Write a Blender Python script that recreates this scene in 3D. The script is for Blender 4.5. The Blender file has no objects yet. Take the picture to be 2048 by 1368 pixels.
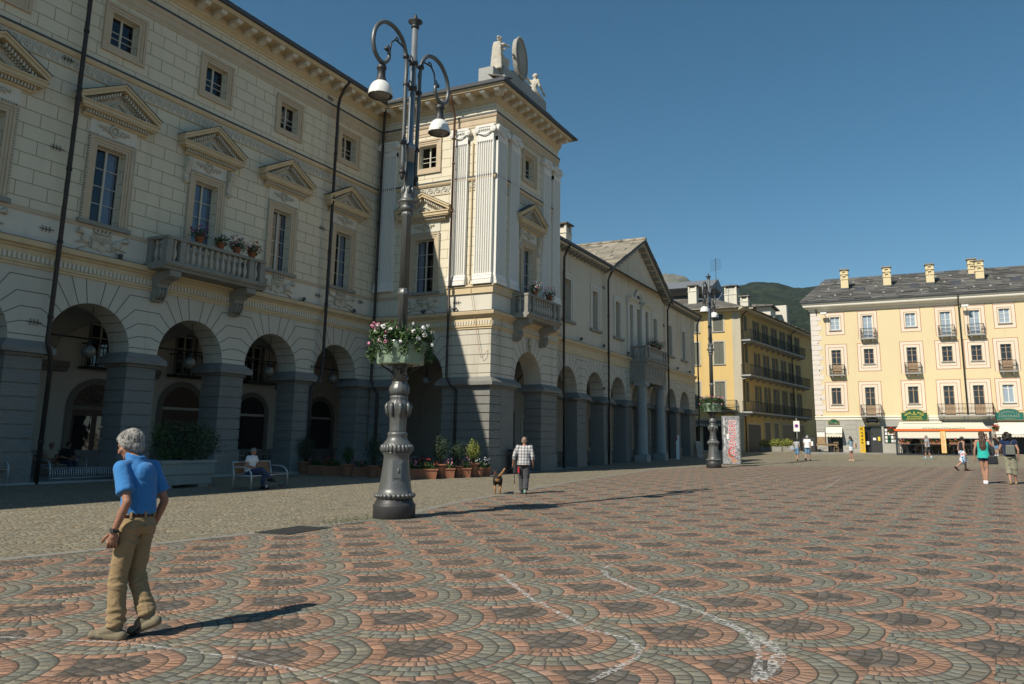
import bpy, bmesh, math, random
from mathutils import Vector, Matrix, Euler, noise
from math import sin, cos, pi, radians, sqrt
random.seed(7)
D = bpy.data
SC = bpy.context.scene
COL = SC.collection

# ------------------------------------------------------------------ ground height
CP = [(-6.27,4.89,-.02,3),(-11.94,23.29,-.02,1),(1.48,29.24,.36,1),(2.27,29.9,.36,1),(1.39,45.32,.42,1),(-7.8,57.43,.47,1),(-.22,65.28,.63,1),(-4.89,57.98,.53,1),(-10.5,14.65,-.03,2),(-11.65,47,.2,1),(-9.3,77.5,.82,3),(8,75,.86,3),(-17,82,.75,2),(-26.69,16.15,.24,1),(-26.69,27.96,.22,1),(-19.36,34.05,-.02,1),(-19.36,40.95,0,1),(-20.1,47.85,.06,1),(-20.1,51.7,.12,1),(-20.1,68.4,.28,1),(-20.1,73.5,.34,1),(0,2,0,2),(10,10,.15,1)]
def _q(X, Y):
    return -0.0296-0.003764*X+0.0022955*Y-0.00011056*X*X+0.00019823*X*Y+0.00012094*Y*Y
_R = [(a, b, c-_q(a, b), w) for a, b, c, w in CP]
def gz(X, Y):
    X = min(max(X, -30), 14); Y = min(max(Y, -4), 86)
    s = 0; t = .25
    for a, b, c, w in _R:
        k = w*math.exp(-((X-a)**2+(Y-b)**2)/128); s += k*c; t += k
    return _q(X, Y)+s/t

# ------------------------------------------------------------------ geometry collector
class G:
    """collects shapes in one bmesh"""
    def __init__(s, m=None):
        s.bm = bmesh.new(); s.m = m or Matrix(); s.mi = 0
    def v(s, p):
        return s.bm.verts.new(s.m @ Vector(p))
    def f(s, vs, smooth=False):
        try:
            fc = s.bm.faces.new(vs)
        except ValueError:
            return None
        fc.material_index = s.mi; fc.smooth = smooth
        return fc
    def poly(s, pts):
        return s.f([s.v(p) for p in pts])
    def box(s, a, b):
        x0, y0, z0 = a; x1, y1, z1 = b
        p = [s.v(q) for q in ((x0,y0,z0),(x1,y0,z0),(x1,y1,z0),(x0,y1,z0),(x0,y0,z1),(x1,y0,z1),(x1,y1,z1),(x0,y1,z1))]
        for i in ((0,3,2,1),(4,5,6,7),(0,1,5,4),(1,2,6,5),(2,3,7,6),(3,0,4,7)):
            s.f([p[k] for k in i])
        return s
    def cbox(s, c, d, rz=0, taper=1.0):
        M = Matrix.Translation(c) @ Matrix.Rotation(rz, 4, 'Z')
        x, y, z = d[0]/2, d[1]/2, d[2]/2
        p = [s.v(M @ Vector((sx*x*t, sy*y*t, sz*z))) for sz, t in ((-1, 1), (1, taper)) for sx, sy in ((-1,-1),(1,-1),(1,1),(-1,1))]
        for i in ((0,3,2,1),(4,5,6,7),(0,1,5,4),(1,2,6,5),(2,3,7,6),(3,0,4,7)):
            s.f([p[k] for k in i])
    def prism(s, pts, vec, cap=True):
        """closed polygon pts swept along vec"""
        a = [s.v(p) for p in pts]; vec = Vector(vec)
        b = [s.v(Vector(p)+vec) for p in pts]
        n = len(pts)
        for i in range(n):
            s.f([a[i], a[(i+1) % n], b[(i+1) % n], b[i]])
        if cap:
            s.f(a[::-1]); s.f(b)
    def profile(s, prof, x0, x1, m0=0, m1=0):
        """moulding: profile [(y,z)] swept along x; m0/m1 = mitre (x shift per unit of -y) at the ends"""
        a = [s.v((x0+m0*y, y, z)) for y, z in prof]; b = [s.v((x1+m1*y, y, z)) for y, z in prof]
        for i in range(len(prof)-1):
            s.f([a[i], a[i+1], b[i+1], b[i]])
        s.f(a); s.f(b[::-1])
    def tube(s, pts, r, n=8, cap=True, smooth=True, closed=False):
        pts = [Vector(p) for p in pts]
        if not hasattr(r, '__len__'): r = [r]*len(pts)
        rings = []; up = None
        for i, p in enumerate(pts):
            if closed:
                d = pts[(i+1) % len(pts)]-pts[i-1]
            else:
                d = pts[min(i+1, len(pts)-1)]-pts[max(i-1, 0)]
            if d.length < 1e-9: d = Vector((0, 0, 1))
            d.normalize()
            if up is None:
                up = Vector((1, 0, 0)) if abs(d.z) > .9 else Vector((0, 0, 1))
            a = d.cross(up)
            if a.length < 1e-4: a = d.orthogonal()
            a.normalize(); up = a.cross(d).normalized()
            rings.append([s.v(p+(a*cos(2*pi*k/n)+up*sin(2*pi*k/n))*r[i]) for k in range(n)])
        L = len(rings)
        for i in range(L if closed else L-1):
            A, B = rings[i], rings[(i+1) % L]
            for k in range(n):
                s.f([A[k], A[(k+1) % n], B[(k+1) % n], B[k]], smooth)
        if cap and not closed:
            s.f(rings[0][::-1]); s.f(rings[-1])
    def lathe(s, prof, n=16, c=(0, 0, 0), smooth=True, flute=0, nfl=0, sq=None):
        rings = []
        for r, z in prof:
            ring = []
            for k in range(n):
                a = 2*pi*k/n
                rr = r*(1-flute*(0.5+0.5*cos(nfl*a))) if nfl else r
                ring.append(s.v((c[0]+rr*cos(a), c[1]+rr*sin(a), c[2]+z)))
            rings.append(ring)
        for A, B in zip(rings, rings[1:]):
            for k in range(n):
                s.f([A[k], A[(k+1) % n], B[(k+1) % n], B[k]], smooth)
        s.f(rings[0][::-1]); s.f(rings[-1])
    def ball(s, c, r, seg=10, rings=7, rot=None):
        if not hasattr(r, '__len__'): r = (r, r, r)
        R = rot.to_matrix() if rot else Matrix.Identity(3)
        c = Vector(c); rr = []
        for i in range(1, rings):
            t = pi*i/rings
            rr.append([s.v(c+R @ Vector((r[0]*sin(t)*cos(2*pi*k/seg), r[1]*sin(t)*sin(2*pi*k/seg), r[2]*cos(t)))) for k in range(seg)])
        top = s.v(c+R @ Vector((0, 0, r[2]))); bot = s.v(c-R @ Vector((0, 0, r[2])))
        for A, B in zip(rr, rr[1:]):
            for k in range(seg):
                s.f([A[k], B[k], B[(k+1) % seg], A[(k+1) % seg]], True)
        for k in range(seg):
            s.f([top, rr[0][k], rr[0][(k+1) % seg]], True); s.f([bot, rr[-1][(k+1) % seg], rr[-1][k]], True)
    def cone(s, a, b, ra, rb, n=12):
        """capsule with two radii"""
        a = Vector(a); b = Vector(b); d = (b-a)
        L = d.length
        if L < 1e-6:
            s.ball(a, max(ra, rb)); return
        q = d.to_track_quat('Z', 'Y'); R = q.to_matrix()
        prof = []
        for i in range(1, 4): t = pi/2*(1-i/4); prof.append((ra*cos(t), -ra*sin(t)))
        prof.append((ra, 0)); prof.append((rb, L))
        for i in range(1, 4): t = pi/2*i/4; prof.append((rb*cos(t), L+rb*sin(t)))
        rings = [[s.v(a+R @ Vector((r*cos(2*pi*k/n), r*sin(2*pi*k/n), z))) for k in range(n)] for r, z in prof]
        for A, B in zip(rings, rings[1:]):
            for k in range(n): s.f([A[k], A[(k+1) % n], B[(k+1) % n], B[k]], True)
        t0 = s.v(a+R @ Vector((0, 0, -ra))); t1 = s.v(a+R @ Vector((0, 0, L+rb)))
        for k in range(n):
            s.f([t0, rings[0][(k+1) % n], rings[0][k]], True); s.f([t1, rings[-1][k], rings[-1][(k+1) % n]], True)
    def mesh(s, name, recalc=True):
        if recalc: bmesh.ops.recalc_face_normals(s.bm, faces=s.bm.faces)
        me = D.meshes.new(name); s.bm.to_mesh(me); s.bm.free()
        return me
    def build(s, name, mats, parent=None, frame=None, bevel=0, recalc=True):
        me = s.mesh(name, recalc)
        return obj(name, me, mats, parent, frame, bevel)

def obj(name, me, mats, parent=None, frame=None, bevel=0):
    if mats is not None and not me.materials:
        for m in (mats if isinstance(mats, (list, tuple)) else [mats]):
            me.materials.append(m)
    o = D.objects.new(name, me); COL.objects.link(o)
    place(o, parent, frame)
    if bevel:
        b = o.modifiers.new('bevel', 'BEVEL'); b.width = bevel; b.segments = 2; b.limit_method = 'ANGLE'; b.angle_limit = radians(50)
    return o
def place(o, parent, frame):
    """parents are only ever moved and turned about z; frame = (location, turn about z) in the world"""
    M = Matrix()
    if frame: M = Matrix.Translation(frame[0]) @ Matrix.Rotation(frame[1], 4, 'Z')
    if parent is not None:
        o.parent = parent
        if frame is None:
            return
        o.matrix_basis = wm(parent).inverted() @ M
    else:
        o.matrix_basis = M
def wm(o):
    return (wm(o.parent) @ o.matrix_basis) if o.parent else o.matrix_basis.copy()
def tag(o, label, cat, group=None, kind=None):
    o['label'] = label; o['category'] = cat
    if group: o['group'] = group
    if kind: o['kind'] = kind
    return o
def thing(name, label, cat, loc=(0,0,0), rz=0, group=None):
    o = D.objects.new(name, None); COL.objects.link(o); o.empty_display_size = .2
    o.location = loc; o.rotation_euler = (0, 0, rz)
    o.matrix_basis = Matrix.Translation(loc) @ Matrix.Rotation(rz, 4, 'Z')
    return tag(o, label, cat, group)
def struct(o):
    o['kind'] = 'structure'; return o
def dup(root, loc, rz=0, label=None, group=None, scale=1.0):
    def cp(o, par):
        c = o.copy(); COL.objects.link(c)
        if par is not None: c.parent = par
        for ch in kids.get(o.name, ()): cp(ch, c)
        return c
    kids = {}
    for o in root.children_recursive: kids.setdefault(o.parent.name, []).append(o)
    r = cp(root, None)
    r.matrix_basis = Matrix.Translation(loc) @ Matrix.Rotation(rz, 4, 'Z') @ Matrix.Scale(scale, 4)
    if label: r['label'] = label
    if group: r['group'] = group
    return r

# ------------------------------------------------------------------ shader expressions
class X:
    """a value in a node tree with arithmetic"""
    nt = None
    def __init__(s, sock): s.s = sock
    @staticmethod
    def op(o, *a):
        n = X.nt.nodes.new('ShaderNodeMath'); n.operation = o
        for i, q in enumerate(a):
            if isinstance(q, X): X.nt.links.new(q.s, n.inputs[i])
            else: n.inputs[i].default_value = q
        return X(n.outputs[0])
    def __add__(s, o): return X.op('ADD', s, o)
    __radd__ = __add__
    def __sub__(s, o): return X.op('SUBTRACT', s, o)
    def __rsub__(s, o): return X.op('SUBTRACT', o, s)
    def __mul__(s, o): return X.op('MULTIPLY', s, o)
    __rmul__ = __mul__
    def __truediv__(s, o): return X.op('DIVIDE', s, o)
    def __lt__(s, o): return X.op('LESS_THAN', s, o)
    def __gt__(s, o): return X.op('GREATER_THAN', s, o)
def xmin(a, b): return X.op('MINIMUM', a, b)
def xmax(a, b): return X.op('MAXIMUM', a, b)
def xabs(a): return X.op('ABSOLUTE', a)
def xfloor(a): return X.op('FLOOR', a)
def xfrac(a): return X.op('FRACT', a)
def xsqrt(a): return X.op('SQRT', a)
def xsel(c, a, b):   # c ? a : b
    return b+c*(a-b)
def xramp(v, a, b):  # smooth 0..1 from a to b
    n = X.nt.nodes.new('ShaderNodeMapRange'); n.interpolation_type = 'SMOOTHSTEP'
    X.nt.links.new(v.s, n.inputs[0]); n.inputs[1].default_value = a; n.inputs[2].default_value = b
    return X(n.outputs[0])

class Mat:
    def __init__(s, name, rough=.8, spec=.3):
        s.m = D.materials.new(name); s.m.use_nodes = True
        s.nt = s.m.node_tree; X.nt = s.nt
        s.b = s.nt.nodes['Principled BSDF']; s.b.inputs['Roughness'].default_value = rough
        s.b.inputs['Specular IOR Level'].default_value = spec
        s._tc = None
    def n(s, t): return s.nt.nodes.new(t)
    def l(s, a, b): s.nt.links.new(a.s if isinstance(a, X) else a, b)
    def co(s, kind='Object'):
        if s._tc is None: s._tc = s.n('ShaderNodeTexCoord')
        return s._tc.outputs[kind]
    def xyz(s):
        n = s.n('ShaderNodeSeparateXYZ'); s.l(s.co(), n.inputs[0])
        return [X(o) for o in n.outputs]
    def vec(s, x, y=0., z=0.):
        n = s.n('ShaderNodeCombineXYZ')
        for i, q in enumerate((x, y, z)):
            if isinstance(q, X): s.l(q, n.inputs[i])
            else: n.inputs[i].default_value = q
        return n.outputs[0]
    def scale(s, v, sc):
        n = s.n('ShaderNodeMapping'); s.l(v, n.inputs[0]); n.inputs['Scale'].default_value = sc
        return n.outputs[0]
    def noise(s, scale, detail=4, rough=.55, v=None, dist=0):
        n = s.n('ShaderNodeTexNoise'); s.l(v if v is not None else s.co(), n.inputs['Vector'])
        n.inputs['Scale'].default_value = scale; n.inputs['Detail'].default_value = detail; n.inputs['Roughness'].default_value = rough
        n.inputs['Distortion'].default_value = dist
        return X(n.outputs['Fac'])
    def white(s, v):
        n = s.n('ShaderNodeTexWhiteNoise'); s.l(v, n.inputs['Vector']); return X(n.outputs['Value'])
    def island(s):
        n = s.n('ShaderNodeNewGeometry'); return X(n.outputs['Random Per Island'])
    def brick(s, v, w, h, mortar, off=.5):
        n = s.n('ShaderNodeTexBrick'); s.l(v, n.inputs['Vector'])
        n.inputs['Scale'].default_value = 1; n.inputs['Brick Width'].default_value = w; n.inputs['Row Height'].default_value = h
        n.inputs['Mortar Size'].default_value = mortar; n.inputs['Mortar Smooth'].default_value = .1; n.offset = off
        n.inputs['Color1'].default_value = (0, 0, 0, 1); n.inputs['Color2'].default_value = (1, 1, 1, 1); n.inputs['Mortar'].default_value = (.5, .5, .5, 1)
        return X(n.outputs['Color']), X(n.outputs['Fac'])
    def mix(s, fac, a, b, mode='MIX'):
        n = s.n('ShaderNodeMix'); n.data_type = 'RGBA'; n.blend_type = mode
        for i, q in ((0, fac), (6, a), (7, b)):
            if isinstance(q, X): s.l(q, n.inputs[i])
            elif hasattr(q, 'is_linked'): s.l(q, n.inputs[i])
            elif hasattr(q, '__len__'): n.inputs[i].default_value = (*q[:3], 1)
            else: n.inputs[i].default_value = q
        return n.outputs[2]
    def ramp(s, v, stops):
        n = s.n('ShaderNodeValToRGB'); s.l(v, n.inputs[0])
        e = n.color_ramp.elements
        while len(e) < len(stops): e.new(.5)
        for q, (p, c) in zip(e, stops): q.position = p; q.color = (*c, 1)
        return n.outputs[0]
    def color(s, c):
        if hasattr(c, 'is_linked'): s.l(c, s.b.inputs['Base Color'])
        else: s.b.inputs['Base Color'].default_value = (*c, 1)
    def bump(s, h, dist=.01, strength=1.0):
        n = s.n('ShaderNodeBump'); s.l(h, n.inputs['Height']); n.inputs['Distance'].default_value = dist; n.inputs['Strength'].default_value = strength
        s.l(n.outputs[0], s.b.inputs['Normal'])
    def set(s, **k):
        for a, v in k.items():
            i = s.b.inputs[a.replace('_', ' ')]
            if isinstance(v, X): s.l(v, i)
            else: i.default_value = v
        return s

def simple(name, c, rough=.7, metal=0, var=.15, nscale=6, spec=.3, bump=0):
    M = Mat(name, rough, spec)
    f = M.noise(nscale, 5)
    M.color(M.mix(f, [q*(1-var) for q in c], [min(1, q*(1+var)) for q in c]))
    M.set(Metallic=metal)
    if bump: M.bump(M.noise(nscale*6, 3), bump)
    return M.m
def plaster(name, c, joints=None, jc=None, stain=.25, bump=.004, flakes=0, streak=.2, jw=.012):
    """rendered wall, x along and z up in object space; joints=(width,height) draws scored block lines"""
    M = Mat(name, .9, .15)
    x, y, z = M.xyz()
    n1 = M.noise(.35, 6, .6); n2 = M.noise(7, 4)
    st = M.noise(1.0, 5, .65, M.scale(M.co(), (1.3, 1.3, .12)))       # rain streaks running down
    col = M.mix(n1, [q*(1-stain*.6) for q in c], [min(1, q*(1+stain*.25)) for q in c])
    col = M.mix(xramp(st, .5, .78)*streak*2.2, col, [c[0]*.50, c[1]*.47, c[2]*.43])
    col = M.mix(n2*.14, col, [q*.6 for q in c])
    h = n2*.25
    if joints:
        v = M.vec(x+y, z, 0.)
        rnd, mo = M.brick(v, joints[0], joints[1], jw)
        col = M.mix(rnd*.10, col, [q*.72 for q in c])
        col = M.mix(mo*.75, col, jc or [q*.45 for q in c])
        h = h-mo*1.2
    if flakes:
        fl = M.noise(1.7, 7, .7); fz = xramp(fl, .66, .69)*flakes
        col = M.mix(fz, col, (.30, .29, .27)); h = h-fz*.8
    M.color(col); M.bump(h, bump)
    return M.m
def stone(name, c, scale=3, var=.3, rough=.85, bump=.008, lines=0):
    M = Mat(name, rough, .2)
    a = M.noise(scale*.25, 5, .6); b = M.noise(scale*5, 6, .65)
    col = M.mix(a, [q*(1-var) for q in c], [q*(1+var) for q in c])
    col = M.mix(xramp(b, .45, .75)*.5, col, [q*.6 for q in c])
    h = b
    if lines:
        ln = M.noise(2.2, 4, .6, M.scale(M.co(), (1.2, 1.2, 26)))
        col = M.mix(xramp(ln, .42, .62)*lines, col, [q*.62 for q in c]); h = b*.5+ln
    M.color(col); M.bump(h, bump)
    return M.m

# ================================================================== camera, sun, sky
cam = D.cameras.new('camera'); co_ = D.objects.new('camera', cam); COL.objects.link(co_)
_fw = Vector((-0.41712836, 0.88992803, 0.1844777)); _rt = Vector((0.90605611, 0.42308709, 0.00772258)); _up = Vector((0.0711776, -0.17036845, 0.98280636))
co_.matrix_world = Matrix(((_rt.x, _up.x, -_fw.x, 0), (_rt.y, _up.y, -_fw.y, 0), (_rt.z, _up.z, -_fw.z, 1.6), (0, 0, 0, 1)))
cam.sensor_width = 36; cam.lens = 1584.84/2048*36; cam.shift_x = -84.04/2048; cam.shift_y = -96.4/2048
cam.clip_end = 12000; cam.clip_start = .1
SC.camera = co_
SUN_AZ, SUN_EL = radians(72), radians(42.5)          # light travels towards +X,+Y at 72 degrees from X
sd = Vector((-cos(SUN_AZ)*cos(SUN_EL), -sin(SUN_AZ)*cos(SUN_EL), sin(SUN_EL)))
sl = D.lights.new('sun', 'SUN'); sl.energy = 5.0; sl.angle = radians(.5); sl.color = (1, .925, .80)
so = D.objects.new('sun', sl); COL.objects.link(so); so.rotation_euler = sd.to_track_quat('Z', 'Y').to_euler(); so.location = (0, 0, 40)
w = D.worlds.new('World'); SC.world = w; w.use_nodes = True
bg = w.node_tree.nodes['Background']; sky = w.node_tree.nodes.new('ShaderNodeTexSky'); sky.sky_type = 'NISHITA'
sky.sun_disc = False; sky.sun_elevation = SUN_EL; sky.sun_rotation = math.atan2(sd.x, sd.y)
sky.altitude = 600; sky.air_density = 1.0; sky.dust_density = 0; sky.ozone_density = 4.0
bg.inputs[1].default_value = .074
hs_ = w.node_tree.nodes.new("ShaderNodeHueSaturation"); hs_.inputs["Saturation"].default_value = 1.22; hs_.inputs["Hue"].default_value = .482; w.node_tree.links.new(sky.outputs[0], hs_.inputs["Color"]); w.node_tree.links.new(hs_.outputs[0], bg.inputs[0])
SC.view_settings.view_transform = 'Standard'; SC.view_settings.look = 'None'; SC.view_settings.exposure = .22; SC.view_settings.gamma = 1
SC.cycles.max_bounces = 6; SC.cycles.diffuse_bounces = 3; SC.cycles.glossy_bounces = 3; SC.cycles.transparent_max_bounces = 12
SC.cycles.use_denoising = True

# ================================================================== paving
def paving(name, cols, greyw, redw, ew, chalk=False, jd=.45):
    M = Mat(name, .82, .25)
    x, y, z = M.xyz()
    wob = M.noise(1.6, 2)-.5
    wob2 = M.noise(9, 2)-.5
    ca, sa = cos(radians(-4)), sin(radians(-4))
    u = x*ca+y*sa+3.38+wob*.10+wob2*.018; w_ = y*ca-x*sa-6.08+(M.noise(1.3, 2)-.5)*.10
    A, W, R, cw = .80, 1.54, .77, .122
    up = u/A; k = xfloor(up); du = (up-k)*A
    par = xfrac(k*.5)*2
    t = w_/W-par*.5; j0 = xfloor(t+.5); dw0 = (t-j0)*W
    t1 = w_/W-(1-par)*.5; j1 = xfloor(t1+.5); dw1 = (t1-j1)*W
    r = xsqrt(du*du+dw0*dw0)
    ins = r < R
    d = R-r; e = r-R
    # distance courses
    dwo = xsel(ins, dw0, dw1); duo = xsel(ins, du, du-A)
    tr = xsqrt(xmax(R*R-dwo*dwo, .001))-duo           # translated courses in the dark heart
    ring_in = xsel(ins, d, 9.)
    grey = ring_in < greyw; red = ins*((d < greyw+redw))*(1-grey)
    redt = (1-ins)*(e < ew)
    isring = xmin(grey+red, 1)
    cq = xsel(isring, d/cw, xsel(redt, e/cw, tr/cw))
    ang = X.op('ARCTAN2', dw0, du)
    along = xsel(xmin(isring+redt, 1), ang*R, dwo)
    ci = xfloor(cq); cf = xfrac(cq)
    sid = k*7.13+xsel(ins, j0, j1)*3.71
    off = M.white(M.vec(ci, sid, isring))
    aa = along/.130+off; ai = xfloor(aa); af = xfrac(aa)
    rnd = M.white(M.vec(ai, ci, sid)); rnd2 = M.white(M.vec(ai+.5, ci, sid))
    jw = .075+(rnd2*.05)
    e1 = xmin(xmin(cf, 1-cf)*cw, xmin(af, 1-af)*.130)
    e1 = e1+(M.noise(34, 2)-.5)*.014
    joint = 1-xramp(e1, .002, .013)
    fine = M.noise(60, 4, .7); mid = M.noise(13, 3); big = M.noise(.22, 4)
    grain = M.noise(20, 4, .6, M.scale(M.co(), (1, 5, 1)))
    def var(c, a=.30):
        q = M.mix(rnd, [v*(1-a) for v in c], [v*(1+a) for v in c])
        return q
    hue = M.mix(rnd2, (.9, .95, 1.0), (1.08, 1.0, .92))
    col = var(cols[2])
    col = M.mix(xmin(red+redt, 1), col, var(cols[1], .24))
    col = M.mix(grey, col, var(cols[0], .2))
    col = M.mix(1., col, hue, 'MULTIPLY')
    col = M.mix(xramp(fine, .35, .8)*.40, col, M.mix(1., col, (.5, .48, .45), 'MULTIPLY'))
    col = M.mix(xramp(grain, .5, .7)*.25, col, M.mix(1., col, (1.5, 1.42, 1.3), 'MULTIPLY'))
    col = M.mix(xramp(big, .5, .72)*.30, col, M.mix(1., col, (.62, .62, .60), 'MULTIPLY'))
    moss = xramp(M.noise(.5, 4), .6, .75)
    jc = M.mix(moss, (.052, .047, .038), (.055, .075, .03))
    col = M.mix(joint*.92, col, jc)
    spot = xramp(M.noise(4.1, 2, .4), .80, .83)          # gum and dirt spots
    col = M.mix(spot*.35, col, (.25, .24, .22))
    M.color(col)
    dome = xramp(e1, .0, .04)
    tilt = (rnd-.5)*(cf-.5)+(rnd2-.5)*(af-.5)
    M.bump(dome*1.0+tilt*.55+mid*.5+fine*.35+grain*.3, .009, 1.0)
    M.set(Roughness=.68+fine*.25)
    return M.m
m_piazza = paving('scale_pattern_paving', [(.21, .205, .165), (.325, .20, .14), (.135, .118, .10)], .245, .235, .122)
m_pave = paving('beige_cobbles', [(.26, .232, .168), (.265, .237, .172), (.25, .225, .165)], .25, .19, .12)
m_kerb = stone('kerb_stone', (.23, .22, .19), 4, .25, .8, .006)

def bx(Y):   # left edge of the coloured paving
    P = [(-8, -12.2), (6.9, -11.35), (8.9, -11.0), (11.7, -10.6), (14.3, -10.35), (18.2, -11.3), (30.3, -12.95), (43, -14.2), (49.6, -12.6)]
    if Y <= P[0][0]: return P[0][1]
    for (a, p), (b, q) in zip(P, P[1:]):
        if Y <= b: return p+(q-p)*(Y-a)/(b-a)
    return P[-1][1]
def sheet(name, mat, rows, dz):
    """rows = list of (Y, [X...]) with equal counts, draped on the ground"""
    g = G(); prev = None
    for Y, xs in rows:
        cur = [g.v((x_, Y, gz(x_, Y)+dz)) for x_ in xs]
        if prev:
            for i in range(len(cur)-1): g.f([prev[i], prev[i+1], cur[i+1], cur[i]], True)
        prev = cur
    return struct(g.build(name, mat))
# the pavement sheet is one sheet that reaches far beyond the town
xs_ = [-3800, -800, -200, -90]+[-60+i*2 for i in range(10)]+[-40+i for i in range(66)]+[28, 32, 40, 60, 120, 400, 1500, 4000]
ys_ = [-300, -120, -60, -30]+[-12+i for i in range(112)]+[104, 110, 120, 140, 200, 500, 1500, 4200]
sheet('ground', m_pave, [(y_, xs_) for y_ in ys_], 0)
prow = []
for i in range(-10, 50):
    Y = float(i); b0 = bx(Y)
    prow.append((Y, [b0]+[b0+(math.ceil(b0)-b0)*1.0+j*1.0 for j in range(0, 38)]))
prow.append((49.6, [bx(49.6)]+[bx(49.6)+.6+j for j in range(38)]))
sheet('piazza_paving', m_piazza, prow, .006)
g = G(); Y = -8.0
random.seed(3)
while Y < 49:
    L_ = random.uniform(.6, 1.1)
    for a, b in ((bx(Y), bx(Y+L_-.02)),):
        g.poly([(a-.24, Y, gz(a, Y)+.010), (a+.01, Y, gz(a, Y)+.010), (b+.01, Y+L_-.02, gz(b, Y+L_)+.010), (b-.24, Y+L_-.02, gz(b, Y+L_)+.010)])
    Y += L_
struct(g.build('kerb_strip', m_kerb))
# raised stone pavement in front of the shops at the far end of the square
g = G(); g.box((-10.6, 75.9, .2), (16, 78.4, .93)); struct(g.build('shop_pavement', m_kerb, bevel=.02))

# chalk lines drawn on the paving
M = Mat('chalk', .95, .1); nn = M.noise(28, 4, .7); tr_ = M.n('ShaderNodeBsdfTransparent'); mx_ = M.n('ShaderNodeMixShader')
M.color((.62, .61, .58)); out = M.nt.nodes['Material Output']
M.l(xramp(nn, .44, .60)*.75, mx_.inputs[0]); M.l(tr_.outputs[0], mx_.inputs[1]); M.l(M.b.outputs[0], mx_.inputs[2]); M.l(mx_.outputs[0], out.inputs[0])
m_chalk = M.m
def chalk(pts, wd, label):
    g = G(); n_ = []
    for (x0, y0), (x1, y1) in zip(pts, pts[1:]):
        L_ = max(2, int(math.hypot(x1-x0, y1-y0)/.15))
        n_ += [(x0+(x1-x0)*i/L_, y0+(y1-y0)*i/L_) for i in range(L_)]
    n_.append(pts[-1]); prev = None
    for i, (a, b) in enumerate(n_):
        c, d_ = n_[min(i+1, len(n_)-1)], n_[max(i-1, 0)]
        t_ = Vector((c[0]-d_[0], c[1]-d_[1])).normalized(); ww = wd*(1+.35*sin(i*1.7))
        cur = [g.v((a+sg*-t_.y*ww/2, b+sg*t_.x*ww/2, gz(a, b)+.0105)) for sg in (-1, 1)]
        if prev: g.f([prev[0], prev[1], cur[1], cur[0]])
        prev = cur
    return struct(g.build('chalk_line', m_chalk))
chalk([(-7.03, 4.34), (-6.50, 4.50), (-5.95, 4.67), (-5.48, 4.70), (-4.93, 4.73), (-4.37, 4.71), (-3.72, 4.59)], 0.035, "")
chalk([(-4.90, 8.96), (-3.89, 7.78), (-3.31, 7.25), (-2.79, 6.74), (-2.42, 6.61), (-2.20, 6.36), (-2.13, 6.04), (-2.18, 5.65), (-2.21, 5.33)], 0.06, "")
chalk([(-4.99, 9.95), (-4.99, 10.58), (-3.86, 11.65)], 0.03, "")
chalk([(-3.92, 9.97), (-3.95, 10.33), (-3.89, 10.45)], 0.04, "")
chalk([(-3.88, 9.81), (-3.65, 9.38), (-3.18, 8.87), (-2.53, 8.25), (-2.13, 7.91), (-1.81, 7.59), (-1.55, 7.20), (-1.41, 6.89), (-1.30, 6.53), (-1.24, 6.11), (-1.21, 5.83)], 0.06, "")
chalk([(-1.92, 7.66), (-1.57, 7.29), (-1.30, 6.95), (-1.17, 6.67), (-1.15, 6.22), (-1.18, 5.91)], 0.1, "")
chalk([(-6.58, 28.17), (-6.75, 37.18)], 0.05, "")
chalk([(-3.16, 27.54), (-3.39, 35.82)], 0.05, "")


# ================================================================== materials of the town hall
m_cream = plaster('cream_block_plaster', (.69, .62, .47), (1.08, .50), (.27, .215, .12), .25, .006, 0, .16, .016)
m_cream_worn = plaster('worn_cream_plaster', (.72, .655, .50), (1.08, .50), (.30, .24, .14), .22, .006, .9, .14, .014)
m_white = plaster('white_plaster', (.66, .62, .52), None, None, .25, .006, .0, .22)
m_rust = plaster('pale_grey_plaster', (.56, .52, .43), None, None, .30, .012, 0, .30)
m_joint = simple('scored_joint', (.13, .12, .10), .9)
m_ochre = simple('ochre_moulding', (.56, .445, .28), .85, 0, .18, 2.5, .2, .002)
m_tan = simple('tan_moulding', (.50, .405, .285), .85, 0, .15, 3, .2, .002)
m_pil = plaster('pilaster_white', (.76, .74, .68), None, None, .2, .004, .55, .12)
m_relief = simple('weathered_relief', (.50, .46, .37), .9, 0, .28, 9, .2, .003)
m_granite = stone('grey_gneiss', (.225, .22, .20), 2.2, .28, .85, .012, .55)
m_granite_pale = stone('pale_gneiss', (.36, .36, .34), 2.2, .25, .85, .010, .3)
m_balc = stone('weathered_balcony_stone', (.26, .25, .215), 4, .4, .9, .010)
m_balus = stone('baluster_stone', (.42, .385, .32), 5, .4, .9, .006)
m_lead = simple('lead_flashing', (.075, .08, .088), .6, .2, .2)
m_pipe = simple('dark_brown_downpipe', (.045, .037, .033), .5, .3, .3, 5)
m_copper = simple('copper_downpipe', (.16, .085, .05), .45, .6, .35, 5)
m_frame = simple('pale_window_wood', (.50, .48, .40), .6, 0, .12)
m_browndoor = simple('brown_door_wood', (.075, .04, .026), .45, 0, .35, 5)
m_brownsur = simple('brown_door_surround', (.17, .145, .12), .85)
m_iron = simple('black_iron', (.02, .02, .021), .5, .3)
m_curtain = simple('window_curtain', (.42, .47, .55), .9, 0, .3, 12)
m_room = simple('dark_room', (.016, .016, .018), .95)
m_inner = plaster('arcade_inner_plaster', (.50, .46, .39), None, None, .3, .004, 0, .25)
m_vault = plaster('arcade_vault_plaster', (.46, .43, .37), None, None, .3, .004, 0, .1)
m_globe = None
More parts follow.
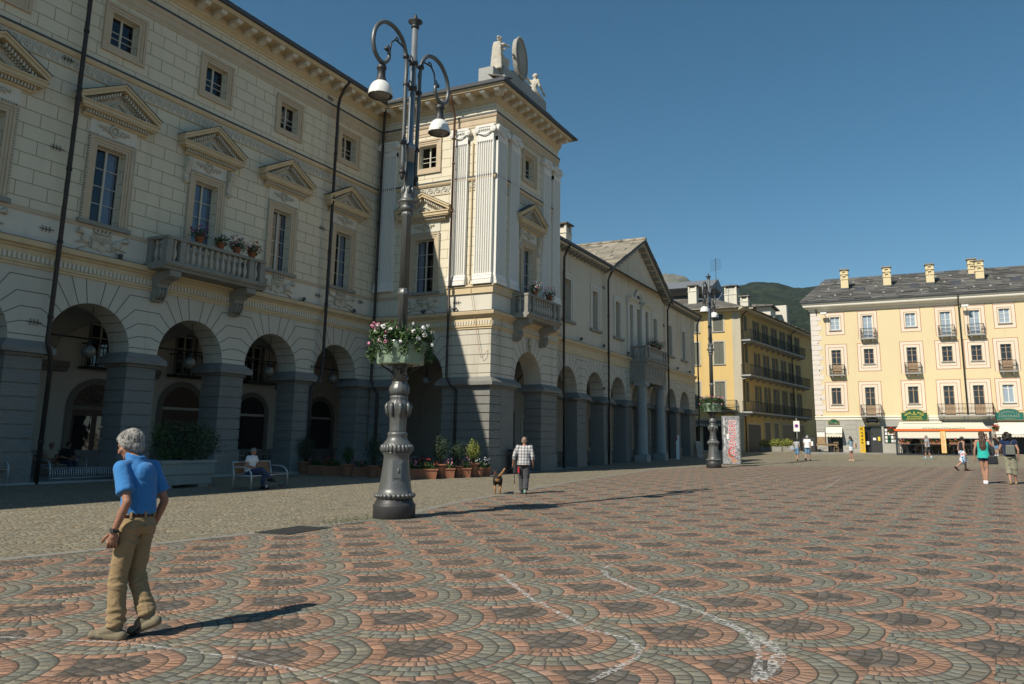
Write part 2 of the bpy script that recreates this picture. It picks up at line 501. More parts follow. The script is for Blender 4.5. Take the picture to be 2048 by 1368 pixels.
def glass(name, tint=(.9, .95, 1.0), rough=.02, wav=.35):
    M = Mat(name); nt = M.nt; nt.nodes.remove(M.b)
    gl = M.n('ShaderNodeBsdfGlossy'); gl.inputs['Roughness'].default_value = rough; gl.inputs[0].default_value = (1, 1, 1, 1)
    tr = M.n('ShaderNodeBsdfTransparent'); tr.inputs[0].default_value = (*tint, 1)
    ge = M.n('ShaderNodeNewGeometry'); dt = M.n('ShaderNodeVectorMath'); dt.operation = 'DOT_PRODUCT'; M.l(ge.outputs['Incoming'], dt.inputs[0]); M.l(ge.outputs['Normal'], dt.inputs[1])
    fr_ = X.op('POWER', 1-xabs(X(dt.outputs['Value'])), 5.0)*.93+.06
    bp = M.n('ShaderNodeBump'); bp.inputs['Distance'].default_value = .02*wav; M.l(M.noise(1.3, 2), bp.inputs['Height'])
    M.l(bp.outputs[0], gl.inputs['Normal'])
    mx = M.n('ShaderNodeMixShader'); out = nt.nodes['Material Output']
    M.l(fr_, mx.inputs[0]); M.l(tr.outputs[0], mx.inputs[1]); M.l(gl.outputs[0], mx.inputs[2]); M.l(mx.outputs[0], out.inputs[0])
    return M.m
m_glass = glass('window_glass', (.55, .6, .65))
def lose(name, c, w_=.9, h_=.42, var=.35, along='xy'):
    """irregular stone roofing slabs"""
    M = Mat(name, .85, .2); x, y, z = M.xyz()
    n1 = M.noise(1.1, 3)-.5
    v = M.vec((x if 'x' in along else y)+n1*.35, (y if along == 'xy' else x if along == 'yx' else z)+n1*.22, 0.)
    rnd, mo = M.brick(v, w_, h_, .035, .5)
    big = M.noise(.5, 4); fn = M.noise(12, 5, .65)
    col = M.mix(rnd, [q*(1-var) for q in c], [q*(1+var) for q in c])
    col = M.mix(xramp(big, .45, .7)*.5, col, (c[0]*1.15, c[1]*1.0, c[2]*.72))
    col = M.mix(xramp(fn, .5, .75)*.5, col, [q*.5 for q in c]); col = M.mix(mo*.8, col, [q*.22 for q in c])
    M.color(col); M.bump(rnd*.6-mo*1.5+fn*.3, .05)
    return M.m
m_lose = lose('stone_slab_roof', (.20, .185, .16))

FM = ((-26.75, 0, 0), radians(90)); FS = ((0, 34.09, 0), 0); FW = ((-19.42, 0, 0), radians(90)); FL = ((-20.22, 0, 0), radians(90))

# ------------------------------------------------------------------ facade helpers (x along, -y outwards, z up)
def wall_holes(g, x0, x1, z0, z1, holes, depth=.30):
    xs = sorted({x0, x1, *[h[0] for h in holes], *[h[1] for h in holes]}); zs = sorted({z0, z1, *[h[2] for h in holes], *[h[3] for h in holes]})
    for a, b in zip(xs, xs[1:]):
        for c, d in zip(zs, zs[1:]):
            mx, mz = (a+b)/2, (c+d)/2
            if any(h[0] < mx < h[1] and h[2] < mz < h[3] for h in holes): continue
            g.poly([(a, 0, c), (b, 0, c), (b, 0, d), (a, 0, d)])
    for a, b, c, d in holes:
        g.poly([(a, 0, c), (a, depth, c), (a, depth, d), (a, 0, d)]); g.poly([(b, 0, c), (b, 0, d), (b, depth, d), (b, depth, c)])
        g.poly([(a, 0, d), (a, depth, d), (b, depth, d), (b, 0, d)]); g.poly([(a, 0, c), (b, 0, c), (b, depth, c), (a, depth, c)])
def arch_wall(g, x0, x1, zs, zt, arches, th, n=20):
    """wall x0..x1 from spring line zs to zt with semicircular openings (centre, radius)"""
    cur = x0
    for c, r in arches:
        for y in (0, th):
            if c-r > cur: g.poly([(cur, y, zs), (c-r, y, zs), (c-r, y, zt), (cur, y, zt)])
            for i in range(n):
                a0, a1 = pi-pi*i/n, pi-pi*(i+1)/n
                g.poly([(c+r*cos(a0), y, zs+r*sin(a0)), (c+r*cos(a1), y, zs+r*sin(a1)), (c+r*cos(a1), y, zt), (c+r*cos(a0), y, zt)])
        for i in range(n):
            a0, a1 = pi-pi*i/n, pi-pi*(i+1)/n
            g.poly([(c+r*cos(a0), 0, zs+r*sin(a0)), (c+r*cos(a0), th, zs+r*sin(a0)), (c+r*cos(a1), th, zs+r*sin(a1)), (c+r*cos(a1), 0, zs+r*sin(a1))])
        cur = c+r
    if x1 > cur:
        for y in (0, th): g.poly([(cur, y, zs), (x1, y, zs), (x1, y, zt), (cur, y, zt)])
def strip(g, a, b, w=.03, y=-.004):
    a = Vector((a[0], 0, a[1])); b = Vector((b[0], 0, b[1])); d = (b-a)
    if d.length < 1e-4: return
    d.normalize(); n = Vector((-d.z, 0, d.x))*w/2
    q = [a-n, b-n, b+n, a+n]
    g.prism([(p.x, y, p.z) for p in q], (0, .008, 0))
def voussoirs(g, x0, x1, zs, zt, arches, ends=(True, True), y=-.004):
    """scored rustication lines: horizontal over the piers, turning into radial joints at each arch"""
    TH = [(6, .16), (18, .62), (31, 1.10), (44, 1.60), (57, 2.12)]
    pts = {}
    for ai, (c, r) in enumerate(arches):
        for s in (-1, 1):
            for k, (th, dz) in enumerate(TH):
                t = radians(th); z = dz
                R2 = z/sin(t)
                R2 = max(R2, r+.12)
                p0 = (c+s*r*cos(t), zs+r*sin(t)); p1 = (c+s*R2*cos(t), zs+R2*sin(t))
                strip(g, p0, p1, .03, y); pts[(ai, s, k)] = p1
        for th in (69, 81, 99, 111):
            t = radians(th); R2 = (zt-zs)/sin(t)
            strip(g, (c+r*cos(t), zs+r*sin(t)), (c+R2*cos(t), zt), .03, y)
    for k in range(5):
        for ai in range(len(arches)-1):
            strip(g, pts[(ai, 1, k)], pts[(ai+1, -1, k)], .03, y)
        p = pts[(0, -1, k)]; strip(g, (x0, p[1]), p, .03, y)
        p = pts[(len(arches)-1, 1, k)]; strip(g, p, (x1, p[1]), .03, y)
def pier(g, x0, x1, y0, y1, z0, zc, cap=True, joints=.44, slope=True):
    """pier of stone blocks with sunk joints, base block and a sloping cap below zc"""
    zb = z0+.95
    g.box((x0-.05, y0-.05, z0-.6), (x1+.05, y1+.05, zb))
    top = zc-.42 if cap else zc
    n = max(1, round((top-zb)/joints)); h = (top-zb)/n
    for i in range(n):
        a = zb+h*i
        g.box((x0, y0, a+.024), (x1, y1, a+h-.024))
    g.box((x0+.05, y0+.05, zb-.02), (x1-.05, y1-.05, zc-.05))
    if cap:
        g.box((x0-.06, y0-.06, top), (x1+.06, y1+.06, top+.10))
        g.box((x0-.27, y0-.27, top+.10), (x1+.27, y1+.27, top+.27))
        a = [(x0-.27, y0-.27, top+.272), (x1+.27, y0-.27, top+.272), (x1+.27, y1+.27, top+.272), (x0-.27, y1+.27, top+.272)]
        b = [(x0-.02, y0-.02, zc+.10), (x1+.02, y0-.02, zc+.10), (x1+.02, y1+.02, zc+.10), (x0-.02, y1+.02, zc+.10)]
        A = [g.v(p) for p in a]; B = [g.v(p) for p in b]
        for i in range(4): g.f([A[i], A[(i+1) % 4], B[(i+1) % 4], B[i]])
        g.f(B); g.f(A[::-1])
def spiral_band(g, x0, x1, z, h=.40, step=.43, s=1):
    n = int((x1-x0)/step); step = (x1-x0)/n
    for i in range(n):
        c = x0+step*(i+.5); pts = []
        for k in range(15):
            t = k/14; a = -2.4+t*3.0*pi; r = h*.40*(1-t*.82)
            pts.append((c+s*(-.02+r*cos(-a)), -.025, z+h*.52+r*sin(-a)))
        pts = [(c-s*step*.55, -.02, z+.05)]+pts
        g.tube(pts, [.022]*len(pts), 5, True)
        g.prism([(c-step*.5, -.016, z+.02), (c-step*.15, -.016, z+.02), (c-step*.42, -.016, z+h*.62)], (0, .02, 0))
def dentils(g, x0, x1, z0, z1, y0, y1, step, fill=.55):
    n = max(1, round((x1-x0)/step)); st = (x1-x0)/n
    for i in range(n):
        g.box((x0+st*(i+.5-fill/2), y0, z0), (x0+st*(i+.5+fill/2), y1, z1))

MC = {}   # cached meshes
def part(name, key, fn, mats, parent, frame, x=0, z=0, bevel=0):
    """a part whose mesh is shared between repeats; built around x=0 and moved along the facade"""
    if key not in MC:
        g = G(); fn(g); MC[key] = g.mesh(name)
        for m in (mats if isinstance(mats, (list, tuple)) else [mats]): MC[key].materials.append(m)
    loc, rz = frame
    off = Matrix.Rotation(rz, 4, 'Z') @ Vector((x, 0, z))
    return obj(name, MC[key], None, parent, (Vector(loc)+off, rz), bevel)

def casement(g, w, z0, z1, rows, y=.26, bar=.028, fr=.055, mid=.075):
    """window joinery in an opening of width w"""
    h = w/2
    g.box((-h, y, z0), (-h+fr, y+.06, z1)); g.box((h-fr, y, z0), (h, y+.06, z1))
    g.box((-h+fr, y, z1-fr), (h-fr, y+.06, z1)); g.box((-h+fr, y, z0), (h-fr, y+.06, z0+fr+.02))
    g.box((-mid/2, y-.015, z0+fr+.02), (mid/2, y+.06, z1-fr))
    for r in rows:
        zz = z0+(z1-z0)*r
        for s in (-1, 1):
            a, b = sorted((s*mid/2, s*(h-fr))); g.box((a, y+.005, zz-bar/2), (b, y+.045, zz+bar/2))
def pane(g, w, z0, z1, y=.29):
    g.poly([(-w/2+.03, y, z0+.03), (w/2-.03, y, z0+.03), (w/2-.03, y, z1-.03), (-w/2+.03, y, z1-.03)])
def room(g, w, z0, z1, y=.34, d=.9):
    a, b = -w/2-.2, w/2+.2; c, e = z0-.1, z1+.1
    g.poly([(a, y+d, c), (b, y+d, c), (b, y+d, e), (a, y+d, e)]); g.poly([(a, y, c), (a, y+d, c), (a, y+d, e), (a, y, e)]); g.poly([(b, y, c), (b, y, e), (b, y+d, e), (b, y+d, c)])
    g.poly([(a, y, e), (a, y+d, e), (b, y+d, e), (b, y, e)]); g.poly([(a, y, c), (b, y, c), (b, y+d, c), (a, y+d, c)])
def curtains(g, w, z0, z1, spans, y=.37):
    for a, b in spans:
        n = max(4, int((b-a)*w/.03)); prev = None
        for i in range(n+1):
            xx = -w/2+w*(a+(b-a)*i/n); yy = y+.025*sin(i*2.1)+.012*sin(i*.9)
            cur = [g.v((xx, yy, z0)), g.v((xx, yy, z1))]
            if prev: g.f([prev[0], cur[0], cur[1], prev[1]], True)
            prev = cur

# ---- the noble floor window with its pediment
WO = (9.28, 12.15)      # opening heights
def win_surround(w):
    def fn(g):
        h = w/2; z0, z1 = WO
        g.mi = 0                                                   # tan architrave in three steps
        for k, (o, p) in enumerate(((.0, .035), (.10, .055), (.20, .085))):
            i, e = h+o+.001, h+o+.095
            for s in (-1, 1):
                a, b = sorted((s*i, s*e)); g.box((a, -p, z0), (b, .02 if k else .25, z1+o+.001))
            g.box((-e, -p, z1+o+.001), (e, .02 if k else .25, z1+o+.096))
        g.mi = 1                                                   # leaf and tongue bead round it
        n = 34
        for s in (-1, 1):
            for i in range(n): g.cbox((s*(h+.33), -.05, z0+(z1+.3-z0)*(i+.5)/n), (.07, .10, .055))
        for i in range(20): g.cbox((-(h+.33)+(2*h+.66)*(i+.5)/20, -.05, z1+.335), (.05, .10, .07))
        g.mi = 2; g.box((-h-.36, -.04, z1+.375), (h+.36, .02, z1+.98))   # frieze panel
    return fn
def win_relief(w):
    def fn(g):
        z = WO[1]+.68
        g.tube([(.0+.17*cos(t*.5236), -.07, z+.19*sin(t*.5236)) for t in range(12)], .05, 6, closed=True)
        g.ball((0, -.05, z), (.1, .05, .12), 8, 6)
        for s in (-1, 1):
            g.tube([(s*.2, -.06, z-.1), (s*.34, -.07, z-.02), (s*.46, -.06, z+.06), (s*.6, -.06, z-.03)], [.03, .045, .04, .02], 6)
            for i in range(5):
                g.ball((s*(.26+.08*i), -.06, z+.08*sin(i*2.2)), (.05, .04, .045), 7, 5)
    return fn
def pediment(hw, z0, deep=.42):
    """gable over a window: corona, raking cornice, dentils"""
    def fn(g):
        g.mi = 0
        g.profile([(0, z0-.02), (-.10, z0-.02), (-.13, z0+.03), (-.16, z0+.06)], -hw+.30, hw-.30)   # bed mould
        g.box((-hw+.13, -deep+.06, z0+.19), (hw-.13, 0, z0+.25)); g.box((-hw+.05, -deep+.02, z0+.25), (hw-.05, 0, z0+.40)); g.box((-hw, -deep-.02, z0+.40), (hw, 0, z0+.46))
        rise = .88; zt = z0+.46
        for s in (-1, 1):                                       # raking members
            for t0, t1, yo in ((.0, .13, -deep+.02), (.13, .22, -deep-.03)):
                pts = [(s*(hw+.0), yo, zt+t0), (0, yo, zt+rise+t0), (0, yo, zt+rise+t1), (s*(hw+.03), yo, zt+t1)]
                g.prism(pts, (0, -yo, 0))
        g.mi = 1                                                 # tympanum and ornament
        g.poly([(-hw+.1, -.08, zt), (hw-.1, -.08, zt), (0, -.08, zt+rise-.05)])
        dentils(g, -hw+.32, hw-.32, z0+.06, z0+.19, -deep+.16, -.1, .105, .58)
        for s in (-1, 1):
            for i in range(13):
                t = (i+.8)/14; xx = s*(hw-.16)*(1-t); zz = zt+rise*t-.12
                g.cbox((xx, -deep+.20, zz), (.055, .24, .13))
            for i in range(9):
                t = (i+2.0)/12.5; g.ball((s*(hw-.3)*(1-t), -.12, zt+rise*t*.82-.07), (.05, .06, .06), 6, 4)
        dentils(g, -hw+.2, hw-.2, zt-.035, zt+.02, -deep+.05, -deep+.09, .07, .5)
        g.tube([(-.3, -.10, zt+.16), (-.12, -.13, zt+.3), (0, -.13, zt+.38), (.12, -.13, zt+.3), (.3, -.10, zt+.16)], .04, 6)
        g.mi = 2                                                 # lead covering on top
        for s in (-1, 1):
            g.prism([(s*(hw+.05), -deep-.05, zt+.222), (0, -deep-.05, zt+rise+.222), (0, -deep-.05, zt+rise+.245), (s*(hw+.05), -deep-.05, zt+.245)], (0, deep+.05, 0))
    return fn
def trophy(kind):
    """relief under a window: draped shield with crown, trumpets and lances"""
    def fn(g):
        z = 8.60
        pts = [(-.38, z+.24), (.38, z+.24), (.36, z-.30), (.2, z-.27), (0, z-.36), (-.2, z-.27), (-.36, z-.30)]
        g.prism([(a, -.06, b) for a, b in pts], (0, .08, 0))
        for i in range(4):
            g.tube([(-.34, -.07, z+.2), (0, -.085, z+.10-.07*i), (.34, -.07, z+.2)], .022, 5)
        for i in range(5): g.tube([(-.28+.14*i, -.06, z+.28), (-.33+.165*i, -.09, z+.46)], [.05, .03], 6)
        g.tube([(-.28, -.06, z+.30), (.28, -.06, z+.30)], .045, 6)
        for s in (-1, 1):
            g.tube([(s*.2, -.05, z+.02), (s*.62, -.06, z+.16), (s*.82, -.07, z+.22), (s*.95, -.07, z+.25)], [.03, .035, .06, .13], 8)
            g.tube([(s*.3, -.04, z-.1), (s*.9, -.04, z-.42)], .025, 5); g.tube([(s*.3, -.05, z-.02), (s*.95, -.05, z-.18)], .03, 5)
            if kind: g.ball((s*.62, -.05, z+.02), (.17, .09, .19), 9, 7)
            g.tube([(s*.42, -.05, z+.1), (s*.47, -.05, z-.1), (s*.42, -.05, z-.28)], .03, 5)
    return fn
def noble_window(parent, frame, x, w=1.15, consoles=False, cur=(), door=False, relief=True, hw=1.60, trop=True, kind=0):
    s = part('window', f'wsur{w}', win_surround(w), [m_tan, m_relief, m_white], parent, frame, x)
    part('relief', f'wrel{w}', win_relief(w), m_relief, s, frame, x)
    part('pediment', f'wped{hw}', pediment(hw, 12.98+.1), [m_ochre, m_relief, m_lead], s, frame, x)
    part('frame', f'wfr{w}', lambda g: casement(g, w, *WO, (.27, .5, .73)), m_frame, s, frame, x)
    part('pane', f'wpn{w}', lambda g: pane(g, w, *WO), m_glass, s, frame, x)
    part('room', f'wrm{w}', lambda g: room(g, w, *WO), m_room, s, frame, x)
    if cur: part('curtain', f'wcu{w}{cur}', lambda g: curtains(g, w, *WO, cur), m_curtain, s, frame, x)
    if consoles:
        for sg in (-1, 1):
            def con(g, sg=sg):
                c = sg*(w/2+.52); z = WO[1]+.2
                g.prism([(c-.11, 0, z-.5), (c-.11, -.10, z-.45), (c-.11, -.10, z-.1), (c-.11, -.26, z+.3), (c-.11, -.26, z+.62), (c-.11, 0, z+.62)], (.22, 0, 0))
                g.tube([(c-.12, -.17, z+.45), (c+.12, -.17, z+.45)], .12, 10); g.tube([(c-.12, -.08, z-.35), (c+.12, -.08, z-.35)], .08, 8)
            part('console', f'wcon{w}{sg}', con, m_relief, s, frame, x)
    if not door:
        part('sill', f'wsil{w}', lambda g: g.box((-w/2-.45, -.16, WO[0]-.15), (w/2+.45, .3, WO[0]+.001)), m_balc, s, frame, x)
    if trop:
        part('trophy_relief', f'wtr{kind}', trophy(kind), m_relief, parent, frame, x)
    return s
def attic_window(parent, frame, x, w=1.12, shutter=True):
    z0, z1 = 16.12, 17.42; h = w/2
    def sur(g):
        for k, (o, p) in enumerate(((.0, .03), (.11, .05), (.22, .085))):
            i, e = h+o+.001, h+o+.105
            for s in (-1, 1):
                a, b = sorted((s*i, s*e)); g.box((a, -p, z0-o-.105), (b, .25 if not k else .02, z1+o+.105))
            g.box((-i, -p, z1+o+.001), (i, .25 if not k else .02, z1+o+.105)); g.box((-i, -p, z0-o-.105), (i, .25 if not k else .02, z0-o-.001))
    s = part('window', f'asur{w}', sur, m_tan, parent, frame, x)
    part('frame', f'afr{w}', lambda g: casement(g, w, z0, z1, (.33, .52)), m_frame, s, frame, x)
    part('pane', f'apn{w}', lambda g: pane(g, w, z0, z1), m_glass, s, frame, x)
    part('room', f'arm{w}', lambda g: room(g, w, z0, z1), m_room, s, frame, x)
    return s
def pilaster(parent, frame, x0, x1):
    w = x1-x0
    def fn(g):
        n = 7; h = w/2; prof = [(-h, .02), (-h, -.17)]
        f = (w-.10)/n
        for i in range(n):
            a = -h+.05+f*i
            prof += [(a+f*.14, -.17), (a+f*.22, -.12), (a+f*.5, -.085), (a+f*.78, -.12), (a+f*.86, -.17)]
        prof += [(h, -.17), (h, .02)]
        g.prism([(a, b, 9.98) for a, b in prof], (0, 0, 7.30))
        g.box((-h, -.178, 17.05), (h, .02, 17.45))
        g.profile([(.02, 9.45), (-.26, 9.45), (-.26, 9.62), (-.21, 9.64), (-.24, 9.72), (-.20, 9.84), (-.21, 9.90), (-.18, 9.98), (.02, 9.98)], -h-.05, h+.05)
    def cap(g):
        h = w/2
        g.box((-h-.03, -.19, 17.44), (h+.03, .02, 17.56))
        g.box((-h-.05, -.24, 17.80), (h+.05, .02, 17.92)); g.box((-h+.06, -.2, 17.56), (h-.06, .02, 17.80))
        for i in range(7): g.ball((-h+.16+(w-.32)*i/6, -.21, 17.68), (.055, .06, .09), 7, 5)
        for s in (-1, 1):
            c = s*(h+.02); pts = []
            for k in range(17):
                t = k/16; a = pi/2+s*t*3.6*pi; r = .19*(1-.78*t)
                pts.append((c+r*cos(a), -.24-.02*t, 17.65+r*sin(a)))
            g.tube(pts, .036, 6); g.tube([(c, -.27, 17.65), (c, .0, 17.65)], .15, 12)
        g.tube([(-h*.75, -.23, 17.50), (-h*.3, -.25, 17.40), (0, -.25, 17.36), (h*.3, -.25, 17.40), (h*.75, -.23, 17.50)], .035, 5)
    x = (x0+x1)/2
    p = part('pilaster', f'pil{w:.2f}', fn, m_pil, parent, frame, x)
    part('capital', f'cap{w:.2f}', cap, m_relief if False else m_pil, p, frame, x)
def downpipe(parent, pts, r=.065, mat=None, brackets=()):
    g = G()
    g.tube(pts, r, 10)
    for z in brackets:
        p = pts[1] if len(pts) > 1 else pts[0]
    me = g
    for a, b in zip(pts, pts[1:]):
        if abs(a[2]-b[2]) > 3:
            for k in range(1, int(abs(a[2]-b[2])/2.6)+1):
                t = k*2.6/abs(a[2]-b[2]); p = Vector(a).lerp(Vector(b), t)
                g.tube([p-Vector((0, 0, .05)), p+Vector((0, 0, .05))], r*1.28, 10)
    return g.build('downpipe', mat or m_pipe, parent, ((0, 0, 0), 0))
def cornice_profile(z, deep, m):
    return [(0, z), (-.06, z), (-.10, z+.12), (-.10, z+.20), (-.18, z+.30), (-.18, z+.36), (0, z+.36)]
BAL = [(.075, 0), (.075, .07), (.05, .09), (.045, .13), (.085, .26), (.10, .36), (.085, .46), (.05, .62), (.04, .70), (.06, .73), (.06, .76), (.045, .79), (.075, .83), (.075, .90)]
def balustrade(parent, frame, x0, x1, zf, deep, slab_t=.26, step=.29, h=.9, ends=True):
    """stone balcony: slab (the part), balusters, posts and rail as sub-parts"""
    g = G()
    g.profile([(0, zf-slab_t), (-deep+.10, zf-slab_t), (-deep+.04, zf-slab_t+.1), (-deep-.02, zf-slab_t+.12), (-deep-.08, zf-slab_t+.20), (-deep-.08, zf), (0, zf)], x0-.06, x1+.06)
    b = g.build('balcony', m_balc, parent, frame)
    ps = .26
    def post(x_, y_):
        g = G(); g.box((x_-ps/2, y_-ps/2, zf), (x_+ps/2, y_+ps/2, zf+h+.001)); g.build('post', m_balc, b, frame)
    yo = -deep+.16
    xs = [x0+.16, x1-.16]
    for x_ in xs: post(x_, yo)
    for x_ in xs: post(x_, -.14)
    post(x0+.16+.6, yo); post(x1-.16-.6, yo)
    g = G(); g.box((x0, yo-.17, zf+h), (x1, yo+.17, zf+h+.13))
    for x_ in xs: g.box((x_-.17, yo+.171, zf+h), (x_+.17, 0, zf+h+.13))
    g.box((x0, yo-.15, zf+.0005), (x1, yo+.15, zf+.08))
    g.build('rail', m_balc, b, frame, bevel=.02)
    spots = []
    a0, a1 = x0+.16+.6+ps/2, x1-.16-.6-ps/2
    n = max(1, round((a1-a0)/step))
    spots += [(a0+(a1-a0)*(i+.5)/n, yo) for i in range(n)]
    spots += [(x0+.46, yo), (x1-.46, yo)]
    m = max(1, round((-yo-.5)/step))
    for x_ in xs: spots += [(x_, yo+ps/2+(-yo-.27-ps/2)*(i+.5)/m) for i in range(m)]
    if 'bal' not in MC:
        gg = G(); gg.lathe([(r, z*1.0) for r, z in BAL], 10); MC['bal'] = gg.mesh('baluster'); MC['bal'].materials.append(m_balus)
    for x_, y_ in spots:
        loc = Vector(frame[0])+Matrix.Rotation(frame[1], 4, 'Z') @ Vector((x_, y_, zf+.001))
        obj('baluster', MC['bal'], None, b, (loc, frame[1]))
    return b
def console(parent, frame, x, z, w=.42, deep=1.0):
    def fn(g):
        h = w/2
        pts = [(0, 0), (-deep, 0), (-deep, -.22), (-deep*.82, -.30), (-deep*.62, -.33), (-deep*.40, -.48), (-deep*.36, -.62), (0, -.62)]
        g.prism([(-h, a, b) for a, b in pts], (w, 0, 0))
        pts = [(0, -.62), (-.34, -.62), (-.40, -.72), (-.36, -.92), (-.22, -1.06), (-.20, -1.15), (0, -1.15)]
        g.prism([(-h+.03, a, b) for a, b in pts], (w-.06, 0, 0))
        for k in (-1, 0, 1):
            g.tube([(k*w*.28, -.38, -.64), (k*w*.28, -.43, -.76), (k*w*.28, -.38, -.92), (k*w*.28, -.25, -1.06)], .05, 6)
        g.tube([(-h-.02, -.18, -.32), (h+.02, -.18, -.32)], .16, 12)
    return part('console', f'console{w}{deep}', fn, m_balc, parent, frame, x, z)

# ================================================================== town hall: main front and corner pavilion
hall = thing('town_hall', 'large cream town hall with stone arcade, pedimented windows and projecting corner pavilion', 'town hall', (-26.75, 18, .2))
BC = [31.36-4.35*i for i in range(7)]
WX0, WX1 = 3.0, 34.09
PW = 1.22; AR = (4.35-PW)/2; ZS = 4.79
# ---- walls above the arcade
aw = [(c-.56, c+.56, 16.12, 17.42) for c in BC]; nw = [(c-.575, c+.575, *WO) for c in BC]
g = G(); wall_holes(g, WX0, WX1, 7.95, 19.6, aw+nw); g.build('wall', m_cream, hall, FM)
sx0, sx1 = -26.75, -19.42
g = G(); wall_holes(g, sx0, sx1, 7.95, 19.6, [(-24.16, -23.04, 16.12, 17.42), (-24.225, -22.975, *WO)]); g.build('wall', m_cream_worn, hall, FS)
wx0, wx1 = 34.09, 41.88
g = G(); wall_holes(g, wx0, wx1, 7.95, 19.6, [(37.44, 38.56, 16.12, 17.42), (37.375, 38.625, *WO)]); g.build('wall', m_cream_worn, hall, FW)
# far side and back of the blocks (light must not pass through)
g = G()
g.poly([(-19.42, 41.88, -.5), (-31, 41.88, -.5), (-31, 41.88, 19.6), (-19.42, 41.88, 19.6)][::-1]) if False else None
g.box((-33, 41.7, 7.0), (-19.45, 41.88, 19.6)); g.box((-41, 3.0, -.5), (-40.7, 41.88, 19.6)); g.box((-41, 2.7, -.5), (-26.78, 3.0, 19.6))
g.box((-40.7, 3.0, 7.3), (-27.9, 34, 7.5)); g.box((-40.7, 34.3, 7.3), (-19.8, 41.7, 7.5))
g.build('wall', m_white, hall, ((0, 0, 0), 0))
# the front runs on to the left of the picture
g = G(); g.box((-41, -30, -.5), (-26.75, 2.69, 19.8)); g.box((-41, -30, 19.8), (-25.7, 2.69, 20.0)); g.build('wall', m_cream, hall, ((0, 0, 0), 0))
# ---- arcade walls
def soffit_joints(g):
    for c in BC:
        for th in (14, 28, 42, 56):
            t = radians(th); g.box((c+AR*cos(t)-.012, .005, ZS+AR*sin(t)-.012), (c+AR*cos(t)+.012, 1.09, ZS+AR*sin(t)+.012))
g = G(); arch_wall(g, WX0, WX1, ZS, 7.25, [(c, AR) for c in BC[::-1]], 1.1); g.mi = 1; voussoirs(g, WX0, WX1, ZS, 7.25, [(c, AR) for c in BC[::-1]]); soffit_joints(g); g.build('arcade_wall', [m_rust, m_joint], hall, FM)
SA = [(-23.80, 1.62)]
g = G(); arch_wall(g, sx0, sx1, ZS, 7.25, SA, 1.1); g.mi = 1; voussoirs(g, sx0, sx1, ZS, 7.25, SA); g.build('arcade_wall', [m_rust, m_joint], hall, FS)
WA = [(38.25, 1.62)]
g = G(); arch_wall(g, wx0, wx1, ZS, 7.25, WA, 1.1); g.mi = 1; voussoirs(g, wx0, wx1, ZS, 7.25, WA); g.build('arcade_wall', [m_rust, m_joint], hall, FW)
# ---- piers
for i in range(8):
    c = BC[0]+2.175-4.35*i
    a, b = (c-PW/2, c+PW/2)
    if i == 0: a, b = 33.13-.02, 34.07
    g = G(); pier(g, a, b, 0.0, 1.1, .2, ZS-.10); g.build('pier', m_granite, hall, FM)
g = G(); pier(g, -26.72, -25.42, 0.03, 1.1, .1, ZS-.10); g.build('pier', m_granite, hall, FS)
g = G(); pier(g, -22.18, -19.42, 0.0, 1.1, -.02, ZS-.10); g.box((-20.52, 1.1, 0), (-19.44, 2.5, ZS-.3)); g.build('pier', m_granite, hall, FS)
g = G(); pier(g, 39.87, 41.86, 0.0, 1.1, .02, ZS-.10); g.build('pier', m_granite, hall, FW)
g = G(); pier(g, 35.25, 36.63, 0.012, 1.09, -.02, ZS-.10, True); g.build('pier', m_granite, hall, FW)
